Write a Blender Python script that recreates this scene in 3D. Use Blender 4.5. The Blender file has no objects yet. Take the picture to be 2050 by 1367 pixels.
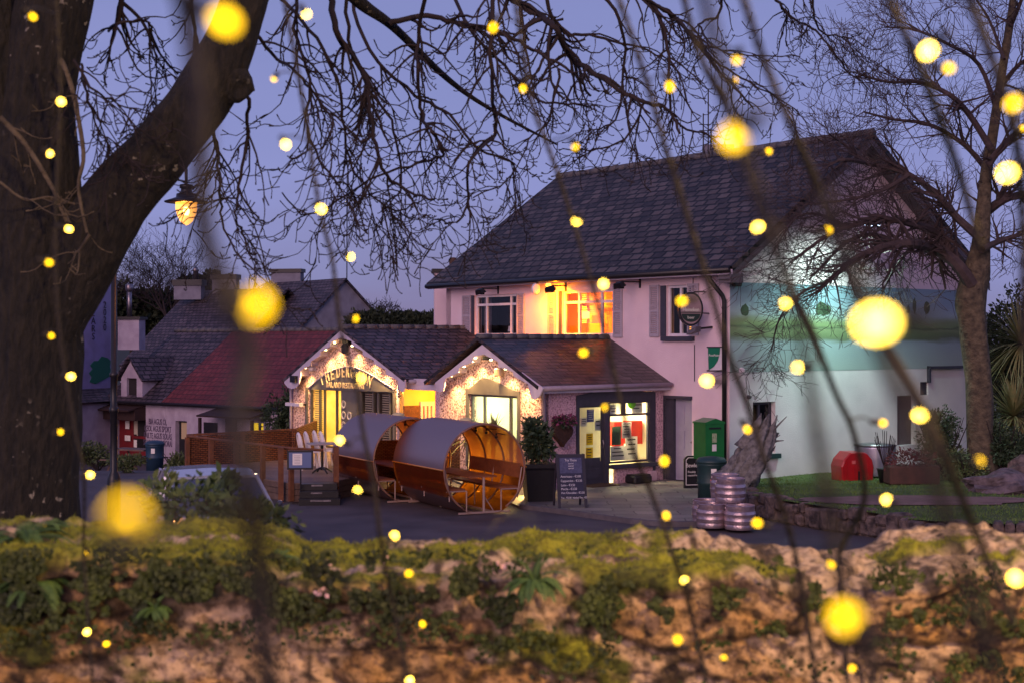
import bpy, math, random
from mathutils import Vector, Matrix, noise, geometry
R = math.radians
rnd = random.Random(7)
sc = bpy.context.scene
COL = sc.collection
F, CX, CY, H = 2847.2, 1025.0, 683.5, 3.6
V = Vector

# ---------------------------------------------------------------- helpers
def P(x, y, Y):
    return V(((x - CX) / F * Y, Y, H - (y - CY) / F * Y))

def lin(c):
    return tuple(((v / 255) / 12.92 if v / 255 <= .04045 else ((v / 255 + .055) / 1.055) ** 2.4) for v in c) + (1,)

class Fr:
    """upright wall frame: u along the wall, d outward, z up"""
    def __init__(s, o, u):
        s.o = V((o[0], o[1], 0)); s.u = V((u[0], u[1], 0)).normalized(); s.n = V((s.u.y, -s.u.x, 0))
    def w(s, u, d, z): return s.o + s.u * u + s.n * d + V((0, 0, z))
    def hit(s, x, y, d=0.0):
        dr = V(((x - CX) / F, 1, -(y - CY) / F)); c = V((0, 0, H)); q = s.o + s.n * d
        t = (q - c).dot(s.n) / dr.dot(s.n); p = c + dr * t
        return ((p - s.o).dot(s.u), p.z)
    def hits(s, pts, d=0.0): return [s.hit(a, b, d) for a, b in pts]

WF = Fr((0, 0), (1, 0))

class MB:
    def __init__(s): s.v = []; s.f = []; s.m = []; s.mi = 0
    def add(s, vs, fs):
        b = len(s.v); s.v += [V(v) for v in vs]
        for f in fs: s.f.append([b + i for i in f]); s.m.append(s.mi)
        return s
    def hexa(s, p):
        return s.add(p, [(0, 3, 2, 1), (4, 5, 6, 7), (0, 1, 5, 4), (1, 2, 6, 5), (2, 3, 7, 6), (3, 0, 4, 7)])
    def box(s, fr, u0, u1, d0, d1, z0, z1):
        w = fr.w
        return s.hexa([w(u0, d1, z0), w(u1, d1, z0), w(u1, d0, z0), w(u0, d0, z0), w(u0, d1, z1), w(u1, d1, z1), w(u1, d0, z1), w(u0, d0, z1)])
    def cbox(s, c, sx, sy, sz, rz=0, bev=0):
        fr = Fr((c[0], c[1]), (math.cos(rz), math.sin(rz)))
        if bev:
            b = bev; w = fr.w; x, y, z0, z1 = sx / 2, sy / 2, c[2], c[2] + sz
            ring = lambda x, y, z, b: [w(-x + b, -y, z), w(x - b, -y, z), w(x, -y + b, z), w(x, y - b, z), w(x - b, y, z), w(-x + b, y, z), w(-x, y - b, z), w(-x, -y + b, z)]
            rs = [ring(x - b, y - b, z0, b * .4), ring(x, y, z0 + b, b), ring(x, y, z1 - b, b), ring(x - b, y - b, z1, b * .4)]
            return s.loft(rs, True)
        return s.box(fr, -sx / 2, sx / 2, -sy / 2, sy / 2, c[2], c[2] + sz)
    def loft(s, rings, caps=True, closed=True):
        n = len(rings[0]); vs = [p for r in rings for p in r]; fs = []
        for i in range(len(rings) - 1):
            for j in range(n if closed else n - 1):
                k = (j + 1) % n
                fs.append((i * n + j, i * n + k, (i + 1) * n + k, (i + 1) * n + j))
        if caps: fs.append(tuple(reversed(range(n)))); fs.append(tuple((len(rings) - 1) * n + i for i in range(n)))
        return s.add(vs, fs)
    def slab(s, a, b, c, d, t):
        n = (V(b) - V(a)).cross(V(d) - V(a)).normalized() * t
        return s.hexa([V(a) - n, V(b) - n, V(c) - n, V(d) - n, V(a), V(b), V(c), V(d)])
    def plate(s, fr, outer, holes, d0, d1):
        loops = [outer] + holes
        flat = [p for l in loops for p in l]
        tri = geometry.tessellate_polygon([[V((p[0], p[1], 0)) for p in l] for l in loops])
        vs = [fr.w(p[0], d1, p[1]) for p in flat] + [fr.w(p[0], d0, p[1]) for p in flat]
        N = len(flat); fs = []
        for t in tri:
            a, b, c = [flat[i] for i in t]
            cr = (b[0] - a[0]) * (c[1] - a[1]) - (b[1] - a[1]) * (c[0] - a[0])
            if abs(cr) < 1e-9: continue
            t = t if cr > 0 else (t[0], t[2], t[1])
            fs.append(tuple(t)); fs.append(tuple(N + i for i in reversed(t)))
        st = 0
        for li, l in enumerate(loops):
            n = len(l)
            ar = sum(l[i][0] * l[(i + 1) % n][1] - l[(i + 1) % n][0] * l[i][1] for i in range(n))
            flip = (ar < 0) != (li > 0)
            for i in range(n):
                a, b = st + i, st + (i + 1) % n
                fs.append((a, b, N + b, N + a) if flip else (b, a, N + a, N + b))
            st += n
        return s.add(vs, fs)
    def tube(s, pts, rad, n=6, caps=True):
        pts = [V(p) for p in pts]; rad = rad if hasattr(rad, '__len__') else [rad] * len(pts)
        t0 = (pts[1] - pts[0]).normalized(); up = V((0, 0, 1)) if abs(t0.z) < .9 else V((1, 0, 0))
        x = t0.cross(up).normalized(); rings = []
        for i, p in enumerate(pts):
            t = (pts[min(i + 1, len(pts) - 1)] - pts[max(i - 1, 0)])
            t = t.normalized() if t.length > 1e-9 else t0
            x = x - t * x.dot(t); x = x.normalized() if x.length > 1e-6 else t.orthogonal().normalized(); y = t.cross(x)
            rings.append([p + (x * math.cos(a) + y * math.sin(a)) * rad[i] for a in [2 * math.pi * k / n for k in range(n)]])
        return s.loft(rings, caps)
    def lathe(s, c, prof, n=24, ax=None):
        c = V(c); z = V((0, 0, 1)) if ax is None else V(ax).normalized(); x = z.orthogonal().normalized(); y = z.cross(x)
        rs = [[c + z * h + (x * math.cos(a) + y * math.sin(a)) * r for a in [2 * math.pi * k / n for k in range(n)]] for r, h in prof]
        return s.loft(rs, True)
    def ball(s, c, rx, ry=None, rz=None, n=12, ax=None):
        ry = ry or rx; rz = rz or rx; m = n // 2; rs = []; c = V(c)
        z = V((0, 0, 1)) if ax is None else V(ax).normalized()
        x = V((1, 0, 0)) if ax is None else z.orthogonal().normalized(); y = z.cross(x)
        for i in range(1, m):
            a = math.pi * i / m
            rs.append([c + x * (rx * math.sin(a) * math.cos(b)) + y * (ry * math.sin(a) * math.sin(b)) - z * (rz * math.cos(a)) for b in [2 * math.pi * k / n for k in range(n)]])
        return s.loft(rs, True)
    def build(s, name, mats, parent=None, smooth=False):
        if not isinstance(mats, (list, tuple)): mats = [mats]
        off = parent_world(parent)
        me = bpy.data.meshes.new(name)
        me.from_pydata([v - off for v in s.v], [], s.f)
        for m in mats: me.materials.append(m)
        if len(mats) > 1: me.polygons.foreach_set('material_index', s.m)
        uv = me.uv_layers.new(name='UVMap').data
        Z = V((0, 0, 1)); vv = s.v
        for p in me.polygons:
            n = p.normal
            t = V((1, 0, 0)) if abs(n.z) > .95 else Z.cross(n).normalized()
            b = V((0, 1, 0)) if abs(n.z) > .95 else n.cross(t)
            for li in p.loop_indices:
                q = vv[me.loops[li].vertex_index]; uv[li].uv = (q.dot(t), q.dot(b))
            if smooth: p.use_smooth = True
        o = bpy.data.objects.new(name, me); COL.objects.link(o)
        if parent: o.parent = parent
        return o

def parent_world(p):
    w = V((0, 0, 0))
    while p: w = w + p.location; p = p.parent
    return w

def tag(o, label=None, cat=None, group=None, kind=None):
    if label: o['label'] = label
    if cat: o['category'] = cat
    if group: o['group'] = group
    if kind: o['kind'] = kind
    return o

def thing(name, label, cat, loc=(0, 0, 0), group=None):
    o = bpy.data.objects.new(name, None); COL.objects.link(o); o.location = loc; o.empty_display_size = .1
    return tag(o, label, cat, group)

def copy_tree(o, off=V((0, 0, 0)), parent=None):
    c = o.copy(); COL.objects.link(c)
    c.parent = parent
    if parent is None: c.location = o.location + off
    for ch in list(o.children): copy_tree(ch, V((0, 0, 0)), c)
    return c

# ---------------------------------------------------------------- materials
MATS = {}
def mat(name, col, rough=.7, col2=None, ns=3., bump=0., bs=20., metal=0., fac=.5, coord='Object', spec=.4, lacu=.5, emit=None, es=0, coat=0, detail=6, contrast=.25):
    if name in MATS: return MATS[name]
    m = bpy.data.materials.new(name); m.use_nodes = True; N = m.node_tree.nodes; L = m.node_tree.links
    b = N['Principled BSDF']; b.inputs['Roughness'].default_value = rough; b.inputs['Metallic'].default_value = metal
    b.inputs['Specular IOR Level'].default_value = spec; b.inputs['Coat Weight'].default_value = coat
    b.inputs['Base Color'].default_value = lin(col)
    tc = N.new('ShaderNodeTexCoord')
    if col2:
        n = N.new('ShaderNodeTexNoise'); n.inputs['Scale'].default_value = ns; n.inputs['Detail'].default_value = detail
        r = N.new('ShaderNodeValToRGB'); r.color_ramp.elements[0].position = fac - contrast; r.color_ramp.elements[1].position = fac + contrast
        r.color_ramp.elements[0].color = lin(col); r.color_ramp.elements[1].color = lin(col2)
        L.new(tc.outputs[coord], n.inputs['Vector']); L.new(n.outputs['Fac'], r.inputs['Fac']); L.new(r.outputs['Color'], b.inputs['Base Color'])
    if bump:
        n = N.new('ShaderNodeTexNoise'); n.inputs['Scale'].default_value = bs; n.inputs['Detail'].default_value = 4
        L.new(tc.outputs[coord], n.inputs['Vector']); bp = N.new('ShaderNodeBump'); bp.inputs['Strength'].default_value = bump; bp.inputs['Distance'].default_value = .05
        L.new(n.outputs['Fac'], bp.inputs['Height']); L.new(bp.outputs['Normal'], b.inputs['Normal'])
    if emit:
        b.inputs['Emission Color'].default_value = lin(emit); b.inputs['Emission Strength'].default_value = es
    MATS[name] = m; return m

def brickmat(name, c1, c2, mortar, bw, bh, ms=.012, rough=.6, bump=.6, off=.5, noisecol=None, spec=.4):
    m = bpy.data.materials.new(name); m.use_nodes = True; N = m.node_tree.nodes; L = m.node_tree.links
    b = N['Principled BSDF']; b.inputs['Roughness'].default_value = rough; b.inputs['Specular IOR Level'].default_value = spec
    tc = N.new('ShaderNodeTexCoord'); br = N.new('ShaderNodeTexBrick')
    dn = N.new('ShaderNodeTexNoise'); dn.inputs['Scale'].default_value = 2.6; dn.inputs['Detail'].default_value = 5; dn.inputs['Roughness'].default_value = .7; L.new(tc.outputs['UV'], dn.inputs['Vector'])
    vm = N.new('ShaderNodeVectorMath'); vm.operation = 'MULTIPLY_ADD'; vm.inputs[1].default_value = (bw * .3, bh * .42, 0); L.new(dn.outputs['Color'], vm.inputs[0]); L.new(tc.outputs['UV'], vm.inputs[2]); L.new(vm.outputs[0], br.inputs['Vector'])
    nz = N.new('ShaderNodeTexNoise'); nz.inputs['Scale'].default_value = 1.2; nz.inputs['Detail'].default_value = 8; L.new(tc.outputs['UV'], nz.inputs['Vector'])
    br.inputs['Color1'].default_value = lin(c1); br.inputs['Color2'].default_value = lin(c2); br.inputs['Mortar'].default_value = lin(mortar)
    br.inputs['Scale'].default_value = 1; br.inputs['Brick Width'].default_value = bw; br.inputs['Row Height'].default_value = bh
    br.inputs['Mortar Size'].default_value = ms; br.offset = off; br.inputs['Mortar Smooth'].default_value = .3
    out = br.outputs['Color']
    if noisecol:
        n2 = N.new('ShaderNodeTexNoise'); n2.inputs['Scale'].default_value = 5; n2.inputs['Detail'].default_value = 10; n2.inputs['Roughness'].default_value = .75; L.new(tc.outputs['UV'], n2.inputs['Vector'])
        r = N.new('ShaderNodeValToRGB'); r.color_ramp.elements[0].position = .56; r.color_ramp.elements[1].position = .7
        r.color_ramp.elements[0].color = (0, 0, 0, 1); L.new(n2.outputs['Fac'], r.inputs['Fac'])
        mx = N.new('ShaderNodeMixRGB'); mx.inputs[2].default_value = lin(noisecol); L.new(r.outputs['Color'], mx.inputs[0]); L.new(out, mx.inputs[1]); out = mx.outputs['Color']
    mm = N.new('ShaderNodeMixRGB'); mm.blend_type = 'MULTIPLY'; mm.inputs[0].default_value = .8; L.new(out, mm.inputs[1])
    rr = N.new('ShaderNodeValToRGB'); rr.color_ramp.elements[0].position = .3; rr.color_ramp.elements[1].position = .7; rr.color_ramp.elements[0].color = (.45, .45, .45, 1)
    L.new(nz.outputs['Fac'], rr.inputs['Fac']); L.new(rr.outputs['Color'], mm.inputs[2]); L.new(mm.outputs['Color'], b.inputs['Base Color'])
    bp = N.new('ShaderNodeBump'); bp.inputs['Strength'].default_value = bump; bp.inputs['Distance'].default_value = .05; bp.invert = True
    ad = N.new('ShaderNodeMath'); ad.operation = 'SUBTRACT'; L.new(br.outputs['Fac'], ad.inputs[0]); L.new(nz.outputs['Fac'], ad.inputs[1])
    L.new(ad.outputs[0], bp.inputs['Height']); L.new(bp.outputs['Normal'], b.inputs['Normal'])
    MATS[name] = m; return m

def glassmat(name, tint=(255, 255, 255), refl=.08):
    m = bpy.data.materials.new(name); m.use_nodes = True; N = m.node_tree.nodes; L = m.node_tree.links
    N.remove(N['Principled BSDF']); t = N.new('ShaderNodeBsdfTransparent'); t.inputs[0].default_value = lin(tint)
    g = N.new('ShaderNodeBsdfGlossy'); g.inputs['Roughness'].default_value = .03; fz = N.new('ShaderNodeFresnel'); fz.inputs[0].default_value = 1.5
    x = N.new('ShaderNodeMixShader'); L.new(fz.outputs[0], x.inputs[0]); L.new(t.outputs[0], x.inputs[1]); L.new(g.outputs[0], x.inputs[2])
    L.new(x.outputs[0], N['Material Output'].inputs[0]); MATS[name] = m; return m

def emis(name, c, s):
    m = bpy.data.materials.new(name); m.use_nodes = True; N = m.node_tree.nodes; L = m.node_tree.links
    N.remove(N['Principled BSDF']); e = N.new('ShaderNodeEmission'); e.inputs[0].default_value = lin(c); e.inputs[1].default_value = s
    L.new(e.outputs[0], N['Material Output'].inputs[0]); MATS[name] = m; return m

pinkwall = mat('pink_render', (226, 204, 210), .9, (206, 182, 192), 1.2, .35, 60)
pinkdash = mat('pink_pebbledash', (150, 112, 122), .9, (214, 176, 188), 24, 1.0, 30, contrast=.12, fac=.44)
whitewall = mat('white_render', (216, 213, 214), .9, (192, 189, 192), 1.1, .4, 50)
warmdash = mat('warm_pebbledash', (128, 84, 76), .9, (238, 206, 190), 20, 1.0, 26, contrast=.09, fac=.46)
cottagewall = mat('cottage_render', (175, 165, 180), .9, (140, 128, 145), 2., .4, 30)
greywall = mat('grey_render', (130, 128, 140), .9, (100, 98, 110), 2., .4, 30)
slate = brickmat('roof_slate', (92, 82, 80), (44, 38, 40), (6, 6, 7), .42, .3, .04, .6, 1.0, noisecol=(120, 114, 108))
slate_old = brickmat('old_slate', (92, 80, 88), (58, 50, 60), (14, 12, 16), .36, .24, .03, .6, 1.0, noisecol=(120, 110, 112))
slate_wet = brickmat('wet_slate', (82, 66, 66), (38, 31, 33), (8, 7, 8), .38, .17, .022, .34, 1.0, noisecol=(110, 96, 90))
redroof = brickmat('red_tile', (116, 50, 54), (98, 43, 48), (60, 28, 32), .3, .28, .02, .7, .6, noisecol=(134, 92, 86))
greypaint = mat('dark_grey_paint', (62, 62, 74), .5, (52, 52, 62), 8)
oliveboard = mat('fascia_grey', (100, 98, 94), .6, (88, 86, 82), 4)
whitepaint = mat('white_paint', (215, 208, 214), .5, (196, 190, 198), 6)
lilacboard = mat('bargeboard_paint', (196, 186, 200), .55, (178, 168, 184), 3)
shutterpaint = mat('shutter_paint', (170, 160, 172), .6, (150, 142, 154), 10)
black = mat('black_metal', (22, 22, 25), .4, (32, 30, 32), 12)
blackplastic = mat('black_plastic', (26, 26, 30), .45, (34, 34, 38), 9)
steel = mat('worn_steel', (150, 144, 150), .38, (100, 94, 100), 9, .15, 30, metal=.9)
keg = mat('keg_steel', (196, 178, 184), .34, (140, 120, 124), 5, .2, 24, metal=.75)
wood = mat('deck_timber', (120, 76, 48), .75, (84, 50, 32), 7, .4, 30)
greytimber = mat('grey_timber', (110, 90, 80), .8, (80, 64, 58), 6, .4, 25)
woodlight = mat('bench_timber', (140, 84, 50), .6, (110, 62, 36), 9, .3, 30)
greenbox = mat('post_green', (26, 110, 48), .35, (20, 92, 40), 4, coat=.3)
bingreen = mat('bin_green', (34, 62, 62), .5, (26, 50, 52), 5)
binblue = mat('bin_blue', (36, 62, 84), .5, (28, 50, 70), 5)
redplastic = mat('grit_bin_red', (170, 20, 28), .4, (140, 14, 22), 3, coat=.2)
terracotta = mat('terracotta', (84, 58, 48), .8, (62, 46, 38), 6)
paper = mat('paper', (225, 222, 215), .7, (205, 202, 198), 20)
yellowp = mat('yellow_notice', (235, 200, 20), .7, (225, 188, 12), 20)
bluep = mat('blue_poster', (70, 74, 128), .7, (110, 112, 160), 30)
greenp = mat('green_poster', (34, 66, 44), .7, (54, 84, 60), 18)
redp = mat('red_shelf', (200, 40, 22), .6, (180, 30, 18), 8)
blackp = mat('dark_print', (40, 38, 42), .7, (60, 58, 62), 40)
glass = glassmat('window_glass')
chalkboard = mat('chalkboard', (34, 36, 58), .7, (44, 46, 70), 7)
chalk = mat('chalk_white', (220, 218, 225), .9, (190, 188, 198), 60)
curtain = mat('curtain', (120, 104, 110), .9, (90, 78, 84), 14)
darkroom = mat('dark_interior', (40, 34, 38), .9, (30, 26, 30), 4)
creamroom = mat('cream_interior', (240, 228, 190), .8, (230, 205, 130), 3)
whiteroom = mat('white_interior', (240, 236, 214), .8, (228, 224, 200), 3)
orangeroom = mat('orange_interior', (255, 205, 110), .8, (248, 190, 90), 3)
bark = mat('bark', (66, 52, 40), .95, (34, 27, 22), 7, 1.0, 22)
twigm = mat('twig_bark', (46, 36, 38), .9, (26, 20, 22), 12)
palebark = mat('pale_bark', (104, 92, 72), .9, (46, 40, 34), 7, .9, 16)
driftw = mat('driftwood', (132, 130, 126), .9, (62, 60, 60), 9, 1.0, 14)
wicker = brickmat('wicker', (176, 124, 80), (140, 92, 58), (50, 32, 22), .09, .035, .006, .8, 1.0)
carpaint = mat('car_paint', (168, 172, 186), .25, (160, 164, 178), 3, coat=1, metal=.3)
carglass = mat('car_glass', (58, 60, 74), .12, spec=.9, coat=.6)
rubber = mat('rubber', (18, 18, 18), .8)
fir = mat('dark_foliage', (30, 38, 26), .8, (52, 62, 38), 3)
leafd = mat('dark_leaf', (34, 50, 34), .6, (62, 80, 52), 9)
leafm = mat('mid_leaf', (42, 60, 34), .6, (70, 90, 50), 9)
leafo = mat('olive_leaf', (88, 100, 56), .6, (60, 74, 44), 9)
fernm = mat('fern_leaf', (40, 70, 34), .6, (86, 112, 52), 22)
mossm = mat('moss', (150, 156, 40), .9, (62, 74, 20), 9)
reddry = mat('dry_red_leaf', (110, 66, 62), .8, (78, 44, 46), 9)
grassm = mat('grass_blade', (52, 86, 30), .8, (104, 128, 62), 1.3)
stonew = mat('rubble_stone', (110, 96, 90), .9, (48, 42, 42), 6, 1., 14, contrast=.15)
moundst = mat('garden_rock', (120, 108, 112), .9, (56, 48, 50), 6, 1., 10)

def txt(fr, s, u, z, size, d, m, name, parent=None, align='CENTER', sx=1.0, ext=.004, rot=0, bold=0):
    cu = bpy.data.curves.new('t', 'FONT'); cu.body = s; cu.size = size; cu.align_x = align; cu.extrude = ext; cu.offset = bold
    cu.resolution_u = 3
    o = bpy.data.objects.new('t', cu); COL.objects.link(o)
    dg = bpy.context.evaluated_depsgraph_get(); me = bpy.data.meshes.new_from_object(o.evaluated_get(dg))
    mb = MB(); c, sn = math.cos(rot), math.sin(rot)
    mb.add([fr.w(u + (v.co.x * sx) * c - v.co.y * sn, d + v.co.z, z + v.co.x * sx * sn + v.co.y * c) for v in me.vertices], [tuple(p.vertices) for p in me.polygons])
    bpy.data.objects.remove(o); bpy.data.curves.remove(cu)
    r = mb.build(name, m, parent); bpy.data.meshes.remove(me)
    return r

def light(kind, name, loc, col, e, parent=None, **k):
    l = bpy.data.lights.new(name, kind); l.color = lin(col)[:3]; l.energy = e
    for a, b in k.items():
        if a != 'aim': setattr(l, a, b)
    o = bpy.data.objects.new(name, l); COL.objects.link(o)
    o.location = V(loc) - parent_world(parent)
    if parent: o.parent = parent
    if 'aim' in k: o.rotation_euler = (V(k['aim']) - V(loc)).to_track_quat('-Z', 'Y').to_euler()
    return o

def leaves(mb, c, r, n, size, rg=rnd, asp=.45, shell=.3, hang=0):
    c = V(c)
    for i in range(n):
        d = V((rg.gauss(0, 1), rg.gauss(0, 1), rg.gauss(0, 1))).normalized()
        k = rg.random() ** shell
        nz = .75 + .5 * noise.noise(d * 1.7 + c)
        p = c + V((d.x * r[0], d.y * r[1], d.z * r[2])) * k * nz
        a = (d + V((rg.uniform(-1, 1), rg.uniform(-1, 1), rg.uniform(-1, 1) - hang))).normalized()
        b = a.cross(V((rg.uniform(-1, 1), rg.uniform(-1, 1), rg.uniform(-1, 1)))).normalized()
        s = size * rg.uniform(.6, 1.4)
        mb.add([p, p + a * s * .5 + b * s * asp * .5, p + a * s, p + a * s * .5 - b * s * asp * .5], [(0, 1, 2, 3)])
# ---------------------------------------------------------------- camera, sky, afterglow
cam = bpy.data.cameras.new('camera'); cam.lens = 50; cam.sensor_width = 36; cam.clip_start = .05; cam.clip_end = 2000
cam.dof.use_dof = True; cam.dof.focus_distance = 34; cam.dof.aperture_fstop = 4.0
co = bpy.data.objects.new('camera', cam); COL.objects.link(co); co.location = (0, 0, H); co.rotation_euler = (R(90), 0, 0); sc.camera = co
w = bpy.data.worlds.new('World'); sc.world = w; w.use_nodes = True; N = w.node_tree.nodes; L = w.node_tree.links
bg = N['Background']; tc = N.new('ShaderNodeTexCoord'); sp = N.new('ShaderNodeSeparateXYZ'); L.new(tc.outputs['Generated'], sp.inputs[0])
rp = N.new('ShaderNodeValToRGB'); cr = rp.color_ramp
cr.elements[0].position = 0; cr.elements[0].color = lin((122, 114, 150)); cr.elements[1].position = 1; cr.elements[1].color = lin((96, 100, 156))
for p, c in ((.06, (126, 126, 168)), (.14, (132, 137, 188)), (.24, (124, 131, 182)), (.5, (110, 117, 168))):
    e = cr.elements.new(p); e.color = lin(c)
nz = N.new('ShaderNodeTexNoise'); nz.inputs['Scale'].default_value = 2.2; nz.inputs['Detail'].default_value = 6
mpw = N.new('ShaderNodeMapping'); mpw.inputs['Scale'].default_value = (1, 1, 4.5); L.new(tc.outputs['Generated'], mpw.inputs[0]); L.new(mpw.outputs[0], nz.inputs['Vector'])
ad = N.new('ShaderNodeMath'); ad.operation = 'MULTIPLY_ADD'; ad.inputs[1].default_value = .34; L.new(nz.outputs['Fac'], ad.inputs[0])
sb = N.new('ShaderNodeMath'); sb.operation = 'SUBTRACT'; sb.inputs[1].default_value = .15; L.new(sp.outputs['Z'], sb.inputs[0]); L.new(sb.outputs[0], ad.inputs[2])
L.new(ad.outputs[0], rp.inputs['Fac']); L.new(rp.outputs['Color'], bg.inputs['Color'])
bg.inputs['Strength'].default_value = .98
sc.view_settings.view_transform = 'Standard'; sc.view_settings.look = 'None'; sc.view_settings.exposure = .3; sc.view_settings.gamma = 1
sun = bpy.data.lights.new('afterglow_sun', 'SUN'); sun.energy = 1.5; sun.angle = R(40); sun.color = lin((255, 206, 204))[:3]
so = bpy.data.objects.new('afterglow_sun', sun); COL.objects.link(so); so.rotation_euler = V((.35, .9, -.35)).to_track_quat('-Z', 'Y').to_euler()

# ---------------------------------------------------------------- ground
def sstep(a, b, x):
    t = max(0, min(1, (x - a) / (b - a))); return t * t * (3 - 2 * t)
def gz(x, y): return -1.5 * sstep(37, 58, y) * sstep(-2, -8, x)
def sheet(name, xs, ys, fz, m, uvs=1):
    mb = MB(); n = len(xs)
    mb.add([(x, y, fz(x, y)) for y in ys for x in xs], [(j * n + i, j * n + i + 1, (j + 1) * n + i + 1, (j + 1) * n + i) for j in range(len(ys) - 1) for i in range(n - 1)])
    return tag(mb.build(name, m, None, True), kind='structure')
asphalt = mat('asphalt', (88, 82, 84), .7, (58, 54, 58), 1.1, .5, 60)
lawnm = mat('lawn', (50, 78, 32), .95, (90, 100, 56), 1.5, .8, 40)
fieldm = mat('field', (28, 36, 24), .95, (36, 42, 28), .3, .5, 6)
dirtm = mat('dirt', (136, 108, 100), .95, (104, 82, 76), 3, .6, 20)
pavem = brickmat('paving', (138, 134, 126), (116, 112, 108), (50, 48, 48), .9, .6, .012, .6, .4)
xs = [-200, -90, -50] + [-40 + i * 1.5 for i in range(45)] + [45, 90, 200]
ys = [4.9, 7, 10] + [13 + i * 1.5 for i in range(40)] + [90, 140, 260]
sheet('road', xs, ys, gz, asphalt)
sheet('field', [-600, -200, 0, 200, 600], [75, 120, 300, 900], lambda x, y: -1.2 + (y - 75) * .004, fieldm)
sheet('upper_ground', [-30, 0, 30], [-20, 0, 4.7], lambda x, y: 1.9, lawnm)

UF = V((.617, -.787, 0)).normalized()
MF = Fr((5.35, 35.0), UF)                 # main facade, u<0 goes left
GF = Fr((5.35, 35.0), (-MF.n.x, -MF.n.y)) # gable end, u>0 goes right and away
D = 4.1                                   # how far the wings project
SF = Fr(MF.w(-2.29, D, 0), GF.u)          # shop front, u 0..D

# pavement by the shop, with kerb
pv = [(1040, 1012), (1110, 1020), (1180, 1030), (1260, 1041), (1330, 1047), (1420, 1046), (1500, 1035)]
top = [P(x, y, 3.55 * F / (y - CY)) for x, y in pv]
back = [MF.w(-6.5, 4.0, .05), MF.w(-2.2, 4.2, .05), MF.w(-2.2, .02, .05), MF.w(0.1, .02, .05), V((4.95, 34.3, .05)), V((4.9, 31.5, .05))]
poly = [V((p.x, p.y, .05)) for p in top]
mb = MB(); ring = poly + list(reversed(back)); n = len(ring)
mb.add(ring + [V((p.x, p.y, -.05)) for p in ring], [tuple(range(n))] + [(i, i + n, (i + 1) % n + n, (i + 1) % n) for i in range(n)])
tag(mb.build('pavement', pavem), kind='structure')
kb = MB()
kb.loft([[V((p.x, p.y, 0)) + V(o) for o in ((0, -.14, 0), (0, -.14, .1), (.0, -.005, .1), (0, -.005, 0))] for p in poly], True)
tag(kb.build('kerb', mat('kerb_stone', (96, 92, 96), .8, (76, 72, 78), 6, .4, 30)), kind='structure')

# raised lawn on the right
LW = [V((4.89, 29.3, 0)), V((5.5, 27.9, 0)), V((6.5, 26.3, 0)), V((7.4, 24.9, 0)), V((8.9, 24.4, 0)), V((12, 24.2, 0)), V((24, 23.5, 0))]
def lz(x, y): return .45 - .27 * sstep(29, 36, y) + .5 * sstep(11, 16, x) * sstep(28, 38, y) + .03 * noise.noise(V((x, y, 0)))
def edge_y(x):
    for a, b in zip(LW[:-1], LW[1:]):
        if a.x <= x <= b.x: return a.y + (b.y - a.y) * (x - a.x) / (b.x - a.x)
    return LW[-1].y
mb = MB(); xs = [4.92 + i * .25 for i in range(74)]; NY = 50
for x in xs:
    y0 = edge_y(x) + .05; y1 = 60
    for j in range(NY):
        y = y0 + (y1 - y0) * (j / (NY - 1)) ** 1.7; mb.v.append(V((x, y, lz(x, y))))
for i in range(len(xs) - 1):
    for j in range(NY - 1): mb.f.append([i * NY + j, (i + 1) * NY + j, (i + 1) * NY + j + 1, i * NY + j + 1]); mb.m.append(0)
mb.build('lawn', lawnm, None, True)['kind'] = 'structure'
mb = MB(); c = V((7.9, 28.2, 0)); rr = []
for k in range(28):
    a = 2 * math.pi * k / 28; q = 1 + .3 * noise.noise(V((math.cos(a) * 2, math.sin(a) * 2, 3)))
    x = c.x + 2.3 * math.cos(a) * q; y = c.y + .8 * math.sin(a) * q; rr.append(V((x, y, lz(x, y) + .02)))
mb.add(rr + [V((c.x, c.y, lz(c.x, c.y) + .03))], [(i, (i + 1) % 28, 28) for i in range(28)])
mb.build('dirt_path', dirtm, None, True)['kind'] = 'structure'
mb = MB()
for i in range(26000):
    x = rnd.uniform(4.95, 15); y = edge_y(x) + .05 + rnd.random() ** 1.3 * 13
    if (x - 7.9) ** 2 / 5.3 + (y - 28.2) ** 2 / .7 < 1.1 or (V((x, y, 0)) - GF.o).dot(GF.n) < .05 and x < 13: continue
    a = rnd.uniform(0, 6.3); h = rnd.uniform(.02, .06); p = V((x, y, lz(x, y) - .005)); q = V((math.cos(a) * .012, math.sin(a) * .012, 0))
    mb.add([p - q, p + q, p + V((rnd.uniform(-.03, .03), rnd.uniform(-.03, .03), h))], [(0, 1, 2)])
tag(mb.build('grass', grassm), 'short green grass covering the raised lawn beside the mural wall', 'grass', kind='stuff')

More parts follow.
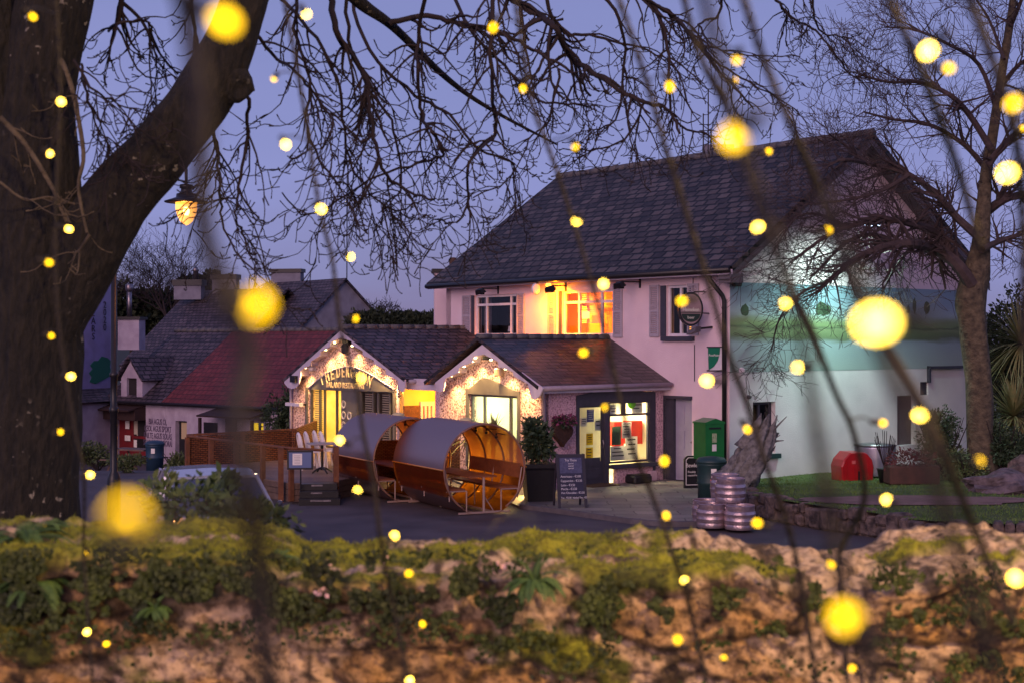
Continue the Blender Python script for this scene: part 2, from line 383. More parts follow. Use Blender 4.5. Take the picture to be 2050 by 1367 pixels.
# retaining wall of the lawn: rough stones stacked, one mesh
def rubble_run(pts, h, th, name, label, m, seed, base=0.0):
    rg = random.Random(seed); mb = MB()
    for a, b in zip(pts[:-1], pts[1:]):
        L_ = (b - a).length; d = (b - a) / L_; fr = Fr((a.x, a.y), (d.x, d.y)); u = 0
        while u < L_:
            wd = min(rg.uniform(.13, .4), L_ - u + .05); z = base; hh = h + rg.uniform(-.07, .05)
            rows = rg.choice((1, 1, 2, 2)) if h > .3 else 1
            for r_ in range(rows):
                z1 = base + hh * (r_ + 1) / rows + (rg.uniform(-.03, .03) if r_ < rows - 1 else 0)
                g = .012; o = rg.uniform(-.03, .06); bz = .045
                ring = lambda z, k: [fr.w(u + g + k, o - k, z), fr.w(u + wd / 2, o + .015 - k, z), fr.w(u + wd - g - k, o - k, z), fr.w(u + wd - g - k, -th + k, z), fr.w(u + g + k, -th + k, z)]
                mb.loft([ring(z + g / 2, bz * .8), ring(z + g / 2 + bz, 0), ring(z1 - bz, 0), ring(z1 - g / 2, bz)], True); z = z1
            u += wd
        mb.box(fr, 0, L_, -th + .05, -.06, base, base + h - .08)
    return tag(mb.build(name, m), label, 'wall')
rubble_run([V((4.85, 31.6, 0))] + LW, .47, .35, 'retaining_wall', 'low dark rubble retaining wall along the edge of the lawn', stonew, 3)

# ---------------------------------------------------------------- main house
def rect(fr, x0, y0, x1, y1, d=0):
    a = fr.hit(x0, y0, d); b = fr.hit(x1, y1, d); c = fr.hit(x0, y1, d); e = fr.hit(x1, y0, d)
    return a[0], b[0], (c[1] + b[1]) / 2, (a[1] + e[1]) / 2      # u0,u1,z0,z1
def rp4(r): u0, u1, z0, z1 = r; return [(u0, z0), (u1, z0), (u1, z1), (u0, z1)]
def room(fr, r, depth, m, parent, name='room_interior', pad=.3):
    u0, u1, z0, z1 = r; u0 -= pad; u1 += pad; z0 -= .1; z1 += .2; w = fr.w; mb = MB(); a = -.28; b = -.28 - depth
    q = [w(u0, a, z0), w(u1, a, z0), w(u1, b, z0), w(u0, b, z0), w(u0, a, z1), w(u1, a, z1), w(u1, b, z1), w(u0, b, z1)]
    mb.add(q, [(0, 1, 2, 3), (4, 7, 6, 5), (0, 3, 7, 4), (1, 5, 6, 2), (3, 2, 6, 7)])
    return mb.build(name, m, parent)
def bars(mb, fr, r, ft, vs, hs, d0, d1):
    """frame bars round r plus mullions vs (fractions of u) and transoms hs (fractions of z)"""
    u0, u1, z0, z1 = r
    mb.box(fr, u0, u0 + ft, d0, d1, z0, z1); mb.box(fr, u1 - ft, u1, d0, d1, z0, z1)
    mb.box(fr, u0 + ft, u1 - ft, d0, d1, z0, z0 + ft); mb.box(fr, u0 + ft, u1 - ft, d0, d1, z1 - ft, z1)
    for v in vs: u = u0 + (u1 - u0) * v; mb.box(fr, u - ft / 2, u + ft / 2, d0, d1 - .003, z0 + ft, z1 - ft)
    for h in hs: z = z0 + (z1 - z0) * h; mb.box(fr, u0 + ft, u1 - ft, d0, d1 - .006, z - ft / 2, z + ft / 2)

house = thing('pub_house', 'two storey pink and white pub with slate roof and painted gable mural', 'house', (5.35, 35, 0))
W1 = rect(MF, 950, 590, 1037, 672); W2 = rect(MF, 1125, 581, 1228, 672); W3 = rect(MF, 1334, 571, 1384, 673)
DR = rect(MF, 1330, 798, 1385, 978); DR = (DR[0] + .02, DR[1], .05, DR[3])
mb = MB(); mb.plate(MF, [(-12, 0), (0, 0), (0, 5.62), (-12, 5.62)], [rp4(W1), rp4(W2), rp4(W3), rp4((DR[0], DR[1], .02, DR[3]))], -.28, 0)
mb.build('front_wall', pinkwall, house)
GW = 9.9; RZ = 9.05
g1 = rect(GF, 1507, 804, 1552, 908); g2 = rect(GF, 1796, 791, 1833, 890); gv = rect(GF, 1842, 764, 1858, 790)
mb = MB(); mb.plate(GF, [(0.003, 0), (GW, 0), (GW, 5.6), (GW / 2, RZ), (.003, 5.6)], [rp4(g1), rp4(g2), rp4(gv)], -.28, 0.003)
mb.build('gable_wall', whitewall, house)
up = rect(GF, 1480, 260, 1930, 572); mb = MB()
mb.plate(GF, [(.02, 5.06), (GW - .02, 5.06), (GW - .02, 5.6), (GW / 2, RZ - .02), (.02, 5.6)], [], .004, .007)
mb.build('upper_gable_paint', pinkwall, house)
mb = MB(); BL = Fr(MF.w(-12, 0, 0), GF.u); mb.plate(BL, [(0, 0), (GW, 0), (GW, 5.6), (GW / 2, RZ), (0, 5.6)], [], 0, .25)
mb.box(Fr(GF.w(GW, 0, 0), UF), -12, -.29, 0, .28, 0, 5.6); mb.build('rear_wall', pinkwall, house)
# mural painted on the gable
m = bpy.data.materials.new('mural_paint'); m.use_nodes = True; N = m.node_tree.nodes; L = m.node_tree.links
b = N['Principled BSDF']; b.inputs['Roughness'].default_value = .85; tc = N.new('ShaderNodeTexCoord'); sp = N.new('ShaderNodeSeparateXYZ'); L.new(tc.outputs['UV'], sp.inputs[0])
mp = N.new('ShaderNodeMapping'); mp.inputs['Scale'].default_value = (.5, 2.2, 1); L.new(tc.outputs['UV'], mp.inputs[0])
nz = N.new('ShaderNodeTexNoise'); nz.inputs['Scale'].default_value = 1.5; nz.inputs['Detail'].default_value = 6; L.new(mp.outputs[0], nz.inputs['Vector'])
ma = N.new('ShaderNodeMath'); ma.operation = 'MULTIPLY_ADD'; ma.inputs[1].default_value = .34; L.new(nz.outputs['Fac'], ma.inputs[0]); L.new(sp.outputs['Y'], ma.inputs[2])
mr = N.new('ShaderNodeMapRange'); mr.inputs[1].default_value = 2.84 + .17; mr.inputs[2].default_value = 5.06 + .17; L.new(ma.outputs[0], mr.inputs[0])
rp = N.new('ShaderNodeValToRGB'); rp.color_ramp.elements[0].position = 0; rp.color_ramp.elements[0].color = lin((146, 162, 160)); rp.color_ramp.elements[1].position = 1; rp.color_ramp.elements[1].color = lin((120, 144, 160))
for p, c in ((.32, (140, 156, 162)), (.38, (96, 108, 82)), (.42, (104, 120, 84)), (.47, (118, 132, 96)), (.50, (86, 98, 72)), (.53, (116, 134, 92)), (.57, (122, 136, 102)), (.68, (150, 166, 172)), (.78, (132, 152, 168))):
    e = rp.color_ramp.elements.new(p); e.color = lin(c)
L.new(mr.outputs[0], rp.inputs['Fac']); L.new(rp.outputs['Color'], b.inputs['Base Color'])
n2 = N.new('ShaderNodeTexNoise'); n2.inputs['Scale'].default_value = 50; bp = N.new('ShaderNodeBump'); bp.inputs['Strength'].default_value = .4; bp.inputs['Distance'].default_value = .05
L.new(tc.outputs['UV'], n2.inputs['Vector']); L.new(n2.outputs['Fac'], bp.inputs['Height']); L.new(bp.outputs[0], b.inputs['Normal'])
mb = MB(); mb.box(GF, .02, GW - .02, .004, .008, 2.84, 5.058); mural = tag(mb.build('mural', m, house), 'painted lake and green fields mural')
mb = MB(); tg = mat('mural_tree_paint', (66, 84, 62), .9, (50, 66, 50), 20)
for (x, y, w_, h_) in ((1645, 632, .5, .38), (1830, 626, .16, .42), (1855, 628, .28, .36), (1818, 628, .12, .25), (1655, 630, .35, .25), (1490, 632, .3, .3)):
    u, z = GF.hit(x, y); pts = []
    for k in range(14):
        a = 2 * math.pi * k / 14; q = 1 + .35 * noise.noise(V((math.cos(a) * 2 + x, math.sin(a) * 2, y)))
        pts.append((u + w_ * .5 * math.cos(a) * q, z + h_ * .45 + h_ * .5 * math.sin(a) * q))
    mb = MB(); mb.plate(GF, pts, [], .008, .012); mb.build('painted_tree', tg, mural)

u, z = GF.hit(1590, 546); u2, z2 = GF.hit(1818, 546)
txt(GF, 'THE DERG INN', (u + u2) / 2, z + .02, .62, .012, mat('mural_letter_paint', (92, 78, 86), .8), 'mural_lettering', mural, sx=.98)
# roof
ez, dd = 5.41, .45; UL, UR = -12.45, .5
rzt = 9.16
mb = MB(); e0 = [MF.w(UL, dd, ez), MF.w(UR, dd, ez), MF.w(UR, -GW / 2, rzt), MF.w(UL, -GW / 2, rzt)]
mb.slab(e0[0], e0[1], e0[2], e0[3], .12)
e1 = [MF.w(UR, -GW - dd, ez), MF.w(UL, -GW - dd, ez), MF.w(UL, -GW / 2, rzt), MF.w(UR, -GW / 2, rzt)]
mb.slab(e1[0], e1[1], e1[2], e1[3], .12); roof = mb.build('roof', slate, house)
mb = MB(); rg = random.Random(2); u = UL
while u < UR:
    l_ = min(.42, UR - u); o = rg.uniform(-.012, .012); c0 = MF.w(u, -GW / 2, rzt + o); c1 = MF.w(u + l_ + .02, -GW / 2, rzt + .01 + o)
    mb.tube([c0 - V((0, 0, .05)), c1 - V((0, 0, .05))], .13, 8); u += l_
mb.build('ridge_tiles', mat('ridge_tile', (72, 68, 74), .7, (96, 94, 92), 9, .5, 20), roof, True)
mb = MB(); mb.tube([MF.w(UL + .05, dd + .03, ez - .1), MF.w(UR - .05, dd + .03, ez - .08)], .075, 8)
gut = mb.build('gutter', black, house, True)
mb = MB(); dp = [MF.w(-.28, dd - .02, 5.2), MF.w(-.24, dd - .02, 5.1), MF.w(-.1, .14, 4.72), MF.w(-.08, .1, 4.6), MF.w(-.08, .1, .1)]
mb.tube(dp, .06, 8); mb.build('downpipe', black, house, True)
mb = MB(); mb.box(MF, UL + .05, UR - .05, 0.01, dd - .02, 5.25, 5.29)
mb.box(MF, UL + .03, UR - .02, dd - .05, dd - .02, 5.22, 5.34); mb.build('soffit', lilacboard, house)
mb = MB()
for sgn in (0, 1):
    a = MF.w(UR - .03, dd, ez - .14) if sgn == 0 else MF.w(UR - .03, -GW - dd, ez - .14); t_ = MF.w(UR - .03, -GW / 2, rzt - .14)
    q = [a, a + V((0, 0, -.2)), t_ + V((0, 0, -.22)), t_]; mb.hexa([p - GF.n * .03 for p in q] + [p for p in q])
    b_ = a + GF.n * -.47; c_ = t_ + GF.n * -.47; mb.hexa([a + V((0, 0, -.16)), b_ + V((0, 0, -.16)), c_ + V((0, 0, -.18)), t_ + V((0, 0, -.18)), a + V((0, 0, -.12)), b_ + V((0, 0, -.12)), c_ + V((0, 0, -.14)), t_ + V((0, 0, -.14))])
# boxed end of the eaves
mb.box(MF, .01, UR - .04, .0, dd - .06, 5.02, 5.25)
mb.build('bargeboard', mat('grey_bargeboard', (104, 98, 104), .7, (84, 78, 84), 3, .3, 20), house)
# chimneys
ch = MB(); cfr = Fr(P(887, 600, 46.2), (1, .1)); ch.box(cfr, -.28, .3, -.5, 0, 2.5, 5.82)
chim = ch.build('chimney', pinkwall, house); ch = MB(); ch.box(cfr, -.36, .36, -.56, .08, 5.82, 5.95); ch.build('chimney_cap', black, chim)
ch = MB(); ch.lathe(cfr.w(.33, -.2, 5.95), [(.11, 0), (.13, .3), (.1, .38)], 12); ch.build('chimney_pot', terracotta, chim, True)
ch = MB(); c2 = Fr(P(1440, 300, 43), (1, 0)); ch.box(c2, -.45, .45, -.5, .0, 8.6, 9.55); ch.build('chimney', greywall, house)
mb = MB()
for x, y in ((1418, 178), (1408, 228)):
    mb.tube([P(x, 310, 41.5), P(x, y, 41.5)], .02, 5)
for z in (250, 262, 275): mb.tube([P(1400, z, 41.5), P(1424, z, 41.5)], .012, 4)
mb.build('aerial', black, house)

def window(fr, r, vs, hs, pm, fm, parent, roomm=darkroom, sill=None, ft=.07, rd=.9, d=-.14, rm=True):
    f = MB(); bars(f, fr, r, ft, vs, hs, d, d + .07); wn = f.build('window', fm, parent)
    g = MB(); u0, u1, z0, z1 = r; g.add([fr.w(u0 + ft, d + .03, z0 + ft), fr.w(u1 - ft, d + .03, z0 + ft), fr.w(u1 - ft, d + .03, z1 - ft), fr.w(u0 + ft, d + .03, z1 - ft)], [(0, 1, 2, 3)]); g.build('pane', pm, wn)
    if sill: s_ = MB(); s_.box(fr, u0 - .12, u1 + .12, -.02, .1, z0 - .12, z0 - .005); s_.build('sill', sill, wn)
    if rm: room(fr, r, rd, roomm, wn)
    return wn
def shutter(fr, r, parent, m=shutterpaint):
    u0, u1, z0, z1 = r; mb = MB(); d0, d1 = .01, .05
    mb.box(fr, u0, u0 + .05, d0, d1, z0, z1); mb.box(fr, u1 - .05, u1, d0, d1, z0, z1)
    for z in (z0, z0 + (z1 - z0) * .5 - .03, z1 - .06): mb.box(fr, u0 + .05, u1 - .05, d0, d1 - .004, z, z + .06)
    n = int((z1 - z0) / .055)
    for i in range(n):
        z = z0 + .06 + i * (z1 - z0 - .12) / n; w = fr.w; a, b = u0 + .05, u1 - .05
        mb.hexa([w(a, d1 - .01, z), w(b, d1 - .01, z), w(b, d0, z + .02), w(a, d0, z + .02), w(a, d1 - .01, z + .012), w(b, d1 - .01, z + .012), w(b, d0, z + .032), w(a, d0, z + .032)])
    return mb.build('shutter', m, parent)
wa = window(MF, W1, (.24, .8), (.76,), glass, whitepaint, house)
cu = MB()
for (a, b) in ((.02, .2), (.82, .98)):
    u0 = W1[0] + (W1[1] - W1[0]) * a; u1 = W1[0] + (W1[1] - W1[0]) * b
    cu.loft([[MF.w(u0 + (u1 - u0) * k / 12, -.33 - .03 * (k % 2), z) for k in range(13)] for z in (W1[2], W1[3])], False, False)
cu.build('curtain', curtain, wa); cu = MB(); cu.lathe(MF.w(W1[0] + .62 * (W1[1] - W1[0]), -.36, W1[2]), [(.03, 0), (.03, .12), (.09, .12), (.06, .28)], 10); cu.build('table_lamp', whitepaint, wa)
wb = window(MF, W2, (.3, .74), (.74,), glass, whitepaint, house, roomm=orangeroom)
light('AREA', 'upstairs_room_light', MF.w((W2[0] + W2[1]) / 2, -.7, W2[3] + .1), (255, 165, 50), 4, None, size=.5)
cu = MB()
for k in range(16):
    z = W2[2] + .35 + k * .055; cu.box(MF, W2[0] + .45, W2[0] + 1.28, -.36, -.35, z, z + .035)
cu.build('blind', whitepaint, wb); cu = MB(); pu, pz = MF.hit(1160, 631); cu.box(MF, pu, pu + .32, -.1, -.095, pz - .1, pz + .1); cu.build('window_notice', paper, wb)
wc = window(MF, W3, (.5,), (), glass, whitepaint, house, sill=greypaint)
cu = MB(); pu, pz = MF.hit(1349, 655); cu.ball(MF.w(pu, -.6, pz), .09, .09, .13); cu.build('table_lamp', emis('lamp_shade_glow', (255, 170, 30), 1.6), wc, True)
for (x0, x1, ya, yb) in ((927, 944, 592, 672), (1036, 1051, 588, 674), (1098, 1113, 585, 676), (1229, 1247, 573, 675), (1302, 1321, 571, 674), (1378, 1400, 568, 671)):
    r = rect(MF, x0, ya, x1, yb); shutter(MF, r, house)
for q_, k_ in ((W1, .13), (W3, .2), (W2, .12)): mb = MB(); mb.box(MF, q_[0] - k_, q_[0], .005, .03, q_[2], q_[3]); mb.build('window_surround', greypaint, house)
# side door
mb = MB(); u0, u1, z0, z1 = DR
mb.box(MF, u0 - .1, u0, -.2, .04, .05, z1 + .08); mb.box(MF, u0, u1 + .02, -.2, .04, z1, z1 + .08)
mb.box(MF, u0, u0 + .3, -.2, -.02, .05, z1); mb.build('door_frame', greypaint, house)
mb = MB(); mb.box(MF, u0 + .3, u1 - .01, -.16, -.1, .06, z1 - .01); dw = (u1 - u0 - .3)
for a, b in ((.12, .46), (.54, .88)):
    for c, e in ((.05, .32), (.37, .62), (.67, .93)):
        mb.box(MF, u0 + .3 + dw * a, u0 + .3 + dw * b, -.1, -.085, z1 * c + .06, z1 * e)
dr = mb.build('side_door', mat('lilac_door', (150, 146, 168), .5, (138, 134, 156), 4), house)
mb = MB(); mb.ball(MF.w(u1 - .07, -.06, 1.05), .03); mb.build('handle', steel, dr, True)
mb = MB(); cu_, cz = MF.hit(1391, 690); mb.tube([MF.w(cu_, .012, cz), MF.w(cu_, .012, 2.6)], .012, 4); mb.tube([MF.w(cu_ - .05, .012, 5.2), MF.w(cu_ - .05, .012, 4.8)], .012, 4); mb.build('cable', greypaint, house)
# gable openings
window(GF, g1, (.45,), (.6,), glass, greypaint, house, sill=bingreen, d=-.2)
mb = MB(); u0, u1, z0, z1 = g2; mb.box(GF, u0, u1, -.2, -.15, z0, z1); mb.build('gable_door', mat('brown_door', (96, 82, 82), .6, (80, 68, 70), 5), house)
mb = MB(); u0, u1, z0, z1 = gv; mb.box(GF, u0, u1, -.1, -.06, z0, z1)
for k in range(7): mb.box(GF, u0, u1, -.06, -.04, z0 + k * (z1 - z0) / 7, z0 + (k + .4) * (z1 - z0) / 7)
mb.build('vent_grille', greypaint, house)
mb = MB(); r = rect(GF, 1855, 732, 1925, 737); q = rect(GF, 1855, 732, 1862, 765); mb.box(GF, r[0], r[1], .01, .12, r[2], r[3]); mb.box(GF, q[0], q[0] + .07, .01, .1, q[2], q[3]); mb.build('pipe_run', greypaint, house)
for (x, y, r_) in ((1483, 741, .075), (1497, 794, .05)):
    mb = MB(); u, z = GF.hit(x, y); mb.lathe(GF.w(u, .0, z), [(r_, 0), (r_, .04), (r_ * .8, .09), (r_ * .3, .12)], 12, GF.n); mb.build('wall_vent', whitepaint if y < 760 else greypaint, house, True)
# ---------------------------------------------------------------- the shop wing (right gable)
wing = thing('shop_wing', 'single storey pebbledashed wing with the smaller lit gable and the shop front', 'shop wing', tuple(MF.w(-4.5, 2, 0)))
G2 = Fr(MF.w(0, D, 0), UF)                              # plane of both lit gables
WU0, WU1, WUM, EZ, PZ = -6.55, -2.29, -4.45, 2.52, 3.62
win2 = rect(G2, 940, 790, 1038, 900); win2 = (win2[0], win2[1], .55, win2[3])
wz = 3.42
mb = MB(); mb.plate(G2, [(WU0, 0), (WU1, 0), (WU1, EZ), (WUM, wz), (WU0, EZ)], [rp4(win2)], -.22, 0); mb.build('gable_wall', warmdash, wing)
wx = rect(SF, 1160, 815, 1208, 905); 
sh = rect(SF, 1153, 792, 1311, 985)
def su(x, y=850): return SF.hit(x, y)[0]
oz = SF.hit(1230, 790)[1]
mb = MB(); mb.plate(SF, [(.003, 0), (D - .003, 0), (D - .003, EZ), (.003, EZ)], [[(su(1153), .02), (su(1311), .02), (su(1311), 2.32), (su(1230), 2.42), (su(1153), 2.28)]], -.22, 0)
mb.box(Fr(MF.w(WU0, D, 0), GF.u), 0, D, -.2, 0, 0, EZ)
mb.build('side_wall', pinkdash, wing)
# roof slopes
ro = MB(); w = MF.w; o_ = .25; DF = D + .32
s1 = [w(WU1 + .28, DF, EZ + .02), w(WU1 + .28, .0, EZ + .02), w(WUM, .0, PZ + .1), w(WUM, DF, PZ + .1)]
ro.slab(s1[0], s1[1], s1[2], s1[3], .09)
s2 = [w(WU0 - .28, .0, EZ + .02), w(WU0 - .28, DF, EZ + .02), w(WUM, DF, PZ + .1), w(WUM, 0, PZ + .1)]
ro.slab(s2[0], s2[1], s2[2], s2[3], .09)
wroof = ro.build('roof', slate_wet, wing)
mb = MB()
for i in range(11):
    a = DF - i * .4; mb.tube([w(WUM, a, PZ + .08), w(WUM, max(a - .41, .02), PZ + .09)], .1, 6)
mb.build('ridge_tiles', mat('ridge_tile', (0, 0, 0)), wroof, True)
mb = MB(); mb.tube([w(WU1 + .33, DF - .05, EZ - .04), w(WU1 + .33, .05, EZ - .02)], .06, 8); mb.tube([w(WU1 + .33, DF - .1, EZ - .06), w(WU1 + .2, DF - .2, EZ - .25), w(WU1 + .06, DF - .35, EZ - .4), w(WU1 + .06, D - .1, .1)], .045, 6)
mb.build('gutter', mat('pale_gutter', (150, 138, 150), .5, (130, 118, 130), 4), wing, True)
mb = MB(); mb.box(SF, -.2, D, .01, .2, EZ - .12, EZ - .08); mb.box(SF, -.2, D, .2, .23, EZ - .16, EZ - .02); mb.build('soffit', lilacboard, wing)

def barge(fr, outer, inner, parent, d0, d1, name='bargeboard'):
    """outer: left foot .. apex .. right foot; inner: right foot back to left foot (pixels)"""
    pts = fr.hits(outer + inner, d1); mb = MB(); mb.plate(fr, pts, [], d0, d1); return mb.build(name, lilacboard, parent)
b2o = [(870.7, 765.7), (967.4, 688), (1087, 776.5)]
b2i = [(1081, 790), (1076, 796), (1070, 799), (1064, 796), (1062, 790), (1057, 768), (1028, 752), (1027, 744), (998, 733.5), (997, 724), (968, 709), (947, 715), (944.5, 725.5), (919, 736), (917.7, 745.6), (891, 757.7), (889.5, 771), (887, 782), (881, 785), (876, 783), (873, 776)]
barge(G2, b2o, b2i, wing, .27, .31)
b1o = [(568, 760), (681.6, 657.3), (810.6, 759.7)]
b1i = [(810.6, 776), (808, 783), (804, 784), (799, 779), (796, 760.7), (773, 749.7), (772.2, 739.6), (749.3, 728.7), (748.4, 721.3), (726.5, 710.4), (725.5, 702), (704.5, 691), (703.6, 683), (682, 676), (661.5, 685.7), (660.6, 693.9), (641.4, 704), (640.5, 712.2), (622.2, 723.2), (621, 731), (603, 739.6), (601, 752), (598, 768), (592, 776), (584, 778), (576, 775), (570, 768)]
def soffit(fr, inner, parent, d0, d1):
    mb = MB(); p = fr.hits(inner, d1)
    for (a, b) in zip(p[:-1], p[1:]):
        mb.hexa([fr.w(a[0], d0, a[1]), fr.w(a[0], d1, a[1]), fr.w(b[0], d1, b[1]), fr.w(b[0], d0, b[1])] + [fr.w(a[0], d0, a[1] + .02), fr.w(a[0], d1, a[1] + .02), fr.w(b[0], d1, b[1] + .02), fr.w(b[0], d0, b[1] + .02)])
    return mb.build('stepped_soffit', lilacboard, parent)
soffit(G2, b2i[5:16], wing, .0, .268)
# grey surround + window of the small gable
arc = [(932, 900), (932, 778), (938, 778), (950, 768), (962, 758), (972, 756), (990, 762), (1008, 772), (1030, 782), (1039, 783), (1039, 900)]
def surround(fr, px, hole, parent, d0, d1, zb, m=oliveboard, name='surround'):
    pts = fr.hits(px, d1); pts[0] = (pts[0][0], zb); pts[-1] = (pts[-1][0], zb)
    mb = MB(); mb.plate(fr, pts, [rp4(hole)] if hole[2] > zb else [], d0, d1); return mb.build(name, m, parent)
surround(G2, arc, win2, wing, .004, .05, .4)
window(G2, win2, (.27, .8), (), glass, oliveboard, wing, roomm=whiteroom, rd=2.2, ft=.06, d=-.12)
def inside(fr, r, c, e, dep=1.2, z=None):
    p = fr.w((r[0] + r[1]) / 2, -.28 - dep / 2, (z or r[3]) + .1)
    return light('AREA', 'room_light', p, c, e, None, shape='RECTANGLE', size=min(1.4, (r[1] - r[0]) * .7), size_y=dep * .5)
inside(G2, win2, (244, 255, 205), 120, 2.0)
mb = MB(); mb.box(G2, win2[0] + .3, win2[0] + .9, -1.6, -1.3, .55, 1.3); mb.box(G2, win2[1] - .45, win2[1] - .36, -.9, -.8, .5, 2.4); mb.build('shelf_unit', greenp, wing)

# shop front: door on the left, window on the right
sf = MB(); z_t = 2.1
U = {k: su(k) for k in (1153, 1160, 1207, 1219, 1296, 1311, 1212, 1245, 1253, 1290)}
def sz(x, y): return SF.hit(x, y)[1]
sf.plate(SF, [(su(1153) + .002, .02), (su(1311) - .002, .02), (su(1311) - .002, 2.31), (su(1270), 2.37), (su(1230), 2.41), (su(1190), 2.37), (su(1153) + .002, 2.27)],
         [[(su(1159), .06), (su(1210), .06), (su(1210), sz(1185, 812)), (su(1159), sz(1185, 812))], [(su(1218), .02), (su(1304), .02), (su(1304), sz(1260, 802)), (su(1218), sz(1260, 802))]], -.12, .03)
shopf = sf.build('shopfront', greypaint, wing)
dr_ = (su(1159), su(1210), .06, sz(1185, 812)); dg = (su(1160) + .03, su(1207), sz(1185, 924), sz(1185, 815))
mb = MB(); mb.plate(SF, rp4(dr_), [rp4(dg)], -.09, -.04); mb.box(SF, dr_[0] + .12, dr_[1] - .12, -.04, -.025, .2, .45); mb.box(SF, dr_[0] + .12, dr_[1] - .12, -.04, -.025, .52, .72)
sd = mb.build('shop_door', greypaint, wing)
mb = MB(); mb.add([SF.w(dg[0], -.06, dg[2]), SF.w(dg[1], -.06, dg[2]), SF.w(dg[1], -.06, dg[3]), SF.w(dg[0], -.06, dg[3])], [(0, 1, 2, 3)]); mb.build('pane', glass, sd)
mb = MB(); mb.tube([SF.w(dr_[1] - .05, -.0, .95), SF.w(dr_[1] - .05, .03, 1.05), SF.w(dr_[1] - .05, -.0, 1.15)], .012, 5); mb.build('handle', steel, sd)
wr = (su(1218), su(1304), sz(1260, 925), sz(1260, 802)); tr = (sz(1240, 830) - wr[2]) / (wr[3] - wr[2])
f = MB(); bars(f, SF, wr, .05, (.93,), (tr,), -.06, .01); tz = wr[2] + (wr[3] - wr[2]) * tr; f.box(SF, su(1249) - .06, su(1249) + .06, -.06, .005, tz, wr[3])
sw = f.build('shop_window', greypaint, wing)
mb = MB(); mb.add([SF.w(wr[0], -.03, wr[2]), SF.w(wr[1], -.03, wr[2]), SF.w(wr[1], -.03, wr[3]), SF.w(wr[0], -.03, wr[3])], [(0, 1, 2, 3)]); mb.build('pane', glass, sw)
mb = MB(); mb.box(SF, wr[0] + .02, wr[1] + .12, -.02, .16, wr[2] - .12, wr[2] - .02); mb.build('sill', greypaint, sw)
mb = MB(); mb.plate(SF, [(wr[0] + .25, .03), (wr[1], .03), (wr[1], wr[2] - .14), (wr[0] + .25, wr[2] - .14)], [], -.1, .05); mb.build('stall_riser', pinkdash, wing)
shr = (su(1153), su(1311), .1, 2.2); 
mb = MB(); q = SF.w; u0, u1, z0, z1 = su(1153) - .1, su(1311) + .1, .03, 2.35; a, b_ = -.24, -2.2
mb.add([q(u0, a, z0), q(u1, a, z0), q(u1, b_, z0), q(u0, b_, z0), q(u0, a, z1), q(u1, a, z1), q(u1, b_, z1), q(u0, b_, z1)], [(0, 1, 2, 3), (4, 7, 6, 5), (0, 3, 7, 4), (1, 5, 6, 2), (3, 2, 6, 7)])
mb.build('shop_interior', whiteroom, wing)
light('AREA', 'shop_light', SF.w((u0 + u1) / 2, -1.1, 2.3), (255, 240, 190), 240, None, shape='RECTANGLE', size=1.4, size_y=.7)
def card(x0, y0, x1, y1, m, name, d=-.075, par=None, lines=0, t=.004):
    r = rect(SF, x0, y0, x1, y1, d); mb = MB(); mb.box(SF, r[0], r[1], d - t, d, r[2], r[3]); o = mb.build(name, m, par or sw)
    if lines:
        mb = MB(); rg = random.Random(int(x0 * 7 + y0))
        for i in range(lines):
            z = r[3] - (r[3] - r[2]) * (i + .8) / (lines + 1); W_ = r[1] - r[0]; a_ = rg.uniform(.1, .25); b2 = rg.uniform(.7, .9)
            mb.box(SF, r[0] + W_ * a_, r[0] + W_ * b2, d, d + .003, z, z + (r[3] - r[2]) * .3 / (lines + 1))
        mb.build('print', blackp if m not in (bluep, greenp) else paper, o)
    return o
for a_ in ((1175, 819, 1189, 844, bluep, 'poster', 5), (1162, 836, 1175, 853, paper, 'notice', 3), (1191, 838, 1203, 861, paper, 'notice', 2), (1174, 867, 1187, 890, yellowp, 'yellow_notice', 4), (1173, 895, 1187, 919, yellowp, 'yellow_notice', 3)):
    card(*a_[:5], a_[5], par=sd, lines=a_[6], d=-.1)
for a_ in ((1225, 853, 1243, 890, greenp, 'poster', 0), (1245, 844, 1264, 876, paper, 'notice', 5), (1222, 892, 1252, 921, paper, 'notice', 3), (1265, 805, 1286, 826, paper, 'notice', 2), (1221, 808, 1234, 830, paper, 'notice', 3)):
    card(*a_[:5], a_[5], lines=a_[6])
c_ = rect(SF, 1225, 853, 1243, 890, -.07)
for i, s_ in enumerate(('CHRISTMAS', 'OPENING HOURS', 'CHECK IT', 'OUT')): pass
card(1252, 873, 1276, 920, paper, 'notice', d=-.2, lines=4)
card(1230, 844, 1249, 892, redp, 'red_display', d=-.6, t=.3); card(1265, 842, 1286, 888, redp, 'red_display', d=-.5, t=.35); card(1163, 863, 1174, 886, blackp, 'picture_frame', d=-2.1, par=sd)
mb = MB(); u, z = SF.hit(1266, 805); mb.lathe(SF.w(u + .04, -.07, z - .02), [(.14, -.001), (.14, .003)], 20, SF.n); mb.build('green_sticker', mat('lime_sticker', (120, 210, 20), .6), sw)
mb = MB(); mb.tube([SF.w(dg[0] + .3, -.8, .3), SF.w(dg[0] + .62, -.9, 1.5)], .02, 5); mb.tube([SF.w(dg[0] + .75, -.8, .3), SF.w(dg[0] + .62, -.9, 1.5)], .02, 5); mb.box(SF, dg[0] + .1, dg[1], -1.6, -1.2, .6, .95); mb.build('easel_stand', orangeroom, sd)
mb = MB(); mb.box(SF, su(1160), su(1215), -.04, .5, .052, .075); tag(mb.build('door_mat', mat('door_mat', (88, 70, 50), .95, (70, 56, 42), 30, .5, 60)), 'brown door mat on the paving in front of the shop door', 'door mat')
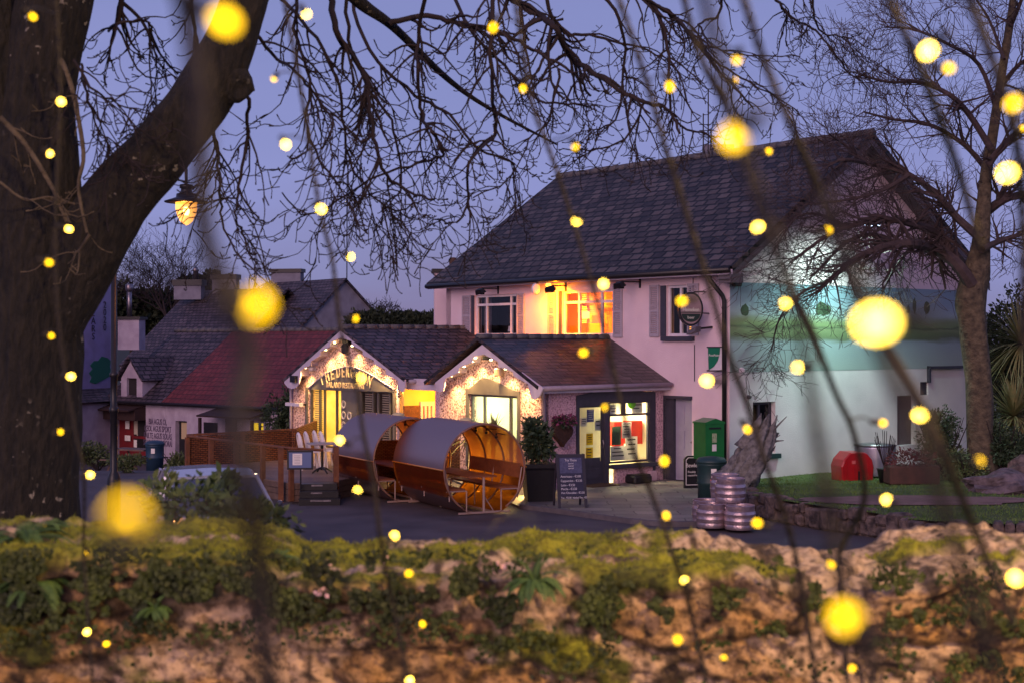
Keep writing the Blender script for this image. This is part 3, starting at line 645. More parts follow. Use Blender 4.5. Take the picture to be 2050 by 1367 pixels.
mb = MB(); p = SF.w(su(1262), .3, .05); mb.cbox(tuple(p), .62, .4, .2, math.atan2(GF.u.y, GF.u.x), .04); mb.cbox((p.x, p.y, .24), .54, .32, .03, math.atan2(GF.u.y, GF.u.x)); tag(mb.build('dog_bed', blackplastic), 'low black tray on the paving below the shop window', 'tray')
mb = MB(); p = SF.w(su(1297), .16, .05); mb.cbox(tuple(p), .24, .14, .26, math.atan2(GF.u.y, GF.u.x), .02); tag(mb.build('utility_box', mat('box_pink', (176, 150, 160), .7)), 'small square box on the ground at the right corner of the shop front', 'utility box')

# ---------------------------------------------------------------- the inn wing (big gable)
inn = thing('inn_wing', 'single storey bar and restaurant wing with the big lit gable and lettered fascia', 'inn', tuple(MF.w(-12, 2, 0)))
IU0, IU1, IUM = -15.0, -8.9, -12.0
wl, wrt = G2.hit(588, 830)[0], G2.hit(800, 830)[0]
big = rect(G2, 617, 779, 789, 893); big = (big[0], big[1], .45, big[3])
mb = MB(); mb.plate(G2, [(wl, -.3), (wrt, -.3), (wrt, 2.62), (-12.0, 3.75), (wl, 2.62)], [rp4(big)], -.22, 0); mb.build('gable_wall', warmdash, inn)
mb = MB(); mb.box(Fr(MF.w(wl, D, 0), GF.u), 0, 8, -.2, .0, -.6, 2.6); mb.build('side_wall', pinkdash, inn)
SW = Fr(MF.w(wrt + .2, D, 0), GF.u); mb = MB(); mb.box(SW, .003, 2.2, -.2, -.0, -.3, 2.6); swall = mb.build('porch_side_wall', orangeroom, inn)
ro = MB(); DI = D + .32; IP = 4.05; IE = 2.5
fl = G2.hit(568, 760, .31); frr = G2.hit(810.6, 759.7, .31); ap = G2.hit(681.6, 657.3, .31)
ro.slab(w(frr[0], DI, frr[1] + .03), w(frr[0], -.6, frr[1] + .03), w(ap[0], -.6, ap[1] + .06), w(ap[0], DI, ap[1] + .03), .09)
ro.slab(w(fl[0], -6, fl[1] + .03), w(fl[0], DI, fl[1] + .03), w(ap[0], DI, ap[1] + .03), w(ap[0], -6, ap[1] + .06), .09)
ro.slab(w(frr[0], -.6, frr[1] + .03), w(frr[0] - .01, -6, frr[1] + .03), w(ap[0], -6, ap[1] + .06), w(ap[0], -.6, ap[1] + .06), .088)
iroof = ro.build('roof', slate_old, inn)
mb = MB()
for i in range(24):
    a = DI - i * .42; mb.tube([w(ap[0], a, ap[1] + .02), w(ap[0], a - .43, ap[1] + .03)], .11, 6)
mb.build('ridge_tiles', mat('ridge_tile', (0, 0, 0)), iroof, True)
barge(G2, b1o, b1i, inn, .27, .31); soffit(G2, b1i[4:22], inn, 0, .268)
# grey curved fascia with lettering
cpx = [(616, 779), (617, 776), (632, 762), (650, 748), (668, 739), (690, 733.5), (712, 735), (735, 745), (757, 758), (776, 771), (789, 778), (789, 784)]
pts = G2.hits(cpx, .06); mb = MB(); mb.plate(G2, pts, [], .004, .06); fas = mb.build('fascia', oliveboard, inn)
mb = MB(); ap_ = G2.hits(cpx[1:-1], .08)
mb.tube([G2.w(a, .07, b) for a, b in ap_], .02, 5); mb.build('fascia_trim', lilacboard, fas)
gold = mat('letter_metal', (236, 218, 168), .35, (220, 200, 150), 9, metal=.2)
for ch_, x, y, rt in zip('THEDERGINN', (650, 661, 670.5, 682, 691, 700, 709, 722, 731, 742), (765, 759, 755, 751, 750, 750, 752, 758, 762, 769), (.42, .36, .26, .1, .04, -.04, -.12, -.28, -.34, -.4)):
    u, z = G2.hit(x, y); txt(G2, ch_, u, z - .06, .47, .07, gold, 'fascia_letter', fas, sx=.62, ext=.015, rot=rt, bold=.004)
u, z = G2.hit(695, 775); txt(G2, 'BAR AND RESTAURANT', u, z - .02, .235, .07, gold, 'fascia_lettering', fas, sx=.84, ext=.012)
# windows and grey centre panel below the fascia
def gz_(x0, x1): a = G2.hit(x0, 830)[0]; b = G2.hit(x1, 830)[0]; return (a, b, .45, big[3])
for q_ in (big[0] - .1, big[1]): surr = MB(); surr.box(G2, q_, q_ + .1, .004, .05, .35, big[3]); surr.build('window_surround', oliveboard, inn)
surr = MB(); p0 = gz_(684, 716); surr.box(G2, p0[0], p0[1], -.1, .02, .4, big[3] - .003)
pn = surr.build('grey_panelling', oliveboard, inn)
wL = (big[0] + .003, p0[0] - .003, .46, big[3] - .003); wR = (p0[1] + .003, big[1] - .003, .46, big[3] - .003)
for r_, rm_, vs in ((wL, creamroom, (.28, .42, .78)), (wR, curtain, (.36, .5, .82))):
    wn = window(G2, r_, vs, (), glass, oliveboard, inn, roomm=rm_, rd=2.4, ft=.055, d=-.14)
    bl = MB(); W_ = r_[1] - r_[0]
    for a_, b_ in (((.03, .26), (.82, .98)) if r_ is wL else ((.04, .33), (.52, .72), (.85, .98))):
        for k in range(26):
            z = .5 + k * (r_[3] - .5) / 26; bl.box(G2, r_[0] + W_ * a_, r_[0] + W_ * b_, -.22, -.2, z, z + .035)
    bl.build('blind', mat('slat_blind', (176, 168, 150), .7, (160, 150, 134), 9), wn)
    fu = MB(); fu.box(G2, r_[0] + W_ * .42, r_[0] + W_ * .8, -1.5, -1.2, .4, 1.15)
    for k in range(7): fu.box(G2, r_[0] + W_ * (.44 + k * .05), r_[0] + W_ * (.445 + k * .05), -1.17, -1.14, .5, 1.35)
    fu.build('bar_furniture', wood, wn)
inside(G2, wL, (255, 215, 120), 60, 2.0); inside(G2, wR, (255, 200, 120), 2.5, 2.0)
pl = mat('plaque_enamel', (200, 196, 190), .4, (170, 166, 160), 30)
for i, (x, y) in enumerate(((689.5, 809), (689.5, 830.5), (701, 831.5), (689.5, 851), (701, 852), (690, 872), (702, 873))):
    u, z = G2.hit(x, y); mb = MB(); mb.lathe(G2.w(u, .02, z), [(.115, 0), (.12, .015), (.1, .02), (.1, .012)], 20, G2.n); o = mb.build('award_plaque', pl, inn, True)
    mb = MB(); mb.lathe(G2.w(u, .034, z), [(.06, 0), (.05, .004)], 10, G2.n); mb.build('plaque_emblem', oliveboard, o)
mb = MB()
for (x, s) in ((587, 0), (803, 0)): u = G2.hit(x, 850)[0]; mb.tube([G2.w(u, .08, 2.3), G2.w(u, .08, -.1)], .045, 6)
mb.tube([w(frr[0] + .08, DI - .1, frr[1] - .05), w(frr[0] + .08, 2.4, frr[1] - .05)], .06, 8); mb.tube([G2.w(G2.hit(810, 775)[0], .2, 2.45), G2.w(G2.hit(806, 790)[0], .1, 2.25), G2.w(G2.hit(804, 800)[0], .08, 2.1)], .045, 6)
mb.build('drainpipes', mat('pale_gutter', (0, 0, 0)), inn, True)
# link porch between the gables: warm lit recess with a white glazed door
PF = Fr(MF.w(0, 2.3, 0), UF)
a0, a1 = wrt + .004, WU0 - .004
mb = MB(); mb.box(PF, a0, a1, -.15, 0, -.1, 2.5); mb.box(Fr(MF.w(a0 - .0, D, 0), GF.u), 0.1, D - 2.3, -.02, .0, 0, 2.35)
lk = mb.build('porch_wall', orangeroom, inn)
mb = MB(); mb.box(G2, a0, a1, -1.9, -.06, 2.4, 2.5); mb.box(G2, a0, a1, -.06, 0.02, 2.3, 2.6); mb.build('porch_ceiling', lilacboard, inn)
PF = SW; pd = rect(PF, 840, 803, 868, 880); pd = (pd[0], pd[1], .3, pd[3]); hs = []
W_ = pd[1] - pd[0]
for k in range(3): hs.append([(pd[0] + W_ * (.16 + k * .27), .6), (pd[0] + W_ * (.28 + k * .27), .6), (pd[0] + W_ * (.28 + k * .27), pd[3] - .12), (pd[0] + W_ * (.16 + k * .27), pd[3] - .12)])
mb = MB(); mb.plate(PF, rp4(pd), hs, .01, .06); mb.build('porch_door', whitepaint, lk); mb = MB(); mb.box(PF, pd[0] - .55, pd[0] - .02, .01, .05, 0, pd[3] - .1); mb.build('porch_panel', wood, lk)
mb = MB(); mb.box(PF, pd[0] + .05, pd[1] - .05, .002, .006, .5, pd[3] - .1); mb.build('door_glass', mat('amber_glass', (190, 120, 50), .3), lk)
light('POINT', 'porch_light', G2.w((a0 + a1) / 2 + .3, -.8, 2.1), (255, 185, 70), 90, None, shadow_soft_size=.08)
mb = MB(); mb.lathe(G2.w((a0 + a1) / 2, -.8, 2.32), [(.09, 0), (.11, .03), (.08, .08)], 12); mb.build('porch_lamp', emis('warm_lamp', (255, 210, 120), 3), inn, True)

# soffit downlights on both gables
def spots(fr, lst, e, parent, col=(255, 198, 118)):
    for x, y in lst:
        u, z = fr.hit(x, y, .23); mb = MB(); p = fr.w(u, .23, z - .02)
        mb.lathe(p, [(.03, .04), (.035, 0), (.02, .0)], 10); o = mb.build('downlight', emis('spot_glow', (255, 215, 140), 14) if 'spot_glow' not in MATS else MATS['spot_glow'], parent)
        light('SPOT', 'downlight_beam', p - V((0, 0, .03)), col, e, None, spot_size=R(120), spot_blend=1, shadow_soft_size=.02, aim=p + fr.n * .1 - V((0, 0, .9)))
spots(G2, [(670, 686), (652, 700), (633, 714), (611, 736), (705, 692), (738, 712), (762, 732), (787, 754)], 150, inn)
spots(G2, [(952, 716), (929, 733), (903, 752), (983, 720), (1012, 738), (1044, 757)], 165, wing)

# gable top lamp and small wall fittings of the inn
t = thing('wall_lantern', 'dark lantern fixed under the apex of the big lit gable', 'lantern', tuple(G2.w(G2.hit(691, 690)[0], .15, 3.2)))
mb = MB(); u, z = G2.hit(691, 700, .1); mb.lathe(G2.w(u, .12, z - .12), [(.05, 0), (.1, .05), (.1, .18), (.13, .2), (.04, .3)], 8); mb.box(G2, u - .15, u + .15, .0, .1, z + .18, z + .28); mb.build('lantern_body', black, t)
t = thing('wall_lantern', 'small dark lamp at the top of the smaller lit gable', 'lantern', tuple(G2.w(G2.hit(975, 715)[0], .1, 3.2)))
mb = MB(); u, z = G2.hit(974, 716, .1); mb.box(G2, u - .12, u + .14, .0, .14, z - .05, z + .04); mb.build('lamp_body', black, t)
mb = MB(); u, z = G2.hit(1000, 745, .1); mb.cbox(tuple(G2.w(u, .12, z - .1)), .26, .12, .2, math.atan2(UF.y, UF.x), .02); tag(mb.build('alarm_box', mat('pale_box', (150, 130, 110), .6)), 'pale square alarm box on the right half of the smaller gable', 'alarm box')
t = thing('patio_heater', 'long pale bar heater on the left edge of the big gable', 'heater', tuple(G2.w(G2.hit(590, 810)[0], .2, 1.6)))
mb = MB(); a = G2.hit(575, 808, .25); b_ = G2.hit(603, 811, .25); mb.box(G2, a[0], b_[0], .18, .32, a[1] - .05, a[1] + .05); mb.build('heater_body', whitepaint, t); mb = MB(); mb.box(G2, b_[0] - .1, b_[0] - .05, .0, .18, a[1] - .03, a[1] + .03); mb.build('bracket', black, t)
t = thing('wall_floodlight', 'small outdoor lamp at the left eave of the big gable', 'floodlight', tuple(G2.w(G2.hit(592, 757)[0], .2, 2.5)))
mb = MB(); u, z = G2.hit(592, 758, .3); mb.box(G2, u - .15, u + .15, .3, .42, z - .1, z + .1); mb.build('lamp_body', black, t); mb = MB(); mb.box(G2, u - .02, u + .02, 0, .3, z - .02, z + .02); mb.build('bracket', black, t)
t = thing('security_camera', 'white dome security camera among the downlights on the left of the big gable', 'camera', tuple(G2.w(G2.hit(624, 737)[0], .1, 2.7)))
mb = MB(); u, z = G2.hit(624, 737, .12); mb.box(G2, u - .06, u + .06, 0, .05, z - .06, z + .06); mb.build('bracket', whitepaint, t); mb = MB(); mb.ball(G2.w(u, .13, z), .09); mb.build('dome', whitepaint, t, True)

# ---------------------------------------------------------------- lamps and signs on the pub
def flood(x, y, xa, label, lit=None, rot=0):
    """arm from wall bracket (xa) with a tilted head at (x,y)"""
    d = .75; u, z = MF.hit(x, y, d); ua, za = MF.hit(xa, y - 4, 0)
    t = thing('wall_floodlight', label, 'floodlight', tuple(MF.w(ua, .02, za)), 'floodlights on arms under the eaves')
    mb = MB(); mb.box(MF, ua - .03, ua + .03, .005, .03, za - .16, za + .16); mb.tube([MF.w(ua, .03, za), MF.w(u + .1, d - .05, z + .06)], .02, 6); mb.build('arm', black, t)
    mb = MB(); fr = MF; w_ = fr.w; a = .17
    mb.hexa([w_(u - a, d - .02, z - .14), w_(u + a, d - .02, z - .1), w_(u + a, d - .16, z - .04), w_(u - a, d - .16, z - .08), w_(u - a * .7, d + .04, z), w_(u + a * .7, d + .04, z + .02), w_(u + a * .7, d - .08, z + .08), w_(u - a * .7, d - .08, z + .06)]); mb.build('lamp_head', black, t)
    mb = MB(); mb.box(MF, u - .12, u + .12, d - .13, d - .12, z - .12, z - .06); mb.build('lens', glass, t)
    return MF.w(u, d, z)
flood(958, 582, 998, 'unlit black floodlight on an arm above the left upstairs window')
f2 = flood(1098, 577, 1133, 'black floodlight on an arm beside the yellow lit upstairs wall')
flood(1236, 569, 1282, 'unlit black floodlight on an arm right of the yellow lit upstairs window')
t = thing('oval_lamp', 'white oval lamp hanging under the eaves left of the yellow lit wall', 'lamp', tuple(MF.w(MF.hit(1073, 580)[0], .4, 5)))
mb = MB(); u, z = MF.hit(1073, 579, .5); mb.lathe(MF.w(u, .5, z), [(.0, -.06), (.12, -.05), (.17, 0), (.12, .05), (.0, .06)], 16, MF.u); mb.build('lamp_body', whitepaint, t, True)
mb = MB(); mb.tube([MF.w(u, .0, z + .2), MF.w(u, .5, z + .16)], .02, 5); mb.build('arm', black, t)
mb = MB(); uq, zq = MF.hit(1098, 575, .28); mb.lathe(MF.w(uq, .28, zq), [(.05, 0), (.08, .04), (.05, .12)], 10); tag(mb.build('eaves_lamp', emis('sodium_lamp', (255, 170, 40), 8)), 'small glowing sodium lamp under the eaves beside the yellow lit wall', 'lamp')
light('POINT', 'eaves_light', MF.w(uq + .25, .34, zq - .12), (255, 140, 8), 25, None, shadow_soft_size=.05)
tgt = MF.hit(1120, 660); light('SPOT', 'flood_beam', f2 + MF.n * .1 - V((0, 0, .2)), (255, 138, 6), 800, None, spot_size=R(135), spot_blend=.6, shadow_soft_size=.06, aim=MF.w(tgt[0], 0, tgt[1]))
# gable floodlight
t = thing('wall_floodlight', 'bright white floodlight on the mural gable behind the tree', 'floodlight', tuple(GF.w(GF.hit(1741, 450)[0], .3, 6.5)))
u, z = GF.hit(1741, 452, 1.65); mb = MB(); mb.box(GF, u - .32, u + .32, 1.55, 1.75, z + .02, z + .1); mb.tube([GF.w(u, .01, z + .1), GF.w(u, 1.6, z + .07)], .025, 6); mb.build('lamp_head', black, t)
mb = MB(); mb.box(GF, u - .28, u + .28, 1.58, 1.76, z, z + .015); mb.build('lens', emis('cold_led', (190, 220, 255), 9), t)
light('SPOT', 'gable_flood_beam', GF.w(u + .1, 1.7, z - .06), (206, 255, 236), 1300, None, spot_size=R(150), spot_blend=1, shadow_soft_size=.15, aim=GF.w(u - .2, .7, z - 2.9))
# oval brewery sign
fs = Fr(MF.w(MF.hit(1383, 618, .7)[0], .7, 0), (.98, .2)); u, z = fs.hit(1382, 619)
t = thing('oval_sign', 'oval brewery sign on a bracket by the right upstairs window', 'sign', tuple(fs.w(u, 0, z)))
ov = [(u + .315 * math.cos(a), z + .42 * math.sin(a)) for a in [2 * math.pi * k / 28 for k in range(28)]]
ov2 = [(u + .275 * math.cos(a), z + .37 * math.sin(a)) for a in [2 * math.pi * k / 28 for k in range(28)]]
mb = MB(); mb.plate(fs, ov, [ov2], -.06, .06); mb.build('rim', black, t)
mb = MB(); mb.plate(fs, ov2, [], -.045, .045); mb.build('face', mat('sign_face', (150, 128, 128), .5, (120, 100, 100), 3), t)
hb = [(u + .24 * math.cos(a), z - .12 + .2 * math.sin(a)) for a in [math.pi + math.pi * k / 12 for k in range(13)]]
mb = MB(); mb.plate(fs, hb, [], .045, .052); mb.box(fs, u - .26, u + .26, .045, .05, z - .095, z - .075); mb.build('green_band', mat('sign_dark_green', (24, 42, 34), .5), t)
txt(fs, 'Heineken', u, z - .06, .14, .05, mat('sign_letter', (205, 205, 190), .5), 'lettering', t, sx=.8); txt(fs, 'beer', u, z - .24, .1, .056, mat('sign_letter', (0, 0, 0)), 'lettering', t)
mb = MB(); mb.tube([fs.w(u + .1, 0, z + .42), MF.w(MF.hit(1412, 595)[0], 0.02, z + .45)], .02, 5); mb.build('bracket', black, t); mb = MB(); mb.tube([fs.w(u + .3, 0, z - .1), MF.w(MF.hit(1420, 632)[0], .02, z - .1)], .02, 5); mb.build('bracket', black, t)
t = thing('wall_floodlight', 'small grey hooded lamp shining up below the oval sign', 'floodlight', tuple(MF.w(MF.hit(1400, 655)[0], .3, 4)))
a, za = MF.hit(1424, 655, .05); b_, zb = MF.hit(1392, 662, .5); mb = MB(); mb.tube([MF.w(a, .02, za), MF.w(b_, .5, zb + .04)], .03, 6); mb.build('arm', black, t)
mb = MB(); mb.hexa([MF.w(b_ - .2, .62, zb - .1), MF.w(b_ + .1, .62, zb - .02), MF.w(b_ + .1, .42, zb - .02), MF.w(b_ - .2, .42, zb - .1), MF.w(b_ - .16, .6, zb), MF.w(b_ + .14, .6, zb + .1), MF.w(b_ + .14, .44, zb + .1), MF.w(b_ - .16, .44, zb)]); mb.build('lamp_head', mat('grey_lamp', (90, 84, 92), .5), t)
# green post flag sign
fp = Fr(MF.w(MF.hit(1430, 715, .3)[0], .3, 0), (.98, .2)); px = [(1417.5, 696), (1441, 696), (1440, 708), (1436, 722), (1429, 733), (1419, 740)]
t = thing('post_flag_sign', 'green and white flag shaped post office sign between two black bars', 'sign', tuple(fp.w(fp.hit(1430, 715)[0], 0, 3.2)))
mb = MB(); mb.plate(fp, fp.hits(px), [], -.02, .02); mb.build('green_panel', mat('post_sign_green', (16, 108, 78), .45), t)
px = [(1441.5, 696), (1446, 696), (1446, 740), (1420, 740.5), (1430, 733), (1437, 722), (1441, 708)]; mb = MB(); mb.plate(fp, fp.hits(px), [], -.02, .018); mb.build('white_panel', whitepaint, t)
u, z = fp.hit(1429, 713); txt(fp, 'PostPoint', u, z, .085, .024, paper, 'lettering', t, sx=.85)
mb = MB()
for y in (695, 741.5):
    a = fp.hit(1415, y); b_ = fp.hit(1449, y); mb.tube([fp.w(a[0], 0, a[1]), fp.w(b_[0], 0, b_[1])], .02, 6); mb.ball(fp.w(b_[0], 0, b_[1]), .045, n=8)
mb.build('bars', black, t)
# black PHONE watch box on the corner
u, z = GF.hit(1476, 565, .12); t = thing('alarm_bell_box', 'black alarm box lettered PHONE at the corner below the eaves', 'alarm box', tuple(GF.w(u, .1, z)))
mb = MB(); mb.cbox(tuple(GF.w(u, .1, z - .11)), .32, .12, .22, math.atan2(GF.u.y, GF.u.x), .03); mb.build('case', black, t); txt(GF, 'PHONE', u, z - .01, .1, .163, paper, 'lettering', t, sx=.85); txt(GF, 'WATCH', u, z - .08, .06, .163, mat('grey_print', (120, 120, 124), .6), 'lettering', t)
# heart shaped hanging basket
t = thing('hanging_basket', 'heart shaped basket of purple flowers on the wall left of the shop door', 'basket', tuple(SF.w(su(1127), .1, 1.2)))
u, z = SF.hit(1127, 868, .15); hp = []
for k in range(24):
    a = 2 * math.pi * k / 24; x_ = 16 * math.sin(a) ** 3; y_ = 13 * math.cos(a) - 5 * math.cos(2 * a) - 2 * math.cos(3 * a) - math.cos(4 * a); hp.append((u + x_ * .0185, z + y_ * .0185))
mb = MB(); mb.plate(SF, hp, [], .03, .2); mb.build('basket', mat('moss_basket', (72, 50, 40), .95, (50, 34, 30), 14, .8, 30), t)
mb = MB(); rg = random.Random(5)
leaves(mb, SF.w(u, .16, z + .3), (.38, .2, .16), 420, .075, rg); mb.build('foliage', leafd, t)
mb = MB(); leaves(mb, SF.w(u, .18, z + .33), (.42, .22, .16), 300, .06, rg, asp=.9); mb.build('flowers', mat('purple_flower', (124, 52, 92), .7, (90, 36, 66), 14), t)
# ---------------------------------------------------------------- terrace deck
DZ = .42
A_ = P(375, 0, 36.2); Fc = P(583, 0, 32.0); B_ = P(590, 0, 38.6)
A2 = V((A_.x, A_.y, 0)); F2 = V((Fc.x, Fc.y, 0)); B2 = V((B_.x, B_.y, 0)); S2 = P(664, 0, 32.4); S2.z = 0
deck = thing('terrace_deck', 'raised timber terrace with rail and wicker fence in front of the inn', 'deck', tuple((A2 + F2) / 2))
bk = G2.w(wl, .05, 0); bk2 = G2.w(wrt + .2, .05, 0)
ring = [A2, F2, S2, V((-2.6, 36.0, 0)), V((bk2.x, bk2.y, 0)), V((bk.x, bk.y, 0)), V((B2.x - .6, B2.y + 4, 0))]
mb = MB(); n = len(ring); mb.add([V((p.x, p.y, DZ)) for p in ring] + [V((p.x, p.y, DZ - .04)) for p in ring], [tuple(range(n)), tuple(reversed(range(n, 2 * n)))] + [(i, i + n, (i + 1) % n + n, (i + 1) % n) for i in range(n)])
mb.build('deck_boards', brickmat('deck_boards', (150, 124, 110), (128, 104, 92), (40, 30, 28), 3.5, .14, .008, .6, .4), deck)
def run(mb, a, b, z0, z1, th=.03, off=0): d = (b - a).normalized(); fr = Fr((a.x, a.y), (d.x, d.y)); mb.box(fr, 0, (b - a).length, -th + off, off, z0, z1)
mb = MB()
for a, b in ((A2, F2), (F2, F2 + (S2 - F2) * .22), (S2, V((-2.6, 36.0, 0)))):
    for k in range(3): run(mb, a, b, -.25 if k == 0 else .02 + .13 * k, .14 + .13 * k, .03, .02)
mb.build('skirt_boards', greytimber, deck)
fp_ = MB(); rail = MB(); pan = MB()
RZt = 1.2
nP = 5
for i in range(nP):
    p = A2.lerp(F2, i / (nP - 1)); fp_ = MB(); fp_.cbox((p.x, p.y, DZ - .4), .1, .1, RZt - DZ + .37, .6); fp_.build('fence_post', wood, deck)
for p in (A2.lerp(B2, .5), B2, F2 + V((-.25, .1, 0)), S2 + V((.1, 0, 0)), S2 + V((.1, 1.6, 0))): fp_ = MB(); fp_.cbox((p.x, p.y, DZ - .4), .12, .12, RZt - DZ + .42, .2); fp_.build('fence_post', wood, deck)
rail.tube([V((A2.x, A2.y, RZt)), V((F2.x, F2.y, RZt)), V((F2.x + .7, F2.y + .15, RZt - .05))], .035, 6)
rail.cbox(((A2.x + B2.x) / 2, (A2.y + B2.y) / 2, RZt), (B2 - A2).length, .09, .05, math.atan2((B2 - A2).y, (B2 - A2).x))
rail.build('handrail', wood, deck)
d = (B2 - A2).normalized(); fr = Fr((A2.x, A2.y), (d.x, d.y)); pan.box(fr, .08, (B2 - A2).length - .08, -.02, .02, DZ - .4, RZt - .01)
wk = brickmat('woven_panel', (150, 88, 48), (116, 64, 34), (44, 24, 14), .14, .05, .01, .8, 1.2); pan.build('woven_panel', wk, deck)
mb = MB()
for k in range(14):
    a = B2 + V((.02, 0, 0)) + V((-.04, .32 * k, 0)); mb.cbox((a.x, a.y, DZ), .08, .3, .8)
mb.build('side_screen', wk, deck)
# floor spots on the deck
for x, y in ((431, 936), (473, 943), (511, 949)):
    q = P(x, y, (H - DZ) * F / (y - CY)); mb = MB(); mb.lathe(q, [(.05, 0), (.05, .02), (.02, .03)], 10); mb.build('floor_spot', emis('floor_spot_glow', (255, 225, 180), 6) if 'floor_spot_glow' not in MATS else MATS['floor_spot_glow'], deck)
# steps
stp = thing('terrace_steps', 'dark three tread steps with pale nosings up to the timber terrace', 'steps', (S2.x - .5, S2.y, 0))
sfr = Fr((F2.x + .22, F2.y - .12), (.99, .1))
mb = MB(); ms = MB(); L_ = .78
for k in range(3): mb.box(sfr, 0, L_ + .12 - .04 * k, -.3 * (k + 1) + .9 - 1.2 + .3, .62 - .28 * k, .14 * k, .14 * (k + 1) - .004)
mb.build('treads', black, stp)
for k in range(3): ms.box(sfr, .25, .5 + .2 * (k == 0), .62 - .28 * k + .002, .62 - .28 * k + .008, .14 * k + .085, .14 * k + .12)
ms.build('nosing_strips', steel, stp)
# bistro table and four white chairs on the deck
def tbl(x, y, Y, label):
    c = P(x, y, Y); c.z = DZ; t = thing('bistro_table', label, 'table', tuple(c)); mb = MB(); mb.cbox((c.x, c.y, DZ + .7), .66, .66, .03, .3, .01); mb.build('table_top', mat('table_grey', (150, 140, 140), .5), t)
    mb = MB(); mb.lathe(c, [(.05, .08), (.03, .15), (.035, .68), (.1, .7)], 10)
    for k in range(4): a = .6 + k * math.pi / 2; mb.tube([c + V((0, 0, .14)), c + V((math.cos(a) * .15, math.sin(a) * .15, .1)), c + V((math.cos(a) * .27, math.sin(a) * .27, .02))], [.03, .025, .02], 6)
    mb.build('pedestal', black, t)
tbl(645, 0, 34.4, 'square topped pedestal table by the white chairs on the terrace')
def chair(x, Y, rz, label):
    c = P(x, 0, Y); c.z = DZ; t = thing('patio_chair', label, 'chair', (c.x, c.y, DZ), 'white plastic chairs on the terrace')
    fr = Fr((c.x, c.y), (math.cos(rz), math.sin(rz))); W_ = fr.w; mb = MB(); mb.box(fr, -.22, .22, -.22, .22, DZ + .42, DZ + .45); mb.build('seat', whitechair, t)
    mb = MB(); pts = [W_(-.2, -.2, DZ + .44), W_(-.22, -.25, DZ + .7), W_(-.17, -.28, DZ + .84), W_(0, -.29, DZ + .9), W_(.17, -.28, DZ + .84), W_(.22, -.25, DZ + .7), W_(.2, -.2, DZ + .44)]
    mb.tube(pts, .035, 6)
    for k in (-.07, .07): mb.tube([W_(k, -.21, DZ + .45), W_(k, -.27, DZ + .87)], .02, 5)
    mb.build('backrest', whitechair, t, True)
    for a, b in ((-1, -1), (1, -1), (-1, 1), (1, 1)): mb = MB(); mb.tube([W_(a * .19, b * .19, DZ + .42), W_(a * .23, b * .23, DZ)], [.025, .018], 6); mb.build('leg', whitechair, t)
whitechair = mat('white_plastic', (222, 214, 214), .5)
for x, Y, rz, lb in ((620, 35.5, 1.9, 'white plastic chair, the leftmost of the row beside the menu stand'), (634, 35.9, 1.9, 'white plastic chair, second from the left in the row on the terrace'), (651, 36.3, 1.9, 'white plastic chair just behind the pedestal table'), (664, 36.0, 1.9, 'white plastic chair at the right end of the row by the glazed pod')): chair(x, Y, rz, lb)
# menu stand
c = P(602, 0, 31.7); c.z = 0; t = thing('menu_stand', 'dark framed menu board on a thin pole beside the terrace steps', 'menu stand', tuple(c)); mf = Fr((c.x, c.y), (1, .05))
r = rect(mf, 575, 901, 627, 939); mb = MB(); mb.box(mf, r[0], r[1], -.03, .02, r[2], r[3]); mb.build('frame', black, t); mb = MB(); mb.box(mf, r[0] + .04, r[1] - .04, .02, .024, r[2] + .04, r[3] - .04); mb.build('board', mat('menu_blue', (84, 102, 142), .5), t)
mb = MB(); q = rect(mf, 586, 907, 605, 930); mb.box(mf, q[0], q[1], .024, .028, q[2], q[3]); pg = mb.build('page', paper, t); mb = MB()
for k in range(6): mb.box(mf, q[0] + .04, q[1] - .04, .028, .03, q[3] - .05 - k * .035, q[3] - .045 - k * .035)
mb.build('print', blackp, pg)
mb = MB(); mb.tube([mf.w(0, -.01, r[2]), mf.w(0, -.01, .02)], .018, 6); mb.cbox((c.x, c.y, 0), .34, .3, .02); mb.build('pole', black, t)
# wicker screen behind the pods
mb = MB(); sA = P(742, 0, 34.0); sB = P(880, 0, 34.6); run(mb, V((sA.x, sA.y, 0)), V((sB.x + .5, sB.y, 0)), .3, 1.18, .05); run(mb, V((sA.x, sA.y, 0)), V((sB.x + .5, sB.y, 0)), 1.18, 1.24, .1, .02)
tag(mb.build('wicker_screen', wicker), 'low woven wicker screen seen through the left amber pod', 'screen')

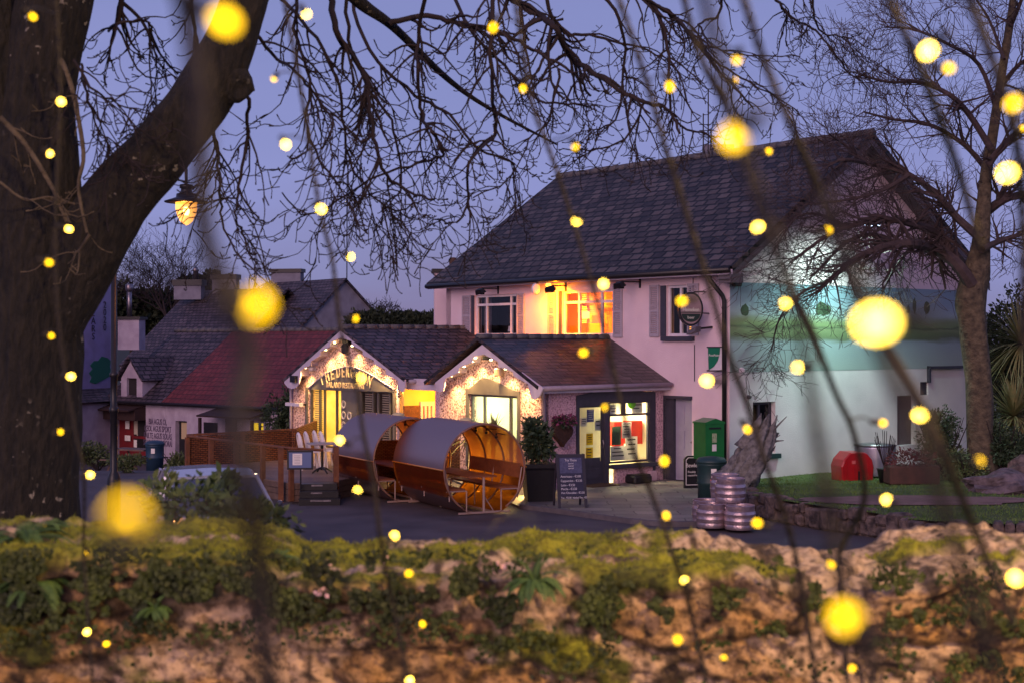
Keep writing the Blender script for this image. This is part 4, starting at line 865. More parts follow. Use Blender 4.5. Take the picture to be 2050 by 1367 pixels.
# ---------------------------------------------------------------- amber dining pods
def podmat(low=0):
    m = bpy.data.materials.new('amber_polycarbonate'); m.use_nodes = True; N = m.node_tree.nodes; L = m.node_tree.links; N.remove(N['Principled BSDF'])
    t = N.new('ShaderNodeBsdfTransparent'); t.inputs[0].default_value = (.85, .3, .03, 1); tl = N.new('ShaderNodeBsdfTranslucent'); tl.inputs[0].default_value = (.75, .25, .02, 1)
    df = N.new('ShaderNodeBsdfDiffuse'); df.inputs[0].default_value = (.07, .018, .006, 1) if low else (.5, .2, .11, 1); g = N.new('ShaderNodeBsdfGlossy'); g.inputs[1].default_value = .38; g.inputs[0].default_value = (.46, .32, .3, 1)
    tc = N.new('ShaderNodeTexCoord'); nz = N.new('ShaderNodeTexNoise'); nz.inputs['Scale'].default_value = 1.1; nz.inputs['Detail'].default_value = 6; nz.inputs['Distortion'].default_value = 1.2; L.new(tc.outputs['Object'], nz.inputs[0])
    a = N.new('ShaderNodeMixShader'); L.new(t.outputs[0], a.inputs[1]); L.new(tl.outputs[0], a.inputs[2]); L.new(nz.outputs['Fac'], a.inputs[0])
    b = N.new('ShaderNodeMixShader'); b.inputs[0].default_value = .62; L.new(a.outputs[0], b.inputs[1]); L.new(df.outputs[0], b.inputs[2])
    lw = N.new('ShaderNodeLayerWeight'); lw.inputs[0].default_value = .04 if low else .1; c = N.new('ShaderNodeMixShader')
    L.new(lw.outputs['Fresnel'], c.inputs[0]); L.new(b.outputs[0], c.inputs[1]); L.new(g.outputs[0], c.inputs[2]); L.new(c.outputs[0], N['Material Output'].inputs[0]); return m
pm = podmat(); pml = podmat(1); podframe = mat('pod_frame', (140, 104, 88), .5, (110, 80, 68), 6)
amber_edge = mat('amber_edge', (255, 170, 40), .3, emit=(255, 140, 20), es=.0)
def pod(cx, cy, ang, Lp, Rr, label):
    t = thing('dining_pod', label, 'dining pod', (cx, cy, 0), 'amber dining pods in front of the inn')
    f = Fr((cx, cy), (math.cos(ang), math.sin(ang)))     # f.n points out of the open end; f.u across
    W_ = f.w; zc = Rr * .97
    def ringp(d, r=Rr, a0=-58, a1=238, n=44): return [W_(r * math.cos(R(a0 + (a1 - a0) * k / n)), d, zc + r * math.sin(R(a0 + (a1 - a0) * k / n))) for k in range(n + 1)]
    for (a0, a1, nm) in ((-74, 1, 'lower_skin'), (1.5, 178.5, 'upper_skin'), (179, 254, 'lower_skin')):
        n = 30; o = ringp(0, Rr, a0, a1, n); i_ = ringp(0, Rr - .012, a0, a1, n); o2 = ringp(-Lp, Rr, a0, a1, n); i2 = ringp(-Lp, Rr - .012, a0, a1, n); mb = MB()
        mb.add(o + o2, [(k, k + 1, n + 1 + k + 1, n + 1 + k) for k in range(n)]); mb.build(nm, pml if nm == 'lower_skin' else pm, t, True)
    for a in (1, 179):
        mb = MB(); e = ringp(0, Rr + .012, a, a + .1, 1)[0]; e2 = ringp(-Lp, Rr + .012, a, a + .1, 1)[0]; mb.tube([e, e2], .018, 6); mb.build('seam_strip', MATS.get('seam') or mat('seam', (235, 150, 60), .25, metal=.7), t)
    for d in (-.01, -Lp * .36, -Lp * .7, -Lp + .01):
        mb = MB(); mb.tube(ringp(d, Rr - .025), .02, 6); mb.build('rib', podframe, t, True)
    # base frame, seats, table
    mb = MB(); b = Rr * .62
    for d in (-.02, -Lp + .02): mb.box(f, -b, b, d - .03, d + .0, .02, .06)
    for s in (-1, 1): mb.box(f, s * b * .4 - .02, s * b * .4 + .02, -Lp + .02, -.03, .02, .055)
    for d in (-.05, -Lp * .5, -Lp + .1):
        for u in (-.83, -.42, .42, .83):
            mb.tube([W_(u * Rr, d, .04 if abs(u) < .5 else .3), W_(u * Rr, d, .5)], .016, 5)
        for s in (-1, 1): mb.tube([W_(s * .42 * Rr, d, .5), W_(s * .9 * Rr, d, .5)], .014, 5); mb.tube([W_(s * .85 * Rr, d, .5), W_(s * .93 * Rr, d, .95)], .016, 5)
    mb.tube([W_(0, -.06, .04), W_(0, -.06, .76)], .03, 5); mb.tube([W_(.25, -.1, .05), W_(0, -.08, .4)], .012, 5)
    mb.build('base_frame', mat('pod_steel', (150, 126, 116), .5), t)
    for s in (-1, 1):
        mb = MB(); a, b_ = sorted((s * .42 * Rr, s * .88 * Rr)); mb.box(f, a, b_, -Lp + .1, -.12, .5, .54); mb.build('bench_seat', woodlight, t)
        mb = MB(); a, b_ = sorted((s * .9 * Rr, s * .93 * Rr)); mb.box(f, a, b_, -Lp + .1, -.12, .72, 1.02); mb.build('bench_back', woodlight, t)
    mb = MB(); mb.box(f, -.34 * Rr, .34 * Rr, -Lp + .3, -.1, .76, .79); tb = mb.build('table_top', woodlight, t); mb = MB(); mb.tube([W_(0, -Lp + .5, .04), W_(0, -Lp + .5, .76)], .03, 5); mb.build('table_leg', podframe, t)
    # unlit festoon bulbs along the crown
    mb = MB(); bl = MB(); pts = []
    for k in range(13):
        a = R(50 + 80 * k / 12); q = W_((Rr - .06) * math.cos(a), -.15 - .25 * (k % 2) - (.1 * k) * .5, zc + (Rr - .06) * math.sin(a) - .04 * (k % 2)); pts.append(q)
        if k % 2: bl.tube([q, q - V((0, 0, .05))], .02, 5); bl.ball(q - V((0, 0, .085)), .035, n=8)
    mb.tube(pts, .008, 4); fl_ = mb.build('festoon_cable', black, t); bl.build('festoon_bulbs', blackplastic, fl_)
    mb = MB(); mb.lathe(W_(Rr * .2, -Lp * .5, zc + Rr * .97), [(.16, 0), (.14, .05), (.05, .08)], 12); mb.build('vent_cap', mat('cap_cream', (190, 176, 130), .6), t, True)
    return f
pf1 = pod(P(971, 0, 29.7).x, 29.7, R(28), 2.6, .965, 'nearer amber tinted cylindrical dining pod with open end and benches')
pf2 = pod(P(826, 0, 31.9).x, 31.9, R(28), 2.5, .965, 'farther amber tinted dining pod half hidden behind the nearer one')

# cordyline lit from below behind the near pod
def spiky(c, h, n, l, label, seed, name='cordyline', lean=0):
    rg = random.Random(seed); t = thing(name, label, 'palm plant', tuple(c)); mb = MB(); top = c + V((lean, 0, h)); mb.tube([c, c + V((lean * .4, 0, h * .5)), top], [.06, .05, .045], 7); mb.build('trunk', palebark, t)
    mb = MB()
    for i in range(n):
        a = rg.uniform(0, 6.28); e = rg.uniform(-.7, 1.4); d = V((math.cos(a) * math.cos(e), math.sin(a) * math.cos(e), math.sin(e))); s = V((-math.sin(a), math.cos(a), 0)) * .018
        L_ = l * rg.uniform(.7, 1.15); pts = [top + d * L_ * k / 4 - V((0, 0, .28 * l * (k / 4) ** 2.2 * (1 - .4 * math.sin(e)))) for k in range(5)]
        wd = (1, 1.4, 1.1, .7, .05); vs = [];
        for k in range(5): vs += [pts[k] - s * wd[k], pts[k] + s * wd[k]]
        mb.add(vs, [(2 * k, 2 * k + 1, 2 * k + 3, 2 * k + 2) for k in range(4)])
    mb.build('leaves', mat('cordyline_leaf', (96, 104, 70), .5, (130, 120, 80), 9), t); return top
cp = P(937, 0, 33.2); cp.z = 0
spiky(cp, 1.35, 120, .62, 'spiky cordyline lit from below behind the nearer amber pod', 4, lean=.06)
cp2 = P(985, 0, 33.4); cp2.z = 0; spiky(cp2, 1.5, 80, .5, 'taller spiky cordyline whose tips rise above the nearer amber pod', 6, lean=.05)
t = thing('ground_spotlight', 'small spotlight at the foot of the cordyline behind the amber pod', 'spotlight', (cp.x + .25, cp.y - .4, 0)); mb = MB(); mb.lathe(V((cp.x + .25, cp.y - .35, .12)), [(.04, -.1), (.05, 0), (.05, .02)], 10); mb.build('lamp_body', black, t)
mb = MB(); mb.lathe(V((cp.x + .25, cp.y - .35, .145)), [(.04, 0), (.035, .01)], 10); mb.build('lens', emis('uplight_glow', (255, 225, 160), 10), t)
light('SPOT', 'garden_uplight', (cp.x + .25, cp.y - .35, .2), (255, 215, 150), 420, None, spot_size=R(95), spot_blend=.6, shadow_soft_size=.04, aim=(cp.x, cp.y, 1.6))
light('SPOT', 'garden_uplight', (cp2.x + .9, cp2.y - .1, .3), (255, 200, 110), 260, None, spot_size=R(110), spot_blend=.6, shadow_soft_size=.06, aim=(cp2.x - .3, cp2.y - 2.6, 1.3))
t = thing('ground_spotlight', 'small spotlight on the ground between the amber pod and the planter', 'spotlight', (cp2.x + .9, cp2.y - .1, 0)); mb = MB(); mb.lathe(V((cp2.x + .9, cp2.y - .1, .1)), [(.04, -.1), (.06, 0), (.06, .1), (.02, .11)], 10); mb.build('lamp_body', black, t)

# planter with shrub
c = P(1078, 0, 31.9); c.z = .02; t = thing('planter', 'tall dark planter with a leafy evergreen shrub beside the chalkboard', 'planter', tuple(c))
mb = MB(); fr = Fr((c.x, c.y), (1, .15)); mb.loft([[fr.w(a * k, b * k, z) for a, b in ((-1, -1), (1, -1), (1, 1), (-1, 1))] for z, k in ((.02, .28), (.75, .34), (.8, .37), (.88, .37))], True); mb.build('pot', blackplastic, t)
mb = MB(); rg = random.Random(9); leaves(mb, c + V((.0, 0, 1.3)), (.42, .4, .5), 1500, .12, rg); leaves(mb, c + V((-.1, 0, 1.65)), (.25, .25, .25), 450, .12, rg); mb.build('foliage', leafd, t)
mb = MB(); mb.tube([c + V((0, 0, .8)), c + V((0, 0, 1.5))], .04, 5); mb.build('stem', bark, t)
# chalkboard A-frame
c = P(1141, 0, 30.6); t = thing('chalkboard', 'A frame chalkboard with a handwritten coffee price list on the paving', 'chalkboard', (c.x, c.y, 0))
cf = Fr((c.x, c.y), (.98, .18)); r = rect(cf, 1112, 908, 1170, 1000); b0, b1 = r[0], r[1]; zt_ = r[3]
def lean(mb, u0, u1, z0, z1, d0, d1):
    s = lambda z: .28 * (1 - z / zt_); W_ = cf.w; mb.hexa([W_(u0, d1 + s(z0), z0), W_(u1, d1 + s(z0), z0), W_(u1, d0 + s(z0), z0), W_(u0, d0 + s(z0), z0), W_(u0, d1 + s(z1), z1), W_(u1, d1 + s(z1), z1), W_(u1, d0 + s(z1), z1), W_(u0, d0 + s(z1), z1)])
fm_ = mat('board_frame', (44, 42, 54), .6, (36, 34, 44), 8)
mb = MB()
for u in (b0, b1 - .06): lean(mb, u, u + .06, .06, zt_, 0, .03)
lean(mb, b0 + .06, b1 - .06, zt_ - .06, zt_, 0, .03); lean(mb, b0 + .06, b1 - .06, .25, .31, 0, .03)
for u in (b0, b1 - .06): mb.tube([cf.w(u + .03, -.3, .06), cf.w(u + .03, -.02, zt_)], .025, 4)
mb.build('frame', fm_, t); mb = MB(); lean(mb, b0 + .06, b1 - .06, .31, zt_ - .06, .005, .02); brd = mb.build('board', chalkboard, t)
mb = MB(); lean(mb, b0 + .08, b1 - .08, zt_ - .4, zt_ - .08, .021, .022); lean(mb, b0 + .2, b1 - .2, zt_ - .38, zt_ - .16, .023, .024) ; mb.build('chalk_panel', mat('chalk_smudge', (84, 88, 116), .9, (60, 62, 90), 20), brd)
um = (b0 + b1) / 2; sl = lambda z: .28 * (1 - z / zt_) + .028
for s_, z, sz_, al, uu in (('Try These', zt_ - .15, .075, 'CENTER', um), ('Americano - €3.00', zt_ - .49, .068, 'LEFT', b0 + .08), ('Cappuccino - €3.50', zt_ - .58, .068, 'LEFT', b0 + .08), ('Latte - €3.50', zt_ - .67, .068, 'LEFT', b0 + .08), ('Mocha - €3.50', zt_ - .75, .068, 'LEFT', b0 + .08), ('Hot Chocolate - €3.50', zt_ - .83, .064, 'LEFT', b0 + .08), ('Tea - €2.00  Herbal Tea - €2', zt_ - .93, .056, 'LEFT', b0 + .07)):
    txt(cf, s_, uu, z, sz_, sl(z), chalk, 'chalk_writing', brd, al, .85)
for z in (zt_ - .21, zt_ - .26, zt_ - .31): txt(cf, 'special', um, z, .045, sl(z), chalk, 'chalk_writing', brd)
# black coffee sign leaning at the side door
c = P(1391, 0, 34.6); t = thing('coffee_sign', 'black board lettered in white leaning in front of the side door', 'sign', (c.x, c.y, 0)); kf = Fr((c.x, c.y), (.97, .2)); r = rect(kf, 1369, 911, 1412, 979)
mb = MB(); u0, u1, z0, z1 = r; z0 = .02; mb.plate(kf, [(u0, z0), (u1, z0), (u1, z1 - .08), (u1 - .08, z1), (u0 + .08, z1), (u0, z1 - .08)], [], -.03, .03); mb.build('frame', black, t)
mb = MB(); mb.plate(kf, [(u0 + .04, z0 + .1), (u1 - .04, z0 + .1), (u1 - .04, z1 - .1), (u1 - .1, z1 - .04), (u0 + .1, z1 - .04), (u0 + .04, z1 - .1)], [[(u0 + .055, z0 + .115), (u1 - .055, z0 + .115), (u1 - .055, z1 - .11), (u1 - .11, z1 - .055), (u0 + .11, z1 - .055), (u0 + .055, z1 - .11)]], .03, .035); mb.build('border_line', paper, t)
txt(kf, "Bewley's", (u0 + u1) / 2 - .03, z1 - .28, .14, .034, paper, 'lettering', t, sx=.85); txt(kf, 'Freshly', u0 + .19, z0 + .4, .07, .034, paper, 'lettering', t); txt(kf, 'roasted here', u0 + .24, z0 + .32, .06, .034, paper, 'lettering', t)
# green post box on a post
c = P(1419, 0, 33.8); t = thing('post_box', 'green cabinet post box with pitched lid on a post by the pub corner', 'post box', (c.x, c.y, 0)); bf = Fr((c.x, c.y), (.9, .43)); 
w_, dp_ = .26, .26; zb, ztp = .82, 1.66
mb = MB(); W_ = bf.w
mb.loft([[W_(-w_, dp_, z), W_(w_, dp_, z), W_(w_, -dp_, z), W_(-w_, -dp_, z)] for z in (zb, ztp)], True); mb.build('body', greenbox, t)
mb = MB(); e = .02; mb.loft([[W_(-w_ - e, d, ztp + .001), W_(w_ + e, d, ztp + .001), W_(w_ + e, d, ztp + .04), W_(0.02, d, ztp + .13), W_(-w_ - e, d, ztp + .04)] for d in (dp_ + e, -dp_ - e)], True); mb.build('lid', greenbox, t)
mb = MB(); mb.box(bf, -.16, .16, dp_ + .001, dp_ + .02, ztp - .12, ztp - .08); mb.build('slot', black, t); mb = MB(); mb.box(bf, -.08, .04, dp_ + .001, dp_ + .006, zb + .2, zb + .36); mb.build('collection_plate', paper, t); mb = MB(); mb.box(bf, -.08, .05, dp_ + .001, dp_ + .006, zb + .4, zb + .62); mb.build('label', mat('sticker', (180, 190, 150), .5, (90, 120, 80), 30), t)
mb = MB(); mb.box(bf, -.08, .08, -.08, .08, .03, zb); mb.build('post', black, t)
# green litter bin in front
def bin_(c, rr, h, m, label, z0=0):
    t = thing('litter_bin', label, 'litter bin', (c.x, c.y, z0)); b = V((c.x, c.y, z0)); mb = MB(); mb.lathe(b, [(rr * .95, 0), (rr * .95, h * .42), (rr * 1.04, h * .44), (rr, h * .47), (rr, h * .8), (rr * 1.05, h * .82), (rr * 1.05, h * .86)], 28); mb.build('body', m, t, True)
    mb = MB(); mb.lathe(b, [(rr * 1.1, h * .865), (rr * 1.1, h * .9), (rr * .9, h * .97), (rr * .3, h)], 28); mb.build('lid', m, t, True)
    mb = MB(); f_ = Fr((c.x, c.y), (1, 0)); mb.box(f_, -.05, .07, rr * .98, rr * 1.02, z0 + h * .6, z0 + h * .76); mb.build('label', paper, t)
bin_(P(1424, 0, 31.6), .315, 1.06, bingreen, 'dark green round litter bin under the green post box')

# ---------------------------------------------------------------- kegs
def kegp(c, r, h, label):
    t = thing('beer_keg', label, 'beer keg', tuple(c), 'steel beer kegs by the lawn wall'); mb = MB(); k = h / 1.0
    mb.lathe(c, [(r * .93, 0), (r * .95, .02 * k), (r * .97, .2 * k), (r * .96, .21 * k), (r * .99, .24 * k), (r, .3 * k), (r * 1.0, .33 * k), (r * 1.02, .35 * k), (r * 1.02, .38 * k), (r, .4 * k), (r, .6 * k), (r * 1.02, .62 * k), (r * 1.02, .65 * k), (r, .67 * k), (r * .99, .72 * k), (r * .93, .76 * k), (r * .9, .78 * k), (r * .5, .8 * k), (r * .1, .8 * k)], 32); mb.build('barrel', keg, t, True)
    top = MB()
    n = 32
    for (a0, a1) in ((20, 160), (200, 340)):
        m_ = 18; A = [R(a0 + (a1 - a0) * i / m_) for i in range(m_ + 1)]
        top.loft([[c + V((math.cos(a) * q, math.sin(a) * q, z)) for q, z in ((r * .93, .76 * k), (r * .96, .98 * k), (r * .93, k), (r * .9, .97 * k), (r * .88, .77 * k))] for a in A], True)
    for (a0, a1) in ((-21, 21), (159, 201)):
        A = [R(a0 + (a1 - a0) * i / 6) for i in range(7)]
        for z0, z1 in ((.76, .83), (.92, 1.0)): top.loft([[c + V((math.cos(a) * q, math.sin(a) * q, z)) for q, z in ((r * .935, z0 * k), (r * .95, z1 * k), (r * .91, z1 * k), (r * .895, z0 * k))] for a in A], True)
    top.build('chime', keg, t, False)
    mb = MB(); mb.lathe(c + V((0, 0, .8 * k)), [(.035, 0), (.035, .06), (.02, .07)], 10); mb.build('valve', steel, t)
kr, kh = .3, .46
def kat(x, Y, lvl, label): c = P(x, 0, Y); c.z = lvl * (kh + .003) + .05; kegp(c, kr, kh, label)
kat(1459, 27.6, 0, 'worn steel beer keg at the bottom right of the stack'); kat(1481, 27.0, 0, 'steel beer keg at the front, lowest and nearest to the lawn wall')
kat(1416, 27.9, 0, 'worn steel beer keg at the left, standing half behind another'); kat(1425, 27.3, 0, 'bronze tinted steel keg at the left front of the group')
kat(1462, 27.5, 1, 'clean steel beer keg stacked in the second row right beside the driftwood'); kat(1452, 28.3, 0, 'steel beer keg under the tallest one at the back')
kat(1452, 28.3, 1, 'topmost steel beer keg with its handle slot facing the road')

# ---------------------------------------------------------------- driftwood stump
t = thing('driftwood_stump', 'tall leaning grey driftwood stump with broken roots beside the kegs', 'driftwood', (P(1485, 0, 31).x, 31, .2))
def path(pts, Y): return [P(x, y, Y + dy) for x, y, dy in pts]
def lobes(mb, pts, rad, amp, n=18, seed=0):
    pts = [V(p) for p in pts]; out = []; rr = []
    for i in range(len(pts) - 1):
        for k in range(6): out.append(pts[i].lerp(pts[i + 1], k / 6)); rr.append(rad[i] + (rad[i + 1] - rad[i]) * k / 6)
    out.append(pts[-1]); rr.append(rad[-1]); x = V((1, 0, 0)); rings = []
    for i, p in enumerate(out):
        tt = (out[min(i + 1, len(out) - 1)] - out[max(i - 1, 0)]).normalized(); x = (x - tt * x.dot(tt)).normalized(); y = tt.cross(x); rg_ = []
        for k in range(n):
            a = 2 * math.pi * k / n; q = 1 + amp * noise.noise(V((math.cos(a) * 1.6 + seed, math.sin(a) * 1.6, i * .12))) + amp * .5 * noise.noise(V((math.cos(a) * 4 + seed, math.sin(a) * 4, i * .3)))
            rg_.append(p + (x * math.cos(a) + y * math.sin(a)) * rr[i] * q)
        rings.append(rg_)
    mb.loft(rings, True)
mb = MB(); lobes(mb, path([(1470, 972, 0), (1488, 935, 0), (1508, 900, 0), (1526, 868, 0), (1540, 828, 0)], 31), [.36, .29, .21, .12, .01], .9, 30, 2); lobes(mb, path([(1478, 975, -.1), (1500, 942, -.15), (1528, 905, -.1), (1543, 872, 0), (1553, 838, 0)], 31), [.2, .24, .2, .09, .01], .9, 24, 8)
lobes(mb, path([(1500, 930, .1), (1530, 890, .1), (1548, 872, .1), (1560, 866, .1)], 31), [.2, .17, .08, .01], 1.1, 16, 12); lobes(mb, path([(1490, 900, .0), (1508, 868, .0), (1518, 848, 0), (1524, 826, .0)], 31), [.2, .14, .08, .01], 1.1, 16, 14)
lobes(mb, path([(1465, 965, .1), (1485, 920, .1), (1500, 895, .1), (1516, 868, .1)], 31), [.22, .2, .16, .02], .8, 14, 5); mb.build('trunk', driftw, t, True)
mb = MB()
for pp, r_ in (([(1540, 870, 0), (1560, 848, -.1), (1575, 833, -.2)], .02), ([(1535, 890, 0), (1555, 882, 0), (1569, 881, 0)], .025), ([(1535, 885, 0), (1552, 876, 0), (1562, 870, 0)], .02), ([(1540, 860, 0), (1552, 845, 0), (1556, 830, 0)], .03), ([(1530, 900, 0), (1548, 900, 0), (1552, 892, 0)], .03)):
    mb.tube(path(pp, 31), [r_ * 1.5, r_, r_ * .4], 6)
mb.build('roots', driftw, t)
# ---------------------------------------------------------------- lawn objects
c = P(1706, 0, 35.2); zl = lz(c.x, c.y); t = thing('grit_bin', 'bright red plastic grit bin on the lawn by the mural wall', 'grit bin', (c.x, c.y, zl)); rf_ = Fr((c.x, c.y), (.97, .25)); W_ = rf_.w; hh = .7; wh = .42
prof = [(-wh, 0), (wh, 0), (wh + .02, .32), (wh - .02, .5), (wh - .16, .66), (wh - .26, .7), (-.2, .7), (-wh + .04, .52), (-wh - .02, .36)]
mb = MB(); mb.loft([[W_(a * k, d, zl + b * q) for a, b in prof] for d, k, q in ((.3, .93, .97), (.27, 1, 1), (-.27, 1, 1), (-.3, .93, .97))], True); mb.build('body', redplastic, t)
mb = MB()
for u in (-.3, -.1, .12, .3): mb.box(rf_, u - .012, u + .012, .3, .315, zl + .03, zl + .5)
mb.build('moulded_ribs', redplastic, t); mb = MB(); mb.box(rf_, -.17, -.07, .3, .32, zl + .42, zl + .5); mb.build('sticker', mat('faded_sticker', (196, 90, 90), .6), t); mb = MB(); mb.box(rf_, -.0, .035, .3, .34, zl + .02, zl + .24); mb.build('leg_slot', black, t)
c = P(1752, 0, 36.2); zl = lz(c.x, c.y); t = thing('corrugated_tank', 'silver corrugated metal tank behind the red grit bin', 'tank', (c.x, c.y, zl)); mb = MB(); pr = []
for k in range(28): pr.append((.5 + .025 * (k % 2), .03 + k * .027))
mb.lathe(V((c.x, c.y, zl)), pr, 32); mb.build('tank_body', mat('galvanised', (168, 170, 186), .35, (140, 142, 158), 4, metal=.6), t, True)
mb = MB(); mb.lathe(V((c.x, c.y, zl)), [(.53, .78), (.54, .8), (.3, .84)], 32); mb.build('lid', steel, t, True)
c = P(1825, 0, 33.2); zl = lz(c.x, c.y); t = thing('terracotta_trough', 'rusty brown trough of dried red plants on the lawn', 'planter', (c.x, c.y, zl)); mb = MB(); mb.cbox((c.x, c.y, zl), 1.2, .5, .45, .1, .04); mb.build('trough', terracotta, t)
mb = MB(); leaves(mb, V((c.x, c.y, zl + .55)), (.75, .35, .35), 900, .08, random.Random(3)); mb.build('dried_plants', reddry, t)
c = P(1772, 0, 34); zl = lz(c.x, c.y); t = thing('flower_pot', 'dark flower pot with tall dead stalks beside the corrugated tank', 'flower pot', (c.x, c.y, zl)); mb = MB(); mb.lathe(V((c.x, c.y, zl)), [(.13, 0), (.19, .32), (.21, .34), (.17, .35)], 14); mb.build('pot', blackplastic, t, True)
mb = MB(); rg = random.Random(8)
for i in range(26):
    a = rg.uniform(0, 6.3); q = V((c.x, c.y, zl + .3)); mb.tube([q, q + V((math.cos(a) * .12, math.sin(a) * .1, .35)), q + V((math.cos(a) * .25, math.sin(a) * .2, rg.uniform(.5, .95)))], .008, 3)
mb.build('dead_stalks', twigm, t)
def shrub(x, Y, zc, r, n, size, m, label, seed, zb=None, name='shrub', stem=True, cat='shrub', asp=.45):
    c = P(x, 0, Y); zb = lz(c.x, c.y) if zb is None else zb; t = thing(name, label, cat, (c.x, c.y, zb)); rg = random.Random(seed); mb = MB(); q = V((c.x, c.y, zb + zc))
    for k in range(5): leaves(mb, q + V((rg.uniform(-.5, .5) * r[0], rg.uniform(-.5, .5) * r[1], rg.uniform(-.45, .45) * r[2])), (r[0] * .62, r[1] * .62, r[2] * .6), n // 5, size, rg, asp)
    mb.build('foliage', m, t)
    if stem:
        mb = MB()
        for k in range(7):
            a = rg.uniform(0, 6.3); mb.tube([V((c.x, c.y, zb)), V((c.x + math.cos(a) * r[0] * .4, c.y + math.sin(a) * r[1] * .4, zb + zc * .8)), V((c.x + math.cos(a) * r[0] * .8, c.y + math.sin(a) * r[1] * .8, zb + zc + r[2] * .6))], [.03, .02, .006], 4)
        mb.build('stems', twigm, t)
shrub(1890, 35.2, .95, (.85, .7, .95), 4200, .09, leafd, 'glossy leafed shrub left of the right tree trunk', 11)
shrub(2005, 35.0, .9, (.8, .7, .9), 3600, .09, leafd, 'dark leafy shrub right of the right tree trunk', 12)
shrub(1935, 34.3, .45, (.7, .5, .45), 1800, .08, leafo, 'low shrub at the foot of the right tree', 13)
shrub(2065, 39, 2.3, (1.6, 1.6, 2.6), 7000, .14, fir, 'tall dark evergreen shrub at the right edge behind the palm', 14)
shrub(2000, 47, 2.6, (3.2, 2.0, 2.6), 9000, .2, fir, 'dark evergreen mass behind the right tree', 15)
cp = P(2030, 0, 37); cp.z = lz(cp.x, cp.y); spiky(cp, 1.3, 260, 1.5, 'large dark spiky palm at the right edge of the garden', 16, 'garden_palm')
cp = P(2045, 0, 38); cp.z = lz(cp.x, cp.y); spiky(cp, 3.1, 260, 1.5, 'taller spiky palm rising at the right edge of the garden', 17, 'garden_palm')
def rock(c, r, m, label, seed, sq=.5):
    mb = MB(); n = 20; rs = []
    for i in range(1, 12):
        a = math.pi * i / 12
        ring = []
        for k in range(n):
            b = 2 * math.pi * k / n; d = V((math.sin(a) * math.cos(b), math.sin(a) * math.sin(b), -math.cos(a))); q = 1 + .5 * noise.noise(d * 1.6 + V((seed, 0, 0))) + .15 * noise.noise(d * 5 + V((seed, 0, 0)))
            ring.append(V(c) + V((d.x * r[0], d.y * r[1], d.z * r[2])) * q)
        rs.append(ring)
    mb.loft(rs, True); return tag(mb.build('boulder', m, None, False), label, 'boulder')
c = P(2020, 0, 30); rock((c.x, c.y, lz(c.x, c.y) + .12), (1.0, .6, .3), moundst, 'rough grey boulder on the lawn at the right edge', 1)
c = P(2062, 0, 31); rock((c.x, c.y, lz(c.x, c.y) + .25), (.6, .5, .4), stonew, 'darker boulder behind the grey one at the right edge', 4)
# lawn-edge rope of white slabs
# ---------------------------------------------------------------- old cottages down the hill on the left
c0 = P(531, 0, 55); c1 = P(263, 0, 60.5)
CT = Fr((c0.x, c0.y), (c0.x - c1.x, c0.y - c1.y)); GB = -1.6; CE = 1.18; CR = 4.1; CDp = 3.6
ub = CT.hit(322, 803, .25)[0]; ul = CT.hit(205, 795, .25)[0]; ur = CT.hit(600, 815, .25)[0]
def cot(name, label, u0, u1, rm, wallm, depth=CDp, ce=CE, crr=CR, openings=(), fr=CT, gb=GB):
    t = thing(name, label, 'cottage', tuple(fr.w((u0 + u1) / 2, -depth / 2, gb))); mb = MB(); mb.plate(fr, [(u0, gb), (u1, gb), (u1, ce), (u0, ce)], [rp4(o) for o in openings], -.3, 0); mb.build('front_wall', wallm, t)
    s0 = Fr(fr.w(u0, 0, 0), -fr.n); mb = MB()
    for uu in (u0 + .0, u1 - .25):
        g = Fr(fr.w(uu, -.3, 0), -fr.n); mb.plate(g, [(0, gb), (2 * depth - .6, gb), (2 * depth - .6, ce), (depth - .3, crr - .12), (0, ce)], [], -.25, 0) if False else mb.add([g.w(0, 0, gb), g.w(2 * depth - .6, 0, gb), g.w(2 * depth - .6, 0, ce), g.w(depth - .3, 0, crr - .15), g.w(0, 0, ce), g.w(0, -.25, gb), g.w(2 * depth - .6, -.25, gb), g.w(2 * depth - .6, -.25, ce), g.w(depth - .3, -.25, crr - .15), g.w(0, -.25, ce)], [(0, 1, 2, 3, 4), (9, 8, 7, 6, 5), (0, 4, 9, 5), (1, 6, 7, 2), (2, 7, 8, 3), (3, 8, 9, 4)])
    mb.box(fr, u0, u1, -2 * depth, -2 * depth + .3, gb, ce); mb.build('end_walls', wallm, t)
    W_ = fr.w; ro = MB(); ro.slab(W_(u0, .25, ce - .1), W_(u1, .25, ce - .1), W_(u1, -depth, crr), W_(u0, -depth, crr), .1); ro.slab(W_(u1, -2 * depth - .25, ce - .1), W_(u0, -2 * depth - .25, ce - .1), W_(u0, -depth, crr), W_(u1, -depth, crr), .1)
    r_ = ro.build('roof', rm, t); mb = MB(); rg = random.Random(int(u0 * 10)); u = u0
    while u < u1: mb.tube([W_(u, -depth, crr - .03 + rg.uniform(-.02, .02)), W_(min(u + .45, u1), -depth, crr - .02 + rg.uniform(-.02, .02))], .12, 6); u += .44
    mb.build('ridge_tiles', MATS['ridge_tile'], r_, True); mb = MB(); mb.tube([W_(u0, .28, ce - .15), W_(u1, .28, ce - .15)], .07, 6); mb.build('gutter', black, t); return t
def rcl(fr, x0, y0, x1, y1): return rect(fr, x0, y0, x1, y1)
op1 = [rcl(CT, 231, 838, 292, 934)]; op1 = [(op1[0][0], op1[0][1], GB + .01, op1[0][3])]
sc_ = cot('slate_cottage', 'old cottage with slate roof, dormer and dark red shopfront behind the lamp post', ul, ub - .01, slate_old, cottagewall, openings=op1)
opd = rcl(CT, 351, 842, 374, 925); opw = rcl(CT, 500, 846, 527, 866)
